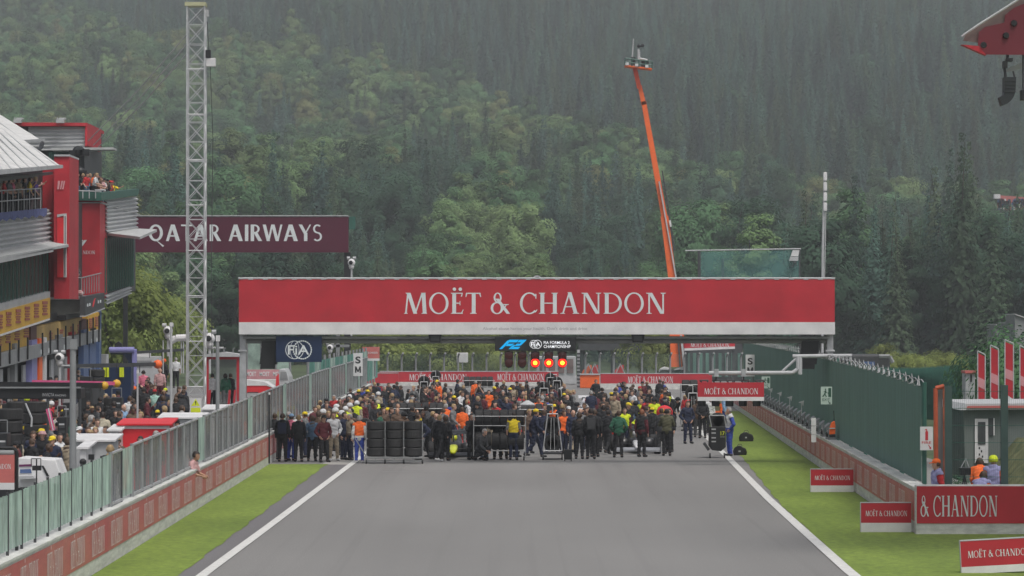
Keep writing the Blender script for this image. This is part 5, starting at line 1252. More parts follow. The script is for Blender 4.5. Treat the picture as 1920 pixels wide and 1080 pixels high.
# fence frame and posts of the catch fence
r = thing('gate_frame', 'orange padded gate frame at the corner of the far wall', 'gate', P(1760, 905, 91)); GDD = 91.0
mb = MB(); mb.path([P(1755, 912, GDD), P(1754, 728, GDD), P(1770, 724, GDD)], .055, 8); mb.build('padded_post', mat('padded_orange', (.50, .10, .045), .7, .2, 3), r); MB().tube(P(1771, 912, GDD), P(1770, 724, GDD), .035).build('rear_post', mat('rusty_orange', (.42, .12, .06), .7, .3, 5), r)
MB().box(P(1757, 0, GDD).x, P(1768, 0, GDD).x, GDD + .1, GDD + .15, 1.1, P(0, 731, GDD).z).build('grey_infill', M['grey'], r)
r = thing('catch_fence', 'near wire catch fence with thick dark green posts beside the hut', 'fence', P(1780, 908, 90.2)); FD = 90.2
for (u0, u1, v) in ((1772, 1785, 724), (1877, 1890, 722)): MB().box(P(u0, 0, FD).x, P(u1, 0, FD).x, FD, FD + .16, 1.0, P(0, v, FD).z).build('post', mat('dark_green_post', (.055, .095, .09), .6, .12), r)
mb = MB()
for k in range(6): z = 1.35 + k * .42; mb.tube((P(1785, 0, FD).x, FD + .05, z), (P(1990, 0, FD).x, FD + .05, z), .009, None, 4)
k = 0
while k < 60:
    x = P(1786, 0, FD).x + k * .05; mb.tube((x, FD + .05, 1.2), (x, FD + .05, P(0, 727, FD).z), .0022, None, 3); k += 1
mb.build('wires', M['gpaint'], r)
r = thing('control_cabinet', 'pale grey cabinet behind the hut with a red top', 'cabinet', P(1819, 757, 130)); MB().box(P(1810, 0, 130).x, P(1828, 0, 130).x, 130, 131, .5, P(0, 700, 130).z).build('body', M['lgrey'], r, bevel=.02); MB().box(P(1809, 0, 130).x, P(1829, 0, 130).x, 129.9, 131.1, P(0, 700, 130).z + .003, P(0, 695, 130).z).build('lid', M['red2'], r); MB().box(P(1819, 0, 130).x, P(1822, 0, 130).x, 129.96, 129.99, P(0, 716, 130).z, P(0, 702, 130).z).build('slot', M['black'], r)
# red flags
for k, (u0, u1, va, vb, vt2) in enumerate(((1834, 1846, 662, 755, 657), (1858, 1871, 651, 750, 646), (1885, 1899, 641, 744, 634), (1913, 1927, 652, 760, 646))):
    D = 128 - k * 4; r = thing('banner_flag', 'tall red banner flag behind the hut, ' + ORD[k] + ' of four', 'flag', P((u0 + u1) / 2, vb + 20, D), 'red banner flags behind the hut')
    def fl(a, b, c, d, yy=0): return [P(u0, a, D - yy), P(u1, b, D - yy), P(u1, c, D - yy), P(u0, d, D - yy)]
    MB().prism(fl(vb - 6, vb + 4, va + 6, va), (0, .05, 0)).build('banner', M['red'], r); MB().prism(fl(vb, vb + 11, vb + 4.2, vb - 5.8), (0, .05, 0)).build('skirt', M['white'], r)
    m0 = (va + vb) / 2 + 2; MB().prism(fl(m0 + 14, m0 + 20, m0 + 2, m0 - 4, .01), (0, .008, 0)).build('pale_print', mat('flag_print', (.52, .24, .26), .7, .1), r)
    mb = MB(); mb.path([P(u0 - 1, vb + 30, D), P(u0 - 1, va - 4, D), P(u1 + 1, va + 3, D), P(u1 + 1, vb + 30, D)], .02, 6); mb.build('frame', M['lgrey'], r)
# stepped concrete stand and ivy bank behind them
r = thing('concrete_steps', 'stepped grey concrete wall ends rising toward the frame edge', 'wall', P(1900, 700, 160))
for (pts_, D) in (([(1867, 655), (1890, 655), (1890, 627), (1867, 609)], 165), ([(1888, 655), (1904, 655), (1904, 614), (1888, 606)], 160), ([(1903, 660), (1960, 660), (1960, 610), (1903, 590)], 155)):
    MB().prism([P(u, v, D) for u, v in [(pts_[0][0], 740), (pts_[1][0], 740), pts_[2], pts_[3]]], (0, 3, 0)).build('step', M['grey'], r); MB().prism([P(pts_[3][0], pts_[3][1], D - .1), P(pts_[2][0], pts_[2][1], D - .1), P(pts_[2][0], pts_[2][1] - 2, D - .1), P(pts_[3][0], pts_[3][1] - 2, D - .1)], (0, 3, 0)).build('coping', M['lgrey'], r)
V, Q = broadleaf(91, 3.6, 2.8, 34, 120, .07)
for k, (u, D, s) in enumerate(((1848, 136, .62), (1872, 134, .72), (1900, 132, .8), (1925, 130, .8), (1795, 99, .22), (1790, 98, .2))):
    me_ = np_mesh('foliage', V, Q, [LM['green' if k % 2 else 'dark']]); o = bpy.data.objects.new('bush', me_); C.objects.link(o); p = P(u, 0, D); o.location = (p.x, D, 0 if D > 110 else 0); o.scale = (s, s, s * (1.9 if D > 110 else 1.4)); o.rotation_euler = (0, 0, k)
    tag(o, 'dark climbing bush ' + (('between the red flags, ' + ORD[k] + ' from the left') if D > 110 else ('beside the thick green post, ' + ('taller' if k == 4 else 'shorter') + ' one')), 'bush', 'bushes behind the hut')
# distant crowd stand on the hill
r = thing('hill_stand', 'tiny far spectator stand with a red and white roof on the hill', 'grandstand', P(1900, 388, 757)); MB().prism([P(1872, 372, 757), P(1925, 376, 757), P(1925, 370, 757), P(1872, 366, 757)], (0, 4, 0)).build('roof', M['red2'], r); MB().prism([P(1865, 372, 756), P(1876, 372, 756), P(1876, 364, 756), P(1865, 364, 756)], (0, 2, 0)).build('booth', M['white'], r)
MB().prism([P(1868, 520, 757.5), P(1930, 520, 757.5), P(1930, 391, 757.5), P(1868, 391, 757.5)], (0, 5, 0)).build('base', M['dark'], r)
mb = MB(); rr = random.Random(5)
for k in range(170): u, v = rr.uniform(1872, 1926), rr.uniform(375, 391); a = P(u, v, 755); s = .34; mb.box(a.x - s * .5, a.x + s * .5, 755, 755.4, a.z - s, a.z + s, rr.randrange(4))
o = mb.build('crowd', [M['dark'], M['white'], M['blue'], M['red2']], None); tag(o, 'speckled distant crowd of spectators below the far stand roof', 'crowd', None, 'stuff')
r = thing('parked_bus', 'dark tinted coach roof behind the palisade fence', 'vehicle', P(1650, 690, 214)); MB().prism([P(1590, 720, 214), P(1672, 720, 214), P(1668, 668, 214), P(1660, 665, 214), P(1592, 665, 214)], (0, 6, 0)).build('body', M['dark'], r, bevel=.1); MB().prism([P(1618, 692, 213.9), P(1640, 692, 213.9), P(1640, 678, 213.9), P(1618, 678, 213.9)], (0, .05, 0)).build('window', M['blue'], r); MB().path([P(1648, 668, 213.5), P(1668, 668, 213.5), P(1674, 680, 213.5)], .12, 6).build('mirror', M['grey'], r)
# ================================================================ people: one continuous body per pose, clothes over it
def cone(mb, p0, p1, r0, r1, lat=(1, 0, 0), fx=1.0, fy=1.0, n=14):
    """a tapered limb with round ends; fx widens it along lat, fy across"""
    p0 = Vector(p0); p1 = Vector(p1); d = p1 - p0; L_ = d.length; d.normalize(); a = Vector(lat); a = (a - d * a.dot(d))
    if a.length < 1e-4: a = d.orthogonal()
    a.normalize(); b = d.cross(a); rings = []
    for k in range(1, 5): t = PI / 2 * (1 - k / 4.0); rings.append((p0 - d * r0 * math.sin(t) * .9, r0 * math.cos(t)))
    for k in range(0, 4): t = PI / 2 * (k / 4.0); rings.append((p1 + d * r1 * math.sin(t) * .9, r1 * math.cos(t)))
    vs = []
    for c, r in rings:
        for k in range(n): t = 2 * PI * k / n; vs.append(c + a * (r * fx * math.cos(t)) + b * (r * fy * math.sin(t)))
    m = len(rings); fs = [(j * n + k, j * n + (k + 1) % n, (j + 1) * n + (k + 1) % n, (j + 1) * n + k) for j in range(m - 1) for k in range(n)]
    fs += [tuple(range(n - 1, -1, -1)), tuple(range((m - 1) * n, m * n))]; mb.add(vs, fs)
def make_pose(lean=0., hip=.93, kneeL=None, kneeR=None, footL=None, footR=None, elL=None, wrL=None, elR=None, wrR=None, headtilt=0., twist=0.):
    """joints in metres, the figure faces -y; x>0 is the figure's left"""
    J = {}; pel = Vector((0, 0, hip)); rot = Matrix.Rotation(lean, 3, 'X')
    up = lambda p: pel + rot @ (Vector(p) - Vector((0, 0, .93)))
    J['pel'] = pel; J['sp'] = up((0, .01, 1.10)); J['ch'] = up((0, .0, 1.29)); J['nk'] = up((0, .01, 1.45)); J['n2'] = up((0, -.015, 1.53))
    hr = Matrix.Rotation(lean * .35 + headtilt, 3, 'X'); J['hc'] = J['n2'] + hr @ Vector((0, -.02, .10)); J['hrot'] = lean * .35 + headtilt
    for s, nm in ((1, 'L'), (-1, 'R')):
        sh = up((s * .175, .0, 1.40)); J['sh' + nm] = sh
        el, wr = (elL, wrL) if s > 0 else (elR, wrR)
        el = up((s * .235, .03, 1.12)) if el is None else up((s * abs(el[0]), el[1], el[2])); wr = up((s * .245, -.03, .88)) if wr is None else up((s * wr[0], wr[1], wr[2]))
        J['el' + nm] = el; J['wr' + nm] = wr
        hp = pel + Vector((s * .085, 0, -.04)); kn = (kneeL if s > 0 else kneeR) or (.10, -.02, .50); ft = (footL if s > 0 else footR) or (.115, .02, .085)
        J['hp' + nm] = hp; J['kn' + nm] = Vector((s * kn[0], kn[1], kn[2])); J['an' + nm] = Vector((s * ft[0], ft[1], ft[2]))
    return J
POSES = dict(
 stand=make_pose(), behind=make_pose(elL=(.25, .09, 1.14), wrL=(.06, .15, .98), elR=(.25, .09, 1.14), wrR=(.06, .17, .95)),
 crossed=make_pose(elL=(.24, -.02, 1.14), wrL=(-.08, -.20, 1.20), elR=(.24, -.02, 1.14), wrR=(-.08, -.17, 1.16), headtilt=.1),
 pockets=make_pose(elL=(.30, .06, 1.14), wrL=(.19, -.06, .96), elR=(.30, .06, 1.14), wrR=(.19, -.06, .96), kneeL=(.13, -.03, .5), footL=(.16, .0, .085)),
 phone=make_pose(elL=(.22, -.10, 1.16), wrL=(.08, -.28, 1.40), elR=(.25, .02, 1.13), wrR=(.22, -.12, .93), headtilt=.15),
 walk=make_pose(kneeL=(.09, -.20, .52), footL=(.10, -.30, .09), kneeR=(.09, .06, .49), footR=(.10, .36, .15), elL=(.22, .12, 1.14), wrL=(.22, .10, .90), elR=(.22, -.06, 1.14), wrR=(.20, -.26, .98), lean=.05),
 bend=make_pose(lean=.85, hip=.90, kneeL=(.12, -.10, .50), kneeR=(.12, -.10, .50), elL=(.20, -.10, 1.13), wrL=(.14, -.34, 1.10), elR=(.20, -.10, 1.13), wrR=(.14, -.36, 1.14), headtilt=-.3),
 crouch=make_pose(lean=.35, hip=.42, kneeL=(.16, -.38, .48), footL=(.15, -.12, .085), kneeR=(.18, -.30, .30), footR=(.14, .16, .12), elL=(.22, -.16, 1.12), wrL=(.12, -.36, 1.00), elR=(.22, -.16, 1.12), wrR=(.12, -.36, 1.04)),
 lean=make_pose(lean=.22, elL=(.26, -.12, 1.16), wrL=(.14, -.36, 1.14), elR=(.26, -.12, 1.16), wrR=(.14, -.36, 1.14), headtilt=.1),
 point=make_pose(elL=(.36, -.16, 1.30), wrL=(.46, -.40, 1.40), elR=(.24, .03, 1.12), wrR=(.22, -.12, .92)),
 camera=make_pose(elL=(.26, -.12, 1.14), wrL=(.07, -.22, 1.50), elR=(.26, -.12, 1.14), wrR=(.07, -.22, 1.50)),
)
BONES = [('pel', 'sp', .135, .125, 1.2, .82, 'torso'), ('sp', 'ch', .13, .148, 1.22, .8, 'torso'), ('ch', 'nk', .145, .085, 1.25, .78, 'torso'), ('nk', 'n2', .058, .054, 1, 1, 'neck')]
def build_pose(J):
    mb = MB(); seg_ = []
    def bone(a, b, ra, rb, lab, fx=1., fy=1.): cone(mb, a, b, ra, rb, (1, 0, 0), fx, fy); seg_.append((Vector(a), Vector(b), ra, rb, lab))
    for a, b, ra, rb, fx, fy, lab in BONES: bone(J[a], J[b], ra, rb, lab, fx, fy)
    hr = Matrix.Rotation(J['hrot'], 3, 'X'); hc = J['hc']
    H_ = lambda x, y, z: hc + hr @ Vector((x, y, z))
    bone(H_(0, .012, -.01), H_(0, .008, .045), .088, .088, 'head', .86, 1.06); bone(H_(0, -.03, -.06), H_(0, -.025, .0), .052, .07, 'head', .95, 1.0)
    bone(H_(0, -.088, .012), H_(0, -.106, -.022), .010, .014, 'head'); bone(H_(0, -.075, -.088), H_(0, -.07, -.082), .022, .024, 'head', 1.2, 1)
    bone(H_(-.02, -.084, -.052), H_(.02, -.084, -.052), .010, .010, 'head')
    for s in (1, -1): bone(H_(s * .078, .012, -.02), H_(s * .084, .02, .018), .014, .018, 'head'); bone(H_(s * .015, -.083, .032), H_(s * .045, -.075, .032), .011, .010, 'head')
    for nm, s in (('L', 1), ('R', -1)):
        bone(J['ch'] + (J['sh' + nm] - J['ch']) * .5 + Vector((0, 0, .04)), J['sh' + nm], .075, .062, 'torso'); bone(J['sh' + nm], J['el' + nm], .056, .043, 'uparm'); bone(J['el' + nm], J['wr' + nm], .043, .027, 'forearm')
        d = (J['wr' + nm] - J['el' + nm]).normalized(); w_ = J['wr' + nm]; side_ = Vector((0, 1, 0)) if abs(d.z) > .6 else Vector((0, 0, 1)); side_ = (side_ - d * side_.dot(d)).normalized(); inn = d.cross(side_)
        if inn.x * s > 0: inn = -inn
        pc = w_ + d * .075; cone(mb, w_ + d * .02, pc, .026, .030, side_, 1.25, .6); seg_.append((w_ + d * .02, pc, .03, .03, 'hand'))
        for k, ln in enumerate((.062, .074, .068, .052)):
            o_ = side_ * ((k - 1.5) * .0205); a = pc + o_ + d * .012; b = a + d * ln * .55 + inn * ln * .12; c = b + d * ln * .32 + inn * ln * .38
            cone(mb, a, b, .0105, .0095, n=8); cone(mb, b, c, .0095, .0085, n=8); seg_.append((a, c, .01, .01, 'hand'))
        a = w_ + d * .03 - side_ * .03; b = a - side_ * .028 + d * .03 + inn * .012; c = b + d * .03 + inn * .012; cone(mb, a, b, .013, .011, n=8); cone(mb, b, c, .011, .009, n=8); seg_.append((a, c, .01, .01, 'hand'))
        bone(J['hp' + nm], J['kn' + nm], .088, .060, 'thigh'); bone(J['kn' + nm], J['an' + nm], .058, .040, 'calf')
        an = J['an' + nm]; toe = Vector((an.x + s * .02, an.y - .15, max(.035, an.z - .045))); bone(an + Vector((0, .02, -.035)), toe, .042, .036, 'foot', 1.05, .8)
    bone(J['hpL'] + Vector((0, 0, .03)), J['hpR'] + Vector((0, 0, .03)), .105, .105, 'hips')
    o = mb.build('raw', M['black'], None, loc=(0, 0, 0)); md = o.modifiers.new('r', 'REMESH'); md.mode = 'VOXEL'; md.voxel_size = .0155
    sm = o.modifiers.new('s', 'SMOOTH'); sm.iterations = 1; sm.factor = .4
    dg = bpy.context.evaluated_depsgraph_get(); me = o.evaluated_get(dg).to_mesh()
    V = np.empty(len(me.vertices) * 3, np.float32); me.vertices.foreach_get('co', V); V = V.reshape(-1, 3)
    N = np.empty(len(me.vertices) * 3, np.float32); me.vertices.foreach_get('normal', N); N = N.reshape(-1, 3)
    Fc = [tuple(p.vertices) for p in me.polygons]
    o.evaluated_get(dg).to_mesh_clear(); bpy.data.objects.remove(o)
    best = np.full(len(V), 9.0); lab = np.zeros(len(V), int); names = sorted(set(x[4] for x in seg_)); par = np.zeros(len(V))
    for a, b, ra, rb, l in seg_:
        a_ = np.array(a); ab = np.array(b) - a_; L2 = max(1e-9, float(ab @ ab)); t = np.clip((V - a_) @ ab / L2, 0, 1); dd = np.linalg.norm(V - a_ - t[:, None] * ab, axis=1) - (ra + (rb - ra) * t)
        m_ = dd < best; best[m_] = dd[m_]; lab[m_] = names.index(l); par[m_] = t[m_]
    return V, N, Fc, lab, names, par
def submesh(nm, V, Fc, keep):
    fs = [f for f in Fc if all(keep[i] for i in f)]; used = sorted(set(i for f in fs for i in f)); mp = {v: i for i, v in enumerate(used)}
    me = bpy.data.meshes.new(nm); me.from_pydata([tuple(V[i]) for i in used], [], [tuple(mp[i] for i in f) for f in fs]); me.polygons.foreach_set('use_smooth', [True] * len(fs)); me.materials.append(M['black']); me.update(); return me
PM = {}
for pn, J in POSES.items():
    V, N, Fc, lab, names, par = build_pose(J); L_ = lambda *ns: np.isin(lab, [names.index(n) for n in ns])
    d = {}
    me = bpy.data.meshes.new('person'); me.from_pydata([tuple(v) for v in V], [], Fc); me.polygons.foreach_set('use_smooth', [True] * len(Fc)); me.materials.append(M['black']); me.update(); d['body'] = me
    torso_low = L_('hips') & (V[:, 2] > J['pel'].z + .0)
    nz = np.sin(V[:, 2] * 55 + V[:, 0] * 23) * .004 + np.sin(V[:, 2] * 31 - V[:, 1] * 40) * .004
    d['jacket'] = submesh('jacket', V + N * (.024 + nz)[:, None], Fc, L_('torso', 'uparm', 'forearm') | torso_low | (L_('neck') & (par < .25)))
    d['shirt'] = submesh('shirt', V + N * (.016 + nz)[:, None], Fc, L_('torso', 'uparm') | torso_low)
    d['vest'] = submesh('vest', V + N * (.034 + nz)[:, None], Fc, L_('torso') & (V[:, 2] > J['pel'].z + .08))
    d['trousers'] = submesh('trousers', V + N * (.018 + nz)[:, None], Fc, L_('hips', 'thigh', 'calf') | (L_('torso') & (V[:, 2] < J['pel'].z + .06)))
    d['shorts'] = submesh('shorts', V + N * (.024 + nz)[:, None], Fc, L_('hips', 'thigh') | (L_('torso') & (V[:, 2] < J['pel'].z + .06)))
    d['shoes'] = submesh('shoes', V + N * .010, Fc, L_('foot'))
    hr = np.array(Matrix.Rotation(J['hrot'], 3, 'X')); rel = (V - np.array(J['hc'])) @ hr
    hd = L_('head')
    d['hair'] = submesh('hair', V + N * .014, Fc, hd & ((rel[:, 2] > .055) | ((rel[:, 1] > -.01) & (rel[:, 2] > -.045))) & (np.abs(rel[:, 0]) < .2))
    d['long_hair'] = submesh('hair', V + N * .024, Fc, (hd & ((rel[:, 2] > .05) | (rel[:, 1] > -.005))) | (L_('neck') & (V[:, 1] > J['n2'].y - .01)) | (L_('torso') & (rel[:, 2] > -.30) & (rel[:, 1] > .05) & (np.abs(rel[:, 0]) < .09)))
    d['J'] = J; PM[pn] = d
def headgear(kind):
    mb = MB()
    if kind == 'cap':
        mb.lathe([(.098, .0), (.100, .04), (.088, .085), (.05, .112), (.001, .118)], (0, .012, .03), 'z', 16, sx=.93, sy=1.08)
        mb.prism([(-.06, -.085, .045), (.06, -.085, .045), (.055, -.155, .030), (.03, -.178, .025), (-.03, -.178, .025), (-.055, -.155, .030)], (0, 0, .008))
    elif kind == 'helmet':
        mb.lathe([(.118, -.045), (.128, .01), (.122, .06), (.092, .11), (.045, .135), (.001, .14)], (0, .012, .01), 'z', 18, sx=.95, sy=1.1)
        mb.prism([(-.085, -.11, .03), (.085, -.11, .03), (.07, -.16, .02), (-.07, -.16, .02)], (0, 0, .01))
    elif kind == 'bucket':
        mb.lathe([(.15, -.0), (.105, .035), (.098, .08), (.06, .105), (.001, .108)], (0, .01, .03), 'z', 16)
    elif kind == 'headset':
        mb.path([(.095 * math.cos(t), .01, .02 + .105 * math.sin(t)) for t in [PI * k / 10 for k in range(11)]], .012, 6)
        for s in (1, -1): mb.lathe([(.035, -.018), (.04, 0), (.03, .018)], (s * .098, .01, 0), 'x', 12)
    o = mb.build('x', M['black'], None, loc=(0, 0, 0)); me = o.data; bpy.data.objects.remove(o); me.polygons.foreach_set('use_smooth', [True] * len(me.polygons)); return me
HG = {k: headgear(k) for k in ('cap', 'helmet', 'bucket', 'headset')}
def pack_mesh():
    mb = MB(); mb.box(-.15, .15, .13, .27, 1.02, 1.42); mb.box(-.12, .12, .26, .31, 1.06, 1.25); 
    for s in (1, -1): mb.path([(s * .10, .16, 1.40), (s * .11, .0, 1.47), (s * .11, -.13, 1.36), (s * .12, -.10, 1.12), (s * .12, .14, 1.06)], .02, 5)
    o = mb.build('x', M['black'], None, loc=(0, 0, 0)); me = o.data; bpy.data.objects.remove(o); return me
PACK = pack_mesh()
COL = dict(black=(.012, .013, .016), navy=(.014, .020, .048), charcoal=(.05, .052, .056), grey=(.16, .165, .17), white=(.58, .59, .60), cream=(.42, .38, .29), beige=(.30, .25, .18), brown=(.10, .062, .042), maroon=(.09, .014, .022), red=(.45, .025, .03), orange=(.75, .13, .02),
 pink=(.62, .16, .24), rose=(.50, .30, .30), yellow=(.72, .55, .02), lime=(.55, .65, .02), green=(.02, .10, .06), teal=(.03, .17, .20), denim=(.07, .13, .21), blue=(.03, .06, .32), sky=(.22, .36, .55), khaki=(.17, .16, .09), olive=(.08, .08, .045), mint=(.30, .48, .42), lilac=(.26, .26, .44), purple=(.10, .05, .25))
CM = {k: mat('cloth_' + k, v, .85, .16, 9) for k, v in COL.items()}
SK = [mat('skin_' + n, c, .55, .1, 6) for n, c in (('fair', (.52, .31, .23)), ('tan', (.42, .24, .16)), ('olive', (.32, .18, .11)), ('brown', (.14, .07, .045)))]
HR = {k: mat('hair_' + k, v, .6, .25, 20) for k, v in dict(dark=(.018, .012, .010), brown=(.06, .034, .02), blond=(.32, .22, .11), grey=(.28, .27, .26), ginger=(.20, .07, .03)).items()}
PEOPLE = []
def person(pos, face_=0., pose='stand', top='black', legs='black', topk='jacket', hat=None, hatc='black', hair='brown', longhair=False, vest=None, pack=None, legk='trousers', shoes='black', h=1.0, where='', base=None, skin=0, backs=None, note=None, bald=False):
    """face_ 0 = towards the camera, 180 = back to it"""
    d = PM[pose]; o = bpy.data.objects.new('person', d['body']); C.objects.link(o); o.location = pos; o.rotation_euler = (0, 0, R(face_)); o.scale = (h, h, h)
    def setm(ob, m): ob.material_slots[0].link = 'OBJECT'; ob.material_slots[0].material = m
    setm(o, SK[skin])
    def ch(nm, me, m, loc=None, rx_=0):
        c = bpy.data.objects.new(nm, me); C.objects.link(c); c.parent = o; setm(c, m)
        if loc is not None: c.location = loc; c.rotation_euler = (rx_, 0, 0)
        return c
    ch(topk, d[topk], CM[top]); ch(legk, d[legk], CM[legs]); ch('shoes', d['shoes'], CM[shoes])
    J = d['J']
    if vest: ch('vest', d['vest'], CM[vest])
    if not bald and hat not in ('helmet',): ch('hair', d['long_hair' if longhair else 'hair'], HR[hair])
    if hat: ch({'cap': 'cap', 'helmet': 'helmet', 'bucket': 'sun_hat', 'headset': 'headset'}[hat], HG[hat], CM[hatc], J['hc'], J['hrot'])
    if pack: ch('backpack', PACK, CM[pack])
    TN_ = {'jacket': 'jacket', 'shirt': 'T-shirt'}
    desc = 'person in %s %s' % (top, {'jacket': 'jacket', 'shirt': 'T-shirt'}[topk])
    if vest: desc += ' and %s vest' % vest
    bits = []
    if hat: bits.append('%s %s' % (hatc, {'cap': 'cap', 'helmet': 'helmet', 'bucket': 'sun hat', 'headset': 'headset'}[hat]))
    elif longhair: bits.append('long %s hair' % hair)
    elif bald: bits.append('bald head')
    if pack: bits.append('%s backpack' % pack)
    if legs not in ('black', 'navy') or not bits: bits.append('%s %s' % (legs, legk))
    room = 11 - len(where.split())
    for k_, b_ in enumerate(bits[:2]):
        t_ = (' with ' if k_ == 0 else ' and ') + b_
        if len((desc + t_).split()) <= room: desc += t_
        else: break
    pz = {'crouch': 'crouching', 'bend': 'bending over', 'walk': 'walking', 'crossed': 'arms crossed', 'phone': 'holding a phone up', 'point': 'pointing', 'camera': 'raising a camera'}.get(pose)
    PEOPLE.append((o, desc, pz, where, uv(pos)[0], pos[1], note))
    return o
def label_people():
    by = {}
    for t in PEOPLE:
        o, desc, pz, where, u, y, note = t
        k = desc + ((', ' + pz) if pz and len((desc + ' ' + pz + ' ' + where).split()) <= 11 else '') + ' ' + where
        if len(k.split()) > 12: k = desc + ' ' + where
        by.setdefault(k, []).append(t)
    for k, l in by.items():
        if len(l) == 1: l[0][0]['label'] = k
        else:
            l.sort(key=lambda a: a[4])
            for i, t in enumerate(l):
                t[0]['label'] = k + ', ' + ordinal(i, len(l))
        for t in l: t[0]['category'] = 'person'; t[0]['group'] = 'people ' + t[3]

def crowd_source(nm, pose, top, legs, hat=None, hatc='white', hair='dark', topk='jacket'):
    """one joined figure used for the farthest part of the crowd"""
    d = PM[pose]; V = []; Fs = []; mi = []; mats = []
    for me, m in ((d['body'], SK[0]), (d[topk], CM[top]), (d['trousers'], CM[legs]), (d['shoes'], CM['black']), (d['hair'], HR[hair])):
        n = len(V); V += [v.co[:] for v in me.vertices]; Fs += [tuple(i + n for i in p.vertices) for p in me.polygons]; mi += [len(mats)] * len(me.polygons); mats.append(m)
    if hat:
        J = d['J']; rm = Matrix.Rotation(J['hrot'], 3, 'X'); me = HG[hat]; n = len(V); V += [tuple(J['hc'] + rm @ v.co) for v in me.vertices]; Fs += [tuple(i + n for i in p.vertices) for p in me.polygons]; mi += [len(mats)] * len(me.polygons); mats.append(CM[hatc])
    me = bpy.data.meshes.new(nm); me.from_pydata(V, [], Fs)
    for m in mats: me.materials.append(m)
    me.polygons.foreach_set('material_index', mi); me.polygons.foreach_set('use_smooth', [True] * len(Fs)); me.update(); return me
# ================================================================ racing cars, tyre racks, trolleys
def loft(mb, secs, n=16, mi=0):
    vs = []
    for (y, w_, z0, z1, x0) in secs:
        for k in range(n):
            t = 2 * PI * k / n; c, s = math.cos(t), math.sin(t); e = .65
            vs.append((x0 + w_ * math.copysign(abs(c) ** e, c), y, (z0 + z1) / 2 + (z1 - z0) / 2 * math.copysign(abs(s) ** e, s)))
    m = len(secs); fs = [(j * n + k, j * n + (k + 1) % n, (j + 1) * n + (k + 1) % n, (j + 1) * n + k) for j in range(m - 1) for k in range(n)] + [tuple(range(n - 1, -1, -1)), tuple(range((m - 1) * n, m * n))]
    return mb.add(vs, fs, mi)
def wheel_parts(parent, c, rad, wid, axis='x'):
    t = MB().lathe([(rad * .56, -wid / 2), (rad * .9, -wid / 2), (rad, -wid * .38), (rad, wid * .38), (rad * .9, wid / 2), (rad * .56, wid / 2), (rad * .52, wid * .3), (rad * .52, -wid * .3), (rad * .56, -wid / 2)], c, axis, 26).build('tyre', M['rubber'], parent, smooth=False)
    mb = MB(); ii = {'x': 0, 'y': 1, 'z': 2}[axis]
    mb.lathe([(rad * .54, -wid * .40), (rad * .56, -wid * .44), (rad * .50, -wid * .40), (rad * .14, -wid * .2), (.001, -wid * .22)], c, axis, 20); mb.lathe([(rad * .54, wid * .40), (rad * .50, wid * .40), (rad * .14, wid * .2), (.001, wid * .22)], c, axis, 20)
    for k in range(7):
        a = 2 * PI * k / 7; p0 = [0, 0, 0]; p1 = [0, 0, 0]; o1, o2 = [j for j in range(3) if j != ii]
        for sg in (-1, 1):
            p0 = list(c); p1 = list(c); p0[ii] += sg * wid * .30; p1[ii] += sg * wid * .40; p0[o1] += rad * .1 * math.cos(a); p0[o2] += rad * .1 * math.sin(a); p1[o1] += rad * .5 * math.cos(a); p1[o2] += rad * .5 * math.sin(a); mb.tube(p0, p1, rad * .06, None, 4)
    mb.build('rim', M['steel'], parent)
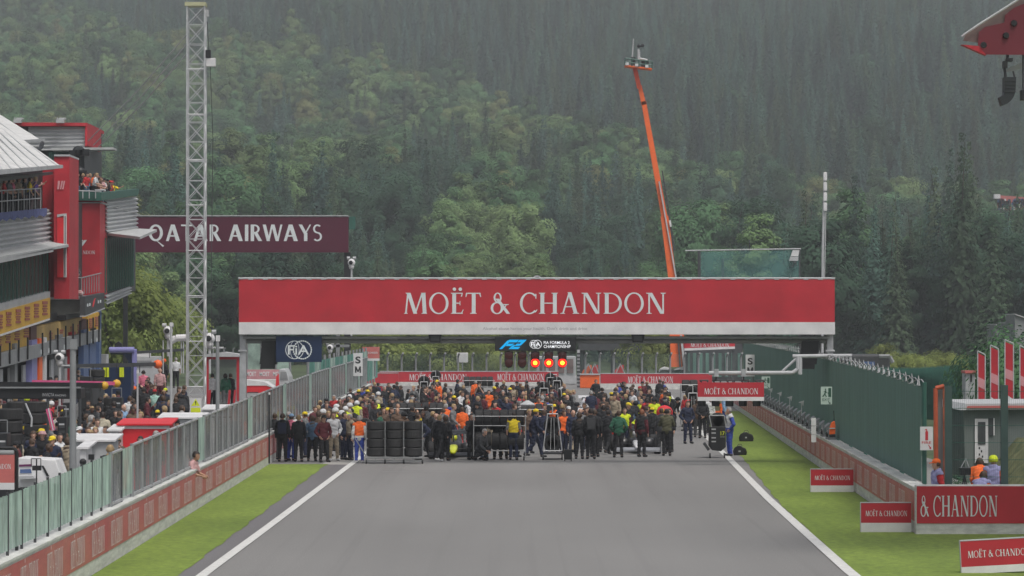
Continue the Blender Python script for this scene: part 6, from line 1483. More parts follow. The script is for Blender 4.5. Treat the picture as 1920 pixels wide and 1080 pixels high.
def race_car(x, D, c1, c2, label, yaw=0, cw_=None):
    r = thing('racing_car', label, 'racing car', (0, 0, 0), 'racing cars lined up on the grid')
    b = MB(); loft(b, [(-1.0, .17, .22, .52, 0), (-.5, .27, .14, .64, 0), (0, .33, .10, .66, 0), (.35, .35, .10, .62, 0), (.7, .33, .10, .78, 0), (1.0, .26, .12, .92, 0), (1.5, .20, .14, .80, 0), (2.1, .10, .18, .50, 0)]); b.build('body', c1, r, smooth=True)
    b = MB(); loft(b, [(-2.35, .09, .20, .30, 0), (-2.0, .12, .20, .36, 0), (-1.5, .15, .22, .44, 0), (-1.0, .175, .22, .525, 0)]); b.build('nose', c2, r, smooth=True)
    for s in (1, -1):
        b = MB(); loft(b, [(-.15, .20, .12, .55, s * .5), (.1, .26, .08, .58, s * .52), (.7, .24, .08, .48, s * .50), (1.5, .12, .10, .28, s * .36)]); b.build('sidepod', c1, r, smooth=True)
    b = MB(); b.box(-.74, .74, -.4, 1.9, .03, .075); b.build('floor', M['black'], r)
    b = MB()
    for k in range(3): b.prism([(-.92, -2.45 + k * .13, .10 + k * .05), (-.12, -2.52 + k * .13, .12 + k * .03), (.12, -2.52 + k * .13, .12 + k * .03), (.92, -2.45 + k * .13, .10 + k * .05), (.92, -2.34 + k * .13, .13 + k * .06), (-.92, -2.34 + k * .13, .13 + k * .06)], (0, 0, .012))
    for s in (1, -1): b.box(s * .93 - .01, s * .93 + .01, -2.5, -2.0, .06, .32)
    b.build('front_wing', cw_ or c1, r)
    b = MB()
    for k in range(2): b.prism([(-.46, 1.95 + k * .18, .84 + k * .07), (.46, 1.95 + k * .18, .84 + k * .07), (.46, 2.15 + k * .18, .89 + k * .09), (-.46, 2.15 + k * .18, .89 + k * .09)], (0, 0, .018))
    for s in (1, -1): b.box(s * .475 - .012, s * .475 + .012, 1.85, 2.4, .42, 1.0)
    b.box(-.03, .03, 1.95, 2.2, .4, .84); b.build('rear_wing', c1, r)
    b = MB(); b.path([(0, -.62, .62), (0, -.45, .86), (-.16, -.25, .91), (-.27, .15, .90), (-.28, .42, .78)], .028, 8); b.path([(0, -.45, .86), (.16, -.25, .91), (.27, .15, .90), (.28, .42, .78)], .028, 8); b.build('halo', M['black'], r)
    b = MB(); b.ball((0, .12, .74), .135, 12); b.build('driver_helmet', c2, r, smooth=True)
    b = MB()
    for s in (1, -1):
        for (ya, yb, za, zb) in ((-1.5, -1.6, .36, .40), (-1.2, -1.6, .36, .42), (-1.4, -1.6, .22, .22), (1.5, 1.6, .4, .42), (1.2, 1.6, .25, .25), (1.85, 1.6, .35, .40)): b.tube((s * .1, ya, za), (s * .78, yb, zb), .016, None, 5)
    b.build('suspension', M['black'], r)
    for s in (1, -1):
        for y_, wd in ((-1.6, .28), (1.6, .37)):
            w_ = MB().lathe([(.001, -.05), (.12, 0), (.001, .05)], (s * .82, y_, .335), 'x', 10).build('wheel', M['dark'], r); wheel_parts(w_, (s * .80, y_, .335), .335, wd)
    r.location = (x, D, 0.002); r.rotation_euler = (0, 0, R(yaw)); ROOT[r.name] = Vector((x, D, 0))
    return r
cw = mat('car_white', (.60, .60, .62), .3, .05); cy = mat('car_yellow', (.62, .68, .02), .3, .05); cr = mat('car_red', (.45, .02, .02), .3, .05); cb = mat('car_blue', (.03, .07, .35), .3, .05); ck = mat('car_black', (.02, .02, .023), .3, .1); co = mat('car_orange', (.72, .18, .02), .3, .05); cg = mat('car_grey', (.25, .26, .28), .3, .05)
race_car(P(851, 0, 142.5).x, 142.5, ck, cy, 'racing car with bright yellow nose behind the front tyre racks')
race_car(P(1192, 0, 148.2).x, 148.2, ck, cw, 'racing car with white nose and black body at the front of the grid', 0, cg)
for (x, D, a, b, lab) in ((-2.6, 157.5, cr, cw, 'red racing car behind the yellow nosed car, near the wall side column'), (3.9, 164.5, cr, cr, 'all red racing car two rows back among yellow vested crew'), (-2.7, 173, cb, cw, 'blue and white racing car hidden deep in the near column'), (3.4, 181, cw, co, 'white and orange racing car in the middle of the far column'), (-3.2, 190, ck, cr, 'black racing car with red nose, fourth in the near column'),
    (4.2, 198, cg, cb, 'grey racing car with blue nose, fourth in the far column'), (-3.2, 208, co, ck, 'orange racing car, fifth in the near column'), (4.4, 216, cw, cr, 'white racing car with red nose far back in the far column')):
    race_car(x, D, a, b, lab)
# pallet-like racks of tyres laid flat
def tyre_rack(u0, D, cols_, rows, label, wdt=.69, step=.325, zb=.26, rad=.343):
    x = P(u0, 0, D).x; r = thing('tyre_rack', label, 'tyre rack', (x, D, 0))
    mb = MB(); W_ = cols_ * wdt
    for y_ in (D, D + .7): mb.tube((x, y_, zb - .05), (x + W_, y_, zb - .05), .025, None, 6); mb.tube((x, y_, .09), (x + W_, y_, .09), .025, None, 6)
    for k in range(cols_ * 2 + 1): mb.tube((x + W_ * k / (cols_ * 2), D, .08), (x + W_ * k / (cols_ * 2), D, zb - .04), .018, None, 5)
    for k in range(cols_ + 1): mb.tube((x + k * wdt, D + .02, zb), (x + k * wdt, D + .02, zb + rows * step), .016, None, 5)
    
    if u0 == 687: mb.tube((x, D, zb), (x - .42, D - .1, .95), .02)
    mb.build('frame', M['grey'], r)
    for c in range(cols_):
        for q in range(rows): wheel_parts(MB().lathe([(.001, -.04), (.1, 0), (.001, .04)], (x + (c + .5) * wdt, D + .37, zb + (q + .5) * step), 'z', 8).build('wheel', M['dark'], r), (x + (c + .5) * wdt, D + .37, zb + (q + .5) * step), rad, step * .97, 'z')
    for sx in (0, W_):
        MB().lathe([(.001, -.03), (.08, -.03), (.08, .03), (.001, .03)], (x + sx, D, .08), 'x', 12).build('castor', M['black'], r)
tyre_rack(687, 135.6, 1, 4, 'first column of flat stacked tyres on a steel rack beside the marshal')
tyre_rack(722, 135.6, 1, 4, 'middle column of flat stacked tyres on a steel rack')
tyre_rack(757, 135.6, 1, 4, 'last column of flat stacked tyres next to the yellow capped mechanic')
# trolleys with a row of upright tyres on each deck
def tyre_trolley(u0, v_top, D, n, label, low=True, wd=.31, rad=.335):
    x = P(u0, 0, D).x; zt_ = P(0, v_top, D).z; r = thing('tyre_trolley', label, 'tyre trolley', (x, D, 0)); W_ = n * wd + .1
    mb = MB()
    for y_ in (D + .1, D + .6):
        for z in (zt_ - 2 * rad + .06, .36): mb.tube((x, y_, z), (x + W_, y_, z), .02, None, 6)
        for sx in (0, W_): mb.tube((x + sx, y_, .1), (x + sx, y_, zt_ - .2), .022, None, 6)
    mb.tube((x - .05, D, zt_ - .25), (x + W_ + .05, D, zt_ - .25), .018, None, 5); mb.build('frame', M['steel'], r)
    decks = [zt_ - rad] + ([.36 + rad + .04] if low and zt_ > 1.6 else [])
    for zc in decks:
        for k in range(n): wheel_parts(MB().lathe([(.001, -.04), (.1, 0), (.001, .04)], (x + .05 + (k + .5) * wd, D + .35, zc), 'x', 8).build('wheel', M['dark'], r), (x + .05 + (k + .5) * wd, D + .35, zc), rad, wd * .96)
    for sx in (.06, W_ - .06): MB().lathe([(.001, -.03), (.08, -.03), (.08, .03), (.001, .03)], (x + sx, D + .1, .08), 'x', 12).build('castor', M['black'], r)
tyre_trolley(888, 768, 139.0, 6, 'double deck trolley of upright tyres with a press crouching before it')
tyre_trolley(733, 755, 155.0, 7, 'tyre trolley standing behind the three flat tyre stacks')
tyre_trolley(975, 757, 160.0, 3, 'short tyre trolley under a thin black antenna in the crowd')
tyre_trolley(868, 706, 226.0, 5, 'far tyre trolley wrapped in white straps before the long barrier', True, .36)
tyre_trolley(1277, 712, 186.0, 2, 'big wheel trolley on a dark stand near the small hanging board', True, .40)
# upright end-on wheels on a white A-frame
def a_frame(u, v_top, v_bot, D, label, n=2, sc_=1.0):
    c = P(u, 0, D).x; zt_ = P(0, v_top, D).z; r = thing('wheel_trolley', label, 'wheel trolley', (c, D, 0)); h_ = .36 * sc_; mb = MB()
    mb.path([(c - h_, D, .35), (c - h_ * .55, D, zt_ - .1), (c - .2 * sc_, D, zt_), (c + .2 * sc_, D, zt_), (c + h_ * .55, D, zt_ - .1), (c + h_, D, .35), (c - h_, D, .35)], .022, 6); mb.path([(c, D, zt_), (c, D, zt_ + .35), (c - .2, D, zt_ + .35)], .022, 6)
    mb.tube((c - .08, D, .4), (c - .05, D, zt_ - .15), .012); mb.tube((c + .08, D, .4), (c + .05, D, zt_ - .15), .012); mb.build('frame', M['alu'], r)
    mb = MB(); mb.box(c - h_, c + h_, D + .02, D + 1.0, .22, .27); mb.tube((c - h_ - .03, D, .05), (c + h_ + .03, D, .05), .02); mb.build('base', M['dark'], r)
    for k in range(n): z = .30 + .34 + k * .66; wheel_parts(MB().lathe([(.001, -.04), (.1, 0), (.001, .04)], (c, D + .4, z), 'y', 8).build('wheel', M['dark'], r), (c, D + .4, z), .335, .34, 'y')
    for s in (1, -1): MB().lathe([(.001, -.03), (.1, -.03), (.1, .03), (.001, .03)], (c + s * h_, D + .03, .1), 'x', 12).build('castor', M['black'], r)
a_frame(1036, 776, 855, 139.5, 'white A frame wheel trolley in front of the man in the navy jacket')
for (u, vt, vb, D, lab) in ((795, 716, 760, 208, 'far A frame wheel trolley between two orange jackets'), (817, 706, 750, 236, 'farthest wheel trolley before the long red barrier'), (1020, 728, 790, 186, 'wheel trolley with bare silver rims under the lit start lights'), (1044, 714, 770, 205, 'wheel trolley under the rightmost lit start light, behind another one'), (1032, 708, 765, 222, 'farthest silver wheel trolley under the start lights'), (1299, 737, 800, 172, 'wheel trolley right beside the small hanging board')):
    a_frame(u, vt, vb, D, lab, 3)
MB().lathe([(.22, -.1), (.335, -.1), (.335, .1), (.22, .1)], (0, 0, 0), 'y', 20)
r = thing('loose_wheel', 'big pale rimmed wheel lying among the white helmeted firefighters', 'wheel', P(684, 780, 152)); a = P(684, 780, 152); wheel_parts(r, (a.x, 152, .95), .335, .3, 'y'); MB().path([(a.x - .3, 152, 0), (a.x - .2, 152, .7), (a.x + .2, 152, .7), (a.x + .3, 152, 0)], .02).build('stand', M['steel'], r)
# black equipment cart
CDp = 141.5
def cx_(u): return P(u, 0, CDp).x
def cz(v): return P(0, v, CDp).z
r = thing('equipment_cart', 'black team cart with yellow number 17 beside the blue marshal', 'cart', (cx_(1345), CDp, 0))
MB().prism([(cx_(1331), CDp, cz(800)), (cx_(1360), CDp, cz(800)), (cx_(1361), CDp, cz(838)), (cx_(1352), CDp, cz(846)), (cx_(1335), CDp, cz(844)), (cx_(1330), CDp, cz(836))], (0, .9, 0)).build('case', M['black'], r, bevel=.02)
mb = MB(); sans(mb, '17', (cx_(1351), CDp - .0, cz(816)), FX, FZ, cx_(1358.5) - cx_(1351), .15, FN, 0, .01); mb.build('number', M['fluo'], r)
mb = MB()
for k, v in enumerate((806, 813, 822, 829)): mb.box(cx_(1334), cx_(1342), CDp - .012, CDp - .003, cz(v), cz(v - 2.4)); 
mb.box(cx_(1350), cx_(1359), CDp - .012, CDp - .003, cz(819.5), cz(818.8)); mb.build('sponsor_marks', M['lgrey'], r)
mb = MB(); mb.path([(cx_(1334), CDp + .05, cz(800)), (cx_(1330), CDp + .05, cz(779)), (cx_(1358), CDp + .05, cz(779)), (cx_(1361), CDp + .05, cz(800))], .02); mb.build('handle', M['steel'], r); wheel_parts(r, (cx_(1347), CDp + .4, cz(790)), .33, .3, 'y')
for u in (1331, 1358): MB().lathe([(.001, -.03), (.1, -.03), (.1, .03), (.001, .03)], (cx_(u), CDp - .02, .1), 'x', 12).build('castor', M['black'], r)
MB().prism([(cx_(1318), CDp - .1, cz(832)), (cx_(1322), CDp - .1, cz(829)), (cx_(1331), CDp - .1, cz(842)), (cx_(1327), CDp - .1, cz(845))], (0, .5, 0)).build('side_flap', M['dark'], r)
# bags, case, umbrellas
def bag(u, v, D, w_, h_, lab):
    r = thing('bag', lab, 'bag', (P(u, 0, D).x, D, .01)); a = P(u, 0, D).x; mb = MB(); mb.prism([(a + x_ * w_, D, .01 + z_ * h_) for x_, z_ in ((-.5, 0), (.5, 0), (.55, .35), (.45, .72), (.2, .85), (.05, 1.0), (-.2, .95), (-.42, .8), (-.55, .45))], (.03, .32, -.03)); mb.build('body', M['black'], r, bevel=.03)
    MB().path([(a - w_ * .2, D + .1, h_ * .9), (a - w_ * .1, D + .1, h_ * 1.15), (a + w_ * .12, D + .1, h_ * 1.15), (a + w_ * .2, D + .1, h_ * .92)], .012, 5).build('strap', M['dark'], r); MB().box(a - .05, a + .03, D - .012, D + .01, h_ * .35, h_ * .5).build('label_patch', M['lgrey'], r)
bag(1399, 829, 162, .60, .42, 'black bag lying on the grass, farther of the two')
bag(1387, 854, 144.5, .50, .38, 'black bag by the white line beside the blue marshal')
r = thing('suitcase', 'small black wheeled suitcase beside a person in black', 'suitcase', (P(1066, 0, 138.2).x, 138.2, 0)); a = P(1066, 0, 138.2).x; MB().box(a - .17, a + .13, 138.2, 138.45, .06, .44).build('case', M['black'], r, bevel=.03); MB().path([(a + .05, 138.4, .44), (a + .05, 138.4, .95), (a + .12, 138.4, .95), (a + .12, 138.4, .44)], .01, 5).build('handle', M['grey'], r)
for s in (-1, 1): MB().lathe([(.001, -.02), (.04, -.02), (.04, .02), (.001, .02)], (a - .02 + s * .12, 138.3, .04), 'x', 10).build('castor', M['black'], r)
r = thing('parasol', 'small round red parasol top in the crowd beside the grey wheels', 'umbrella', P(1246, 800, 158)); a = P(1246, 767, 158); MB().lathe([(.34, -.34), (.36, -.1), (.28, .06), (.14, .14), (.001, .17)], (a.x, 158, a.z), 'z', 16).build('canopy', M['bright'], r, smooth=True); MB().tube((a.x, 158, .02), (a.x, 158, a.z + .1), .015).build('pole', M['dark'], r)
r = thing('antenna_stand', 'thin black antenna with a pale flat top standing in the crowd', 'antenna', P(989, 800, 157)); MB().tube(P(989.5, 760, 157), P(989.5, 722, 157), .035).build('mast', M['black'], r); MB().lathe([(.3, 0), (.34, .06), (.12, .2), (.05, .24)], P(989, 761, 157), 'z', 16).build('cover', M['lgrey'], r); MB().tube((P(989, 0, 157).x, 157, 0), P(989, 761, 157), .03).build('leg', M['grey'], r)
r = thing('white_folder', 'small white folder held up near the asphalt gap', 'board', P(1098, 760, 176)); MB().prism([P(1090, 761, 176), P(1100, 758, 176), P(1104, 763, 176), P(1094, 766, 176)], (0, .03, .02)).build('sheet', M['white'], r)
tag(r, 'small white folder lying on a case near the asphalt gap', 'board')

# ================================================================ the people of the grid
W1 = 'by the red pit wall at the front'; W2 = 'near the stacked tyre columns'; W3 = 'in front of the tyre trolley'; W4 = 'beside the white A frame trolley'; W5 = 'by the white nosed car'; W6 = 'by the numbered black cart'
def at(u, v, D=None):
    D = D or HC * F / (v - VH); return (P(u, 0, D).x, D, 0.004)
Q_ = person
Q_(at(515, 862), 170, 'stand', 'black', 'charcoal', where=W1, hair='brown')
Q_(at(530, 866), 178, 'stand', 'black', 'black', where=W1, hair='brown', pack='navy', h=1.03)
Q_(at(546, 864), 150, 'stand', 'pink', 'blue', hat='cap', hatc='sky', where=W1)
Q_(at(560, 866), 182, 'stand', 'black', 'black', hair='blond', where=W1, h=1.0)
Q_(at(586, 865), 178, 'pockets', 'denim', 'black', hair='brown', longhair=True, where=W1, h=.97)
Q_(at(607, 867), 25, 'pockets', 'maroon', 'black', hat='cap', hatc='black', where=W1)
Q_(at(625, 864), 20, 'pockets', 'white', 'beige', hair='brown', where=W1, h=1.05, shoes='white')
Q_(at(645, 862), 60, 'stand', 'navy', 'navy', hair='dark', where=W1, h=1.03)
Q_(at(657, 863), -60, 'stand', 'brown', 'navy', hair='grey', vest='beige', where=W1)
Q_(at(674, 868), 178, 'stand', 'white', 'blue', hair='grey', vest='orange', where='at the tyre stacks', shoes='white')
Q_(at(540, 857), 90, 'stand', 'charcoal', 'black', where=W1, hair='grey'); Q_(at(573, 858), -100, 'stand', 'grey', 'navy', where=W1, hair='brown', hat='cap', hatc='yellow')
Q_(at(597, 856), 150, 'stand', 'brown', 'black', where=W1, longhair=True); Q_(at(615, 855), 30, 'phone', 'navy', 'black', where=W1, hair='blond')
for (u, v, t, vs_) in ((605, 846, 'beige', None), (628, 842, 'brown', 'lime'), (648, 838, 'brown', 'lime'), (655, 828, 'beige', None), (669, 822, 'beige', 'lime'), (640, 850, 'brown', None), (630, 832, 'brown', 'yellow')):
    Q_(at(u, v + 4), rnd.uniform(90, 220), 'stand', t, 'charcoal', hat='helmet', hatc='white', vest=vs_, where='among the firefighters by the pit wall')
Q_(at(702, 810), 160, 'bend', 'lime', 'charcoal', hat='helmet', hatc='cream', where='among the firefighters by the pit wall'); Q_(at(709, 800), 150, 'stand', 'beige', 'brown', hat='helmet', hatc='white', where='among the firefighters by the pit wall')
Q_(at(683, 808), 15, 'crossed', 'white', 'black', vest='black', hair='dark', where='behind the firefighters'); Q_(at(654, 812), 20, 'stand', 'black', 'black', hair='dark', where='behind the firefighters'); Q_(at(637, 818), 20, 'stand', 'brown', 'black', hair='dark', where='behind the firefighters'); Q_(at(720, 790), 40, 'stand', 'black', 'denim', hair='grey', where='behind the firefighters', h=1.08); Q_(at(612, 830), 30, 'stand', 'brown', 'navy', where='behind the firefighters'); Q_(at(590, 842), 40, 'stand', 'maroon', 'navy', where='behind the firefighters')
# near stacks
Q_(at(806, 857), -60, 'bend', 'navy', 'black', hat='cap', hatc='yellow', where=W2); Q_(at(817, 862), 100, 'stand', 'charcoal', 'black', bald=True, where=W2)
Q_(at(823, 866), 150, 'walk', 'black', 'black', hair='blond', where=W2, shoes='white', h=1.0); Q_(at(835, 864), 160, 'stand', 'black', 'black', hair='brown', longhair=True, where=W2, h=.97)
Q_(at(745, 856 - 10), 10, 'stand', 'brown', 'black', where=W2, bald=True, skin=1); Q_(at(719, 845), 20, 'stand', 'brown', 'black', where=W2, hair='brown')
Q_(at(884, 862), 30, 'camera', 'black', 'black', where=W3, hair='dark'); Q_(at(898, 864), 60, 'crouch', 'charcoal', 'black', where=W3, hair='grey'); Q_(at(908, 862), -150, 'bend', 'black', 'denim', where=W3)
Q_(at(933, 862), 178, 'crossed', 'black', 'black', where=W3, hair='dark', h=1.04); Q_(at(944, 861), 175, 'stand', 'black', 'black', where=W3, hair='dark'); Q_(at(963, 863), 178, 'stand', 'grey', 'navy', topk='shirt', vest='yellow', where=W3, hair='dark', h=1.04)
Q_(at(1002, 858), 100, 'walk', 'navy', 'navy', where=W4, hat='cap', hatc='yellow', h=1.06); Q_(at(992, 850), 30, 'stand', 'brown', 'navy', where=W4, hair='blond', longhair=True); Q_(at(1020, 852), 170, 'stand', 'navy', 'navy', where=W4)
Q_(at(1057, 852), 30, 'stand', 'orange', 'navy', where=W4, longhair=True, skin=1); Q_(at(1066, 842), 10, 'stand', 'navy', 'navy', where=W4, hat='cap', hatc='white'); Q_(at(1074, 852), 25, 'stand', 'navy', 'navy', where=W4, bald=True)
Q_(at(1086, 861), 175, 'stand', 'black', 'black', where=W4, longhair=True, h=1.02); Q_(at(1108, 861), 180, 'stand', 'black', 'black', where=W4, hair='dark', pack='charcoal', h=1.1); Q_(at(1115, 857), 175, 'stand', 'black', 'black', where=W4, hair='brown', h=1.05); Q_(at(1088, 848), 0, 'stand', 'grey', 'navy', where=W4, bald=True)
Q_(at(1132, 848), 175, 'stand', 'black', 'black', where=W5, hair='dark', h=1.08); Q_(at(1139, 852), 150, 'walk', 'black', 'black', where=W5, hair='dark'); Q_(at(1160, 858), 178, 'pockets', 'green', 'black', where=W5, hair='brown', h=1.03); Q_(at(1171, 846), 10, 'stand', 'maroon', 'navy', vest='lime', where=W5, hair='brown')
Q_(at(1203, 857), 150, 'stand', 'maroon', 'black', vest='black', where=W5, hair='ginger', h=1.05); Q_(at(1211, 842), -60, 'crouch', 'black', 'black', where=W5); Q_(at(1222, 838), 90, 'bend', 'red', 'black', where=W5, hat='cap', hatc='red'); Q_(at(1186, 840), 90, 'bend', 'black', 'black', where=W5, vest='lime')
Q_(at(1250, 855), 178, 'camera', 'olive', 'black', where=W5, hair='dark', h=1.05); Q_(at(1240, 851), 150, 'stand', 'charcoal', 'charcoal', where=W5, hat='headset', hatc='yellow', h=1.03); Q_(at(1255, 848), -30, 'stand', 'black', 'black', where=W5)
Q_(at(1289, 832), 20, 'pockets', 'navy', 'navy', where=W6, hair='brown', h=1.05); Q_(at(1317, 822), 178, 'behind', 'black', 'black', where=W6, bald=True, skin=1, h=1.04); Q_(at(1308, 820), 170, 'stand', 'brown', 'charcoal', where=W6, longhair=True)
Q_(at(1368, 855), -75, 'pockets', 'blue', 'blue', vest='white', where=W6, hair='grey', h=1.08); Q_(at(1331, 812), 30, 'stand', 'white', 'black', hat='cap', hatc='red', where=W6); Q_(at(1343, 810), -20, 'stand', 'orange', 'black', where=W6, vest='khaki'); Q_(at(1358, 806), 90, 'stand', 'sky', 'blue', where=W6, hair='grey'); Q_(at(1287, 806), 30, 'stand', 'red', 'black', where=W6)
Q_(at(1117, 764), 20, 'pockets', 'black', 'green', where='standing apart on the asphalt before the far barrier', h=1.0, pack='black'); Q_(at(1237, 768), 150, 'stand', 'black', 'black', where='standing apart near the wheel trolleys', h=1.05); Q_(at(1243, 768), 140, 'stand', 'blue', 'navy', where='standing apart near the wheel trolleys')
# the crowd between the rows
occ = [(o.location.x, o.location.y) for o, *_ in PEOPLE]
solid = []
for o in sc.objects:
    if o.parent is None and o.get('category') in ('racing car',): solid.append((o.location.x - 1.05, o.location.x + 1.05, o.location.y - 2.7, o.location.y + 2.6))
solid += [(P(685, 0, 135.6).x - .3, P(795, 0, 135.6).x + .2, 134.5, 137), (P(888, 0, 139).x - .2, P(975, 0, 139).x + .2, 138.5, 140), (P(733, 0, 155).x, P(835, 0, 155).x, 154.5, 156), (-.6, .9, 0, 0)]
rc = random.Random(21)
TOPS = [('black', 44), ('navy', 14), ('charcoal', 8), ('grey', 5), ('white', 4), ('brown', 5), ('maroon', 6), ('red', 4), ('orange', 5), ('green', 2), ('denim', 2), ('blue', 3), ('beige', 3), ('pink', 1)]
def wpick(l):
    t = rc.uniform(0, sum(w for _, w in l))
    for k, w in l:
        t -= w
        if t <= 0: return k
    return l[-1][0]
def zone(u, D):
    dp = 'front rows' if D < 158 else ('middle rows' if D < 190 else 'far rows')
    col_ = 'by the pit wall' if u < 730 else ('behind the tyre stacks' if u < 860 else ('below the navy start screen' if u < 985 else ('below the lit lights' if u < 1080 else ('before the asphalt gap' if u < 1160 else 'before the wheel trolleys'))))
    return '%s, %s' % (col_, dp)
n_crowd = 0; tries = 0
while n_crowd < 158 and tries < 9000:
    tries += 1
    D = 139 + (rc.random() ** 1.25) * 86; s = F / D
    xl = lx(D) + .5; xr = float(np.interp(D, [139, 165, 185, 230], [7.2, 8.3, 8.6, 8.6]))
    x = rc.uniform(xl, xr); u, v = uv((x, D, 0))
    if D > 200 and 1062 < u < 1150: continue
    if D < 175 and u > 1275: continue
    if D > 190 and u > 1270: continue
    if 1262 < u < 1278 and D < 190: continue
    if D < 148 and (u < 700 or u > 1215): continue
    if D < 151 and 1142 < u < 1242: continue
    if any(a < x < b and c < D < d for a, b, c, d in solid): continue
    if any((x - a) ** 2 + (D - b) ** 2 < .62 ** 2 for a, b in occ): continue
    occ.append((x, D)); n_crowd += 1
    top_ = wpick(TOPS); vest_ = None; hat_ = None; hc_ = 'black'
    if 740 < u < 960 and rc.random() < .13: top_ = 'orange'
    if 1165 < u < 1260 and rc.random() < .2: top_ = rc.choice(['maroon', 'black']); vest_ = 'lime'
    a = rc.random()
    if a < .10: hat_, hc_ = 'cap', rc.choice(['yellow', 'white', 'black', 'red', 'navy', 'black'])
    elif a < .16: hat_, hc_ = 'headset', rc.choice(['black', 'red', 'grey'])
    elif a < .21: hat_, hc_ = 'helmet', rc.choice(['white', 'black', 'black'])
    elif a < .27: hat_, hc_ = 'cap', 'black'
    Q_((x, D, .004), rc.choice([rc.uniform(-60, 60), rc.uniform(100, 260)]), rc.choice(['stand', 'stand', 'stand', 'pockets', 'crossed', 'behind', 'phone', 'walk', 'bend', 'camera', 'lean']), top_, rc.choice(['black', 'black', 'black', 'navy', 'charcoal', 'denim', 'beige', 'grey']), topk=rc.choice(['jacket', 'jacket', 'jacket', 'shirt']),
       hat=hat_, hatc=hc_, hair=rc.choice(['dark', 'brown', 'brown', 'blond', 'grey']), longhair=rc.random() < .14, vest=vest_, pack='black' if rc.random() < .08 else None, h=rc.uniform(.94, 1.07), skin=rc.choice([0, 0, 0, 1, 1, 2, 3]), where=zone(u, D), bald=rc.random() < .06)
# the rest of the packed crowd, beyond the three hundred that show largest
SRC = [crowd_source('c%d' % k, *a) for k, a in enumerate((('stand', 'black', 'black'), ('pockets', 'navy', 'black', 'cap', 'black'), ('stand', 'charcoal', 'black', 'headset', 'black', 'brown'), ('crossed', 'black', 'navy', None, 'white', 'brown'), ('stand', 'black', 'navy', None, 'white', 'blond'), ('bend', 'black', 'black', 'helmet', 'black'), ('stand', 'maroon', 'black', 'cap', 'black'), ('walk', 'grey', 'navy', None, 'white', 'blond'), ('phone', 'maroon', 'black'), ('stand', 'black', 'black', 'cap', 'yellow')))]
TV['crowd'] = [(m_, None) for m_ in SRC]
more = []; tries = 0
while len(more) < 130 and tries < 9000:
    tries += 1
    D = 150 + rc.random() * 76; x = rc.uniform(lx(D) + .5, float(np.interp(D, [139, 165, 185, 230], [7.0, 8.0, 8.4, 8.4]))); u, v = uv((x, D, 0))
    if (D > 200 and 1062 < u < 1150) or (D < 175 and u > 1270) or (D > 190 and u > 1265) or 1262 < u < 1278: continue
    if any(a < x < b and c < D < d for a, b, c, d in solid) or any((x - a) ** 2 + (D - b) ** 2 < .5 ** 2 for a, b in occ): continue
    occ.append((x, D)); s_ = rc.uniform(.94, 1.06); more.append(((x, D, .004), 'crowd', s_, s_))
# stragglers behind the far barrier and marshals at the far right
for (u, v, D, t, va, hc_) in ((1757, 905, 89.9, 'red', 'lilac', 'orange'), (1862, 905, 93.5, 'orange', 'lilac', 'lime'), (1830, 915, 92.0, 'orange', 'lilac', None)):
    p = P(u, v, D); p.z = {1757: .04, 1862: .0, 1830: -.1}[u]
    Q_(p, {1757: -75, 1862: 170, 1830: 150}[u], 'stand' if u != 1830 else 'bend', t, 'red' if u == 1757 else 'black', vest=va, hat='cap' if hc_ == 'orange' else ('helmet' if hc_ else None), hatc=hc_ or 'black', where='behind the cropped red barrier')
p = P(1802, 0, 93.5); Q_((p.x, 93.5, -.25), 150, 'crouch', 'black', 'black', where='among equipment behind the cropped red barrier', vest='lime', h=1.0)
p = P(1838, 0, 94.3); Q_((p.x, 94.3, .15), 175, 'bend', 'orange', 'orange', where='behind the cropped red barrier'); 
r = thing('camera_tripod', 'dark camera on a tripod among the marshals by the thick post', 'camera', (P(1808, 0, 92.4).x, 92.4, 0)); a = P(1808, 870, 92.4)
mb = MB(); 
for k in range(3): t = k * 2.09 + .4; mb.tube((a.x + .35 * math.cos(t), 92.4 + .35 * math.sin(t), 0), (a.x, 92.4, 1.3), .018)
mb.build('tripod', M['dark'], r); MB().box(a.x - .12, a.x + .14, 92.2, 92.6, 1.32, 1.5).build('camera_body', M['black'], r, bevel=.01); MB().path([(a.x - .1, 92.3, 1.5), (a.x + .02, 92.3, 1.72), (a.x + .1, 92.3, 1.5)], .015).build('handle', M['steel'], r)
r = thing('safety_vest', 'orange folded marshal bag hanging at the foot of the green fence', 'bag', P(1562, 820, 121)); MB().prism([P(1555, 815, 120.4), P(1566, 814, 120.4), P(1566.5, 800, 120.4), P(1565, 789, 120.4), P(1559, 792, 120.4), P(1555.5, 802, 120.4)], (0, .12, 0)).build('cover', M['orange'], r, bevel=.02); MB().box(P(1555, 0, 120.38).x, P(1566, 0, 120.38).x, 120.37, 120.39, P(0, 804, 120.4).z, P(0, 802, 120.4).z).build('band', M['lgrey'], r); MB().box(P(1555, 0, 120.4).x, P(1566, 0, 120.4).x, 120.38, 120.55, P(0, 820, 120.4).z, P(0, 815.3, 120.4).z).build('strap', M['black'], r); MB().tube(P(1564, 789, 120.45), P(1563, 770, 120.45), .012).build('cord', M['black'], r)
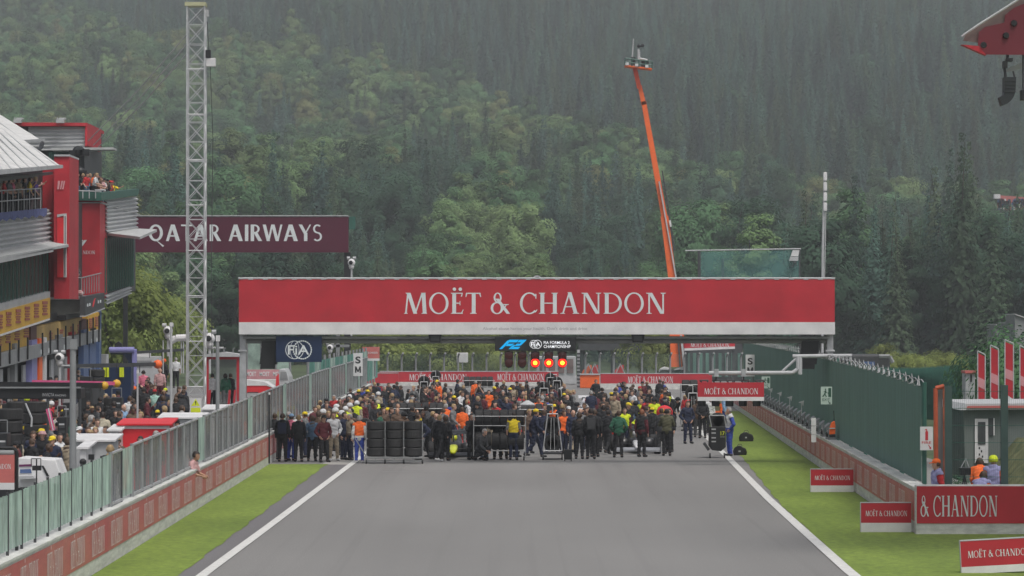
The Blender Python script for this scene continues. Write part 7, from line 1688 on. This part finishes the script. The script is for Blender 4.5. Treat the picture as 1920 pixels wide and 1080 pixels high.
# ================================================================ pit lane: equipment, cabinets, kiosk and people
def cabinet(u0, u1, v0, v1, D, c, label, top_='white', nm='pit_cabinet', stripe=None, cat_='cabinet'):
    a = P(u0, v1, D); b = P(u1, v0, D); dep = 1.4; z0 = zp(D) if zp(D) < a.z else min(a.z, zp(D))
    r = thing(nm, label, cat_, (a.x, D, z0)); MB().box(a.x, b.x, D, D + dep, z0, b.z - .06).build('case', M[c], r, bevel=.02); MB().prism([(a.x - .08, D - .1, b.z - .055), (b.x + .08, D - .1, b.z - .055), (b.x + .08, D + dep + .5, b.z + .06), (a.x - .08, D + dep + .5, b.z + .06)], (0, 0, .05)).build('lid', M[top_], r)
    if stripe: 
        for (f0, f1, cc) in stripe: MB().box(a.x - .004, b.x + .004, D - .01, D - .002, a.z + (b.z - a.z) * f0, a.z + (b.z - a.z) * f1).build('stripe', M[cc], r)
    return r
cabinet(140, 212, 824, 872, 99, 'lgrey', 'low grey team desk with pale flat roof behind the near fence')
cabinet(224, 318, 794, 830, 109, 'bright', 'bright red team desk with a white stripe behind the fence', 'bright', stripe=[(.72, .88, 'white')])
cabinet(206, 224, 805, 845, 108, 'white', 'white end box of the red team desk')
cabinet(300, 385, 782, 818, 121, 'lgrey', 'pale grey team desk with a thin handrail below the mast')
cabinet(300, 320, 792, 830, 116, 'white', 'white and red end box beside the pale grey desk', 'red', stripe=[(.0, .3, 'bright')])
cabinet(382, 434, 766, 800, 130, 'white', 'white box below the red kiosk with black switches', stripe=[(.5, .56, 'black')])
cabinet(150, 162, 838, 880, 97, 'white', 'narrow white box beside the thick grey lamp post')
r = thing('team_stand', 'white and purple slanted team stand behind the near green netting', 'stand', P(60, 940, 78)); D = 78
a = P(36, 0, D)
MB().prism([P(34, 915, D), P(120, 905, D), P(104, 862, D), P(34, 858, D)], (0, 1.2, 0)).build('case', M['white'], r, bevel=.02); MB().prism([P(36, 875, D - .02), P(60, 874, D - .02), P(60, 870, D - .02), P(36, 871, D - .02)], (0, .01, 0)).build('stripe', mat('purple_stripe', (.12, .02, .09), .5, .1), r); MB().prism([P(78, 873, D - .02), P(82, 873, D - .02), P(93, 893, D - .02), P(88, 893, D - .02)], (0, .01, 0)).build('stripe', M['black'], r); MB().prism([P(38, 887, D - .02), P(60, 887, D - .02), P(58, 879, D - .02), P(38, 880, D - .02)], (0, .01, 0)).build('screen', M['blue'], r); MB().prism([P(34, 899, D - .4), P(66, 897, D - .4), P(62, 892, D - .4), P(34, 893, D - .4)], (0, .4, 0)).build('shelf', M['lgrey'], r)
r = thing('monitor_stand', 'thin black pole stand with a black monitor beside the slanted stand', 'stand', P(69, 930, 76)); MB().path([P(69, 945, 76), P(69, 860, 76)], .015).build('pole', M['black'], r); MB().box(P(61, 0, 76).x, P(77, 0, 76).x, 75.98, 76.1, P(0, 882, 76).z, P(0, 873, 76).z).build('monitor', M['black'], r); MB().path([P(59, 875, 76), P(59, 860, 76), P(77, 860, 76), P(77, 875, 76)], .01).build('frame', M['black'], r)
for k, (u, v, D) in enumerate(((156, 866, 84), (171, 858, 86))):
    r = thing('small_camera', 'small black camera clamped on the netted fence, %s one' % ('round' if k == 0 else 'square'), 'camera', P(u, v + 8, D)); mb = MB(); (mb.ball(P(u, v, D), .08, 10) if k == 0 else mb.box(P(u - 5, 0, D).x, P(u + 5, 0, D).x, D, D + .15, P(0, v + 4, D).z, P(0, v - 6, D).z)); mb.build('body', M['black'], r); MB().tube(P(u, v + 14, D), P(u, v + 3, D), .015).build('bracket', M['dark'], r)
# overhead booms of the garages
def boom(u0, v0, u1, v1, D0, D1, c, label, tip=None, r_=.10, tipr=.2):
    r = thing('pit_boom', label, 'boom', P(u0, v0, D0)); a, b = P(u0, v0, D0), P(u1, v1, D1)
    MB().prism([a + Vector((0, 0, r_)), a - Vector((0, 0, r_)), b - Vector((0, 0, r_)), b + Vector((0, 0, r_))], (0, .2, 0)).build('beam', M[c], r)
    if tip: MB().lathe([(.001, -tipr), (tipr * .7, -tipr * .7), (tipr, 0), (tipr * .7, tipr * .7), (.001, tipr)], b, 'x', 14).build('tip_pad', M[tip], r, smooth=True)
    mb = MB()
    for k in range(3): q = a.lerp(b, .3 + .25 * k); mb.tube(q, q - Vector((0, 0, .35)), .02)
    mb.build('hose_drop', M['black'], r)
    return r
boom(-20, 721, 196, 723, 128, 135, 'black', 'black pit boom with a yellow end ball, lower of two', 'yellow', .10, .16)
boom(60, 716, 219, 719, 138, 144, 'pink', 'pink pit boom with a yellow end ball, upper of two', 'yellow', .07, .17)
boom(120, 687, 296, 683, 160, 168, 'dark', 'dark pit boom with an orange padded end', 'orange', .09, .22)
boom(252, 661, 345, 656, 200, 205, 'dark', 'thin dark far pit boom beside the lilac frame', None, .08)
r = thing('pit_arch', 'lilac blue square arch frame in the middle of the pit lane', 'frame', P(250, 760, 176)); D = 176
MB().path([P(205, 656, D), P(252, 656, D)], .14, 10).build('beam', M['lilac'], r); MB().prism([P(247, 765, D), P(256, 765, D), P(256, 654, D), P(247, 656, D)], (0, .3, 0)).build('post', M['lilac'], r, bevel=.04); MB().prism([P(208, 662, D + .1), P(247, 662, D + .1), P(247, 765, D + .1), P(244, 765, D + .1), P(240, 676, D + .1), P(232, 665, D + .1), P(208, 664, D + .1)], (0, .2, 0)).build('dark_lining', M['navy'], r)
MB().prism([P(215, 653, D), P(228, 653, D), P(228, 645, D), P(222, 640, D), P(215, 645, D)], (0, .4, 0)).build('roof_lamp', M['black'], r)
for (u0, u1, v0, v1, D, c, lab, cat_) in ((-60, 152, 728, 748, 118, 'black', 'black team gantry beam with white lettering nearest the garages', 'gantry'), (190, 246, 682, 735, 168, 'navy', 'dark team tool cabinet with yellow green bottles inside', 'cabinet'), (255, 300, 668, 705, 215, 'lgrey', 'white truck cab parked behind the lilac arch frame', 'truck'), (186, 200, 664, 690, 225, 'white', 'small white container far down the pit lane', 'container')):
    nm = {'gantry': 'team_gantry', 'cabinet': 'tool_cabinet', 'truck': 'parked_truck', 'container': 'container'}[cat_]
    a = P(u0, v1, D); b = P(u1, v0, D); r = thing(nm, lab, cat_, (a.x, D, zp(D)))
    MB().box(a.x, b.x, D, D + 1.2, max(zp(D), a.z - (.9 if cat_ != 'gantry' else 0)), b.z).build('body', M[c], r, bevel=.03)
    if cat_ == 'gantry':
        mb = MB(); sans(mb, 'INVICTA', P(80, 743, D), FX, FZ, P(102, 0, D).x - P(80, 0, D).x, .10, FN, 0, .01); sans(mb, 'RACING', P(104, 743, D), FX, FZ, P(124, 0, D).x - P(104, 0, D).x, .06, FN, 0, .01); mb.build('lettering', M['lgrey'], r)
        MB().box(a.x, b.x, D - .1, D, b.z, b.z + .05).build('rail', M['grey'], r)
        for u in (-20, 40, 90, 150): MB().tube((P(u, 0, D).x, D, zp(D)), (P(u, 0, D).x, D, a.z), .05).build('leg', M['dark'], r)
    if cat_ == 'cabinet':
        for u in (196, 202, 226, 230): MB().tube(P(u, 707, D - .1), P(u, 689, D - .1), .06).build('bottle', M['fluo'], r)
    if cat_ == 'truck':
        MB().prism([P(255, 690, D - .01), P(286, 690, D - .01), P(284, 676, D - .01), P(256, 676, D - .01)], (0, .02, 0)).build('windscreen', M['grey'], r); MB().box(P(256, 0, D).x, P(280, 0, D).x, D + .1, D + 1, b.z, b.z + .25).build('roof_pod', M['white'], r)
# tyre towers in the pit lane
for k, (u, v0, n, D) in enumerate(((67, 752, 4, 112), (33, 752, 4, 116), (182, 692, 2, 160), (20, 765, 3, 104), (210, 745, 3, 150))):
    r = thing('tyre_stack', 'tall black tyre stack in the pit lane, ' + ('the one ' + ['beside the pink board', 'left of the pink board', 'under the dark boom', 'nearest the camera', 'farthest down the lane'][k]), 'tyre stack', P(u, v0, D)); p = P(u, v0, D)
    for q in range(n): z = p.z - .18 - q * .35; wheel_parts(MB().lathe([(.001, -.04), (.1, 0), (.001, .04)], (p.x, D, z), 'z', 8).build('wheel', M['dark'], r), (p.x, D, z), .345, .335, 'z')
    if k < 4: MB().box(p.x - .3, p.x + .3, D - .3, D + .3, zp(D), max(zp(D) + .05, p.z - .01 - n * .35)).build('trolley', M['dark'], r)
r = thing('leaning_board', 'pink and white striped board leaning in the pit lane', 'board', P(95, 810, 108)); MB().prism([P(97, 808, 108), P(103, 806, 108), P(94, 764, 108), P(86, 768, 108)], (0, .06, 0)).build('panel', M['pink'], r); MB().prism([P(99, 807, 107.98), P(101, 806.5, 107.98), P(92, 765, 107.98), P(90, 766, 107.98)], (0, .01, 0)).build('stripe', M['white'], r)
r = thing('leaning_pole', 'pale leaning pole beside the tall tyre stacks', 'pole', P(60, 800, 107)); MB().path([P(59, 800, 107), P(60, 784, 107), P(48, 756, 107)], .03).build('pole', M['lgrey'], r)
# more dark team kit between the garages and the fence
for k, (u0, u1, v0, v1, D) in enumerate(((-12, 14, 812, 830, 100), (108, 124, 782, 800, 115), (4, 22, 757, 775, 125), (118, 132, 755, 770, 128), (150, 170, 706, 722, 150), (210, 228, 745, 760, 140))):
    a = P(u0, v1, D); b = P(u1, v0, D); r = thing('tool_cart', 'black tool cart in the pit lane, ' + ordinal(sorted([-12, 108, 4, 118, 150, 210]).index(u0), 6), 'cart', (a.x, D, zp(D)), 'black tool carts in the pit lane')
    MB().box(a.x, b.x, D, D + .7, zp(D) + .15, b.z).build('body', M['black'], r, bevel=.02); MB().box(a.x + .05, b.x - .05, D - .02, D - .004, b.z - .25, b.z - .2).build('handle', M['lgrey'], r)
    for q in range(3): MB().box(a.x + .04, b.x - .04, D - .012, D - .002, b.z - .34 - q * .16, b.z - .22 - q * .16 - .04).build('drawer', M['dark'], r)
    MB().path([(a.x, D, b.z), (a.x, D, b.z + .35), (b.x, D, b.z + .35), (b.x, D, b.z)], .015).build('rack', M['grey'], r)
# red kiosk
KD = 180
r = thing('timing_kiosk', 'glass kiosk with red frame and white curved roof beside the mast', 'kiosk', P(418, 766, KD))
mb = MB()
for u in (389, 446): mb.box(P(u, 0, KD).x - .06, P(u, 0, KD).x + .06, KD, KD + .12, zp(KD) - .3, P(0, 668, KD).z)
mb.box(P(387, 0, KD).x, P(448, 0, KD).x, KD - .02, KD + .14, P(0, 674, KD).z, P(0, 668.5, KD).z); mb.build('red_frame', M['red'], r)
MB().prism([P(384, 669, KD - .2), P(449, 669, KD - .2), P(447, 664, KD - .2), P(418, 660, KD - .2), P(388, 664, KD - .2)], (0, 2.4, 0)).build('roof', M['lgrey'], r); MB().box(P(389, 0, KD).x, P(446, 0, KD).x, KD + 2.1, KD + 2.2, zp(KD), P(0, 668, KD).z).build('rear_glass', mat('kiosk_glass', (.34, .40, .39), .2, .2, 1, alpha=.5), r)
for (u0, u1) in ((391, 397), (428, 434), (438, 444)): MB().prism([P(u0 - 2, 768, KD - .3), P(u0 + 2, 768, KD - .3), P(u0 + 5, 731, KD - .3), P(u0 + 1, 731, KD - .3)], (0, .08, 0)).build('red_stool', M['red'], r)
for u in (400, 420, 437): MB().path([P(u, 662, KD), P(u, 655, KD), P(u + 3, 652, KD)], .03).build('roof_aerial', M['grey'], r)
r = thing('white_canopy', 'white rolled canopy on a thin frame beside the mast', 'canopy', P(335, 690, 205)); MB().path([P(320, 640, 205), P(330, 634, 205), P(352, 633, 205)], .20, 10).build('roll', M['white'], r); MB().path([P(306, 662, 205), P(306, 640, 205)], .03).build('pole', M['lgrey'], r)
for u in (340, 344, 306, 318): MB().tube(P(u, 700, 205), P(u, 638, 205), .04).build('pole', M['lgrey'], r)
# vehicles behind the far end
r = thing('safety_vehicle', 'red and white course vehicle behind the gantry post', 'vehicle', P(505, 750, 205)); D = 205
MB().prism([P(462, 750, D), P(516, 750, D), P(513, 728, D), P(498, 722, D), P(462, 721, D)], (0, 3, 0)).build('body', M['bright'], r, bevel=.05); MB().prism([P(462, 723, D - .03), P(500, 723, D - .03), P(514, 728, D - .03), P(496, 716, D - .03), P(462, 712, D - .03)], (0, 3.1, 0)).build('roof', M['white'], r); MB().prism([P(464, 745, D - .05), P(486, 745, D - .05), P(484, 735, D - .05), P(464, 735, D - .05)], (0, .04, 0)).build('window', M['dark'], r)
r = thing('parked_van', 'grey and red van behind the clear fence under the FIA panel', 'van', P(530, 735, 218)); D = 218
MB().prism([P(516, 735, D), P(545, 735, D), P(541, 706, D), P(534, 692, D), P(524, 692, D), P(519, 706, D)], (0, 4, 0)).build('body', M['lgrey'], r, bevel=.06); MB().prism([P(525, 712, D - .03), P(540, 712, D - .03), P(537, 697, D - .03), P(526, 697, D - .03)], (0, .02, 0)).build('windscreen', M['grey'], r); MB().prism([P(516, 735, D - .04), P(524, 735, D - .04), P(523, 700, D - .04), P(518, 706, D - .04)], (0, .03, 0)).build('red_side', M['bright'], r)
r = thing('advertising_hoarding', 'faded pink and white hoarding far behind the gantry post', 'hoarding', P(500, 708, 262)); D = 262
MB().box(P(455, 0, D).x, P(540, 0, D).x, D, D + .2, 0, P(0, 693, D).z).build('panel', mat('faded_hoarding', (.46, .22, .24), .7, .2, 1), r); mb = MB()
for k in range(3): sans(mb, 'ROLEX'[0:0] or 'MOET', P(462 + k * 25, 705, D), FX, FZ, .7, .3, FN, 0, .02)
mb.build('lettering', M['letter'], r); MB().box(P(450, 0, D).x, P(560, 0, D).x, D - 3, D - .3, .4, P(0, 712, D - 3).z).build('base', M['wall_white'], r)
r = thing('green_screen_wall', 'pale green netting wall far behind the hanging speaker', 'fence', P(500, 690, 270)); MB().add([P(462, 700, 270), P(545, 700, 270), P(545, 640, 270), P(462, 640, 270)], [(0, 1, 2, 3)]).build('netting', net, r)
for u in (463, 490, 517, 544): MB().tube(P(u, 700, 270), P(u, 636, 270), .09).build('post', M['grey'], r)
r = thing('hanging_television', 'person sized inflatable red and dark boom rest at the near garages', 'equipment', P(10, 730, 120)); bpy.data.objects.remove(r)
# pit lane people, placed along the raised lane
def pp(u, vhead, D, **k):
    hs = k.pop('h', 1.0)
    if vhead != 700 and 'kiosk' not in k.get('where', ''):      # stand them where a figure of that height shows at that size
        a_, b_ = 82., 222.
        for _ in range(30):
            m_ = (a_ + b_) / 2
            if m_ * (vhead - VH) / F + zp(m_) < HC - 1.76 * hs: a_ = m_
            else: b_ = m_
        D = a_
    z = zp(D)
    person((P(u, 0, D).x, D, z), k.pop('f', rc.uniform(120, 240)), k.pop('pose', 'stand'), h=hs, where=k.pop('where', 'in the pit lane'), **k)
PW = 'in the pit lane by the near garages'; PV = 'in the pit lane near the red desk'; PU = 'in the pit lane before the mast'; PT = 'in the pit lane behind the slanted stand'
# headline figures of the photograph
pp(80, 808, 94, f=5, top='black', legs='black', hat='bucket', hatc='rose', where=PT); pp(99, 818, 91, f=-15, top='navy', legs='black', hat='cap', hatc='yellow', where=PT, h=1.02); pp(50, 796, 99, f=5, top='pink', legs='navy', topk='shirt', bald=True, where=PT, skin=1); pp(63, 808, 95, f=10, top='navy', legs='black', longhair=True, where=PT); pp(28, 815, 92, f=-10, top='cream', legs='grey', hair='blond', where=PT); pp(14, 815, 92, f=10, top='navy', legs='black', where=PT); pp(2, 812, 94, f=-20, top='black', legs='black', hat='cap', hatc='black', where=PT); pp(20, 797, 101, f=10, top='charcoal', legs='black', where=PT, hair='dark')
pp(112, 812, 97, f=30, top='white', legs='charcoal', topk='shirt', where=PT, hair='dark', pack='navy'); pp(127, 820, 91, f=160, top='beige', legs='cream', where=PT, longhair=True); pp(120, 795, 105, f=-60, top='brown', legs='black', where=PT, hair='dark')
pp(244, 742, 122, f=178, top='white', legs='grey', topk='shirt', hair='brown', where=PV, h=1.05); pp(231, 758, 122, f=60, top='sky', legs='cream', bald=True, where=PV); pp(193, 772, 116, f=180, top='cream', legs='black', hair='dark', where=PV, h=1.03); pp(182, 785, 110, f=30, top='white', legs='navy', where=PV, hair='brown'); pp(179, 800, 106, f=10, top='white', legs='grey', topk='shirt', where=PV, hair='blond'); pp(150, 800, 106, f=-30, top='navy', legs='black', hat='cap', hatc='white', where=PV); pp(144, 812, 100, f=-20, top='grey', legs='black', hat='cap', hatc='white', where=PV); pp(165, 800, 107, f=20, top='maroon', legs='black', where=PV); pp(170, 806, 104, f=0, top='white', legs='denim', where=PV, longhair=True, hair='blond')
pp(214, 752, 126, f=180, top='black', legs='black', hair='dark', where=PV, h=1.08); pp(165, 742, 130, f=180, top='black', legs='black', hair='brown', longhair=True, where=PV); pp(188, 744, 130, f=175, top='black', legs='black', where=PV, hair='dark'); pp(202, 742, 131, f=160, top='white', legs='black', where=PV, topk='shirt', skin=3); pp(192, 726, 142, f=175, top='beige', legs='grey', where=PV, hat='cap', hatc='yellow'); pp(160, 730, 140, f=170, top='black', legs='black', where=PV, hat='cap', hatc='red'); pp(150, 744, 130, f=120, top='white', legs='black', where=PV)
pp(269, 694, 171, f=178, top='pink', legs='black', topk='shirt', hair='dark', where=PU, h=1.03); pp(300, 690, 171, f=175, top='rose', legs='maroon', topk='shirt', bald=True, where=PU, h=1.12); pp(330, 668, 192, f=178, top='white', legs='black', topk='shirt', hair='grey', where=PU, h=1.05); pp(307, 673, 186, f=150, top='black', legs='black', where=PU, hat='helmet', hatc='orange', h=1.05)
pp(270, 726, 146, f=180, top='black', legs='black', where=PU, hair='dark', h=1.06); pp(290, 730, 145, f=175, top='mint', legs='charcoal', topk='shirt', hat='cap', hatc='red', where=PU); pp(310, 728, 147, f=170, top='navy', legs='black', hat='cap', hatc='lime', where=PU); pp(306, 742, 140, f=178, top='navy', legs='black', where=PU, hair='brown', longhair=True); pp(335, 726, 150, f=60, top='brown', legs='cream', where=PU, longhair=True); pp(344, 730, 148, f=160, top='black', legs='black', where=PU); pp(330, 745, 141, f=170, top='black', legs='black', where=PU); pp(345, 722, 152, f=120, top='navy', legs='grey', where=PU)
pp(236, 712, 152, f=180, top='brown', legs='black', where=PU, longhair=True, hair='ginger'); pp(248, 714, 150, f=175, top='maroon', legs='black', vest='orange', where=PU); pp(398, 690, 181.2, f=160, top='white', legs='black', where='inside the red framed kiosk', hair='dark'); pp(423, 684, 181.0, f=-150, top='green', legs='grey', where='inside the red framed kiosk', longhair=True, hair='dark'); pp(432, 684, 181.3, f=150, top='black', legs='black', where='inside the red framed kiosk')
pp(120, 765, 113, f=60, top='red', legs='black', where=PW, hair='dark'); pp(97, 752, 116, f=-20, top='white', legs='black', vest='red', hat='helmet', hatc='white', where=PW); pp(36, 770, 110, f=20, top='charcoal', legs='black', hat='cap', hatc='white', where=PW); pp(50, 744, 120, f=160, top='black', legs='black', hat='helmet', hatc='lime', where=PW); pp(12, 770, 112, f=160, top='black', legs='black', where=PW)
_n = 0; occ2 = [(o.location.x, o.location.y) for o, *_ in PEOPLE if o.location.x < -10.2]
while _n < 40:
    D = rc.uniform(98, 165); u = rc.uniform(-5, 350)
    x = (u - 960) / F * D
    if x > lx(D) - 1.6 or x < -22 or any((x - a) ** 2 + (D - b) ** 2 < .7 ** 2 for a, b in occ2): continue
    if uv((x, D, zp(D) + 1.7))[1] < 700: continue
    occ2.append((x, D)); _n += 1
    pp(u, 700, D, f=rc.uniform(0, 360), top=wpick(TOPS), legs=rc.choice(['black', 'navy', 'charcoal', 'beige']), pose=rc.choice(['stand', 'stand', 'walk', 'pockets', 'crossed', 'phone']), topk=rc.choice(['jacket', 'shirt']), hair=rc.choice(['dark', 'brown', 'blond', 'grey']), longhair=rc.random() < .3, hat='cap' if rc.random() < .2 else None, hatc=rc.choice(['black', 'white', 'red', 'yellow']), h=rc.uniform(.93, 1.05), skin=rc.choice([0, 0, 1, 2, 3]), where=PW if u < 140 else (PV if u < 250 else PU))
t_ = 0
while t_ < 75:
    D = rc.uniform(100, 185); u = rc.uniform(-5, 352) if t_ % 3 else rc.uniform(-5, 130); x = (u - 960) / F * D
    if x > lx(D) - 1.8 or x < -23.2 or any((x - a) ** 2 + (D - b) ** 2 < .5 ** 2 for a, b in occ2): continue
    if uv((x, D, zp(D) + 1.7))[1] < 690 + max(0, (u - 250)) * .4: continue
    occ2.append((x, D)); t_ += 1; s_ = rc.uniform(.94, 1.05); more.append(((x, D, zp(D)), 'crowd', s_, s_))
scatter('crowd', more, 'dense mass of crew and guests filling the gaps of the grid and pit lane')
bpy.data.objects['crowd']['category'] = 'crowd'
# terraces of the pit building
TOPC = ['orange', 'red', 'rose', 'white', 'beige', 'black', 'pink', 'yellow', 'cream', 'grey', 'purple']
for k in range(24):
    u = -8 + k * 3.5; a = PX(u, 392 + (75 - u) * .1, XF - .25 - (k % 3) * .5); person((a.x, a.y + (k % 3) * .2, PX(u, 393 + (75 - u) * .1, XF + .12).z + .02), 80 + rc.uniform(-40, 30), rc.choice(['lean', 'stand', 'point', 'phone']), rc.choice(TOPC), 'black', topk='shirt', hat='cap' if k % 4 == 0 else None, hatc=rc.choice(['red', 'black', 'orange']), longhair=k % 3 == 0, hair=rc.choice(['brown', 'blond', 'dark']), where='on the roofed terrace of the pit building', skin=k % 3)
a = P(73, 395, 193); person((a.x, 191.4, P(0, 394, 193).z), 20, 'point', 'rose', 'black', topk='shirt', where='at the end of the roofed terrace')
for k, (u, t, hb, hc_) in enumerate(((162, 'red', None, 'red'), (173, 'orange', None, 'red'), (176, 'white', None, 'red'), (189, 'sky', None, 'red'), (196, 'black', 'cap', 'orange'), (203, 'brown', None, 'red'), (209, 'rose', None, 'red'), (214, 'white', 'cap', 'black'), (221, 'black', 'cap', 'black'), (226, 'red', 'bucket', 'red'), (230, 'yellow', 'cap', 'red'), (207, 'pink', None, 'red'), (144, 'black', None, 'red'), (152, 'black', None, 'red'))):
    D = 214.3 + max(0, (u - 187)) * .28 + (k % 2) * .5; person((P(u, 0, D).x - (.65 if u > 186 else 0), D, P(0, 380, 214).z), rc.uniform(20, 80), rc.choice(['lean', 'stand', 'phone', 'lean']) if u != 230 else 'point', t, 'black' if k % 3 else 'denim', topk='shirt', hat=hb, hatc=hc_, hair=rc.choice(['dark', 'brown', 'blond', 'grey']), longhair=k % 4 == 2, where='on the green edged roof terrace', skin=k % 2)
for (u, f_, t) in ((118, -20, 'black'), (140, 20, 'charcoal')): person((P(u, 0, 200.5).x, 200.5, P(0, 553, 199).z + .05), f_, 'lean', t, 'black', where='on the small balcony with flowers', hair='dark' if u < 130 else 'grey')
r = thing('balcony_sofa', 'dark covered desk on the small balcony of the pit building', 'desk', P(128, 552, 199.6)); MB().box(P(112, 0, 199.6).x, P(147, 0, 199.6).x, 199.5, 200, P(0, 552, 199.6).z, P(0, 519, 199.6).z).build('body', M['black'], r, bevel=.04); MB().box(P(130, 0, 199.4).x, P(147, 0, 199.4).x, 199.38, 199.48, P(0, 520, 199.6).z, P(0, 505, 199.6).z).build('screen', M['grey'], r)
p = P(287, 890, 101); person((lx(101) - .17, 101.2, -.12), 75, 'lean', 'rose', 'black', topk='shirt', where='leaning out over the pit wall at the fence gap', hair='dark', skin=1)
label_people()
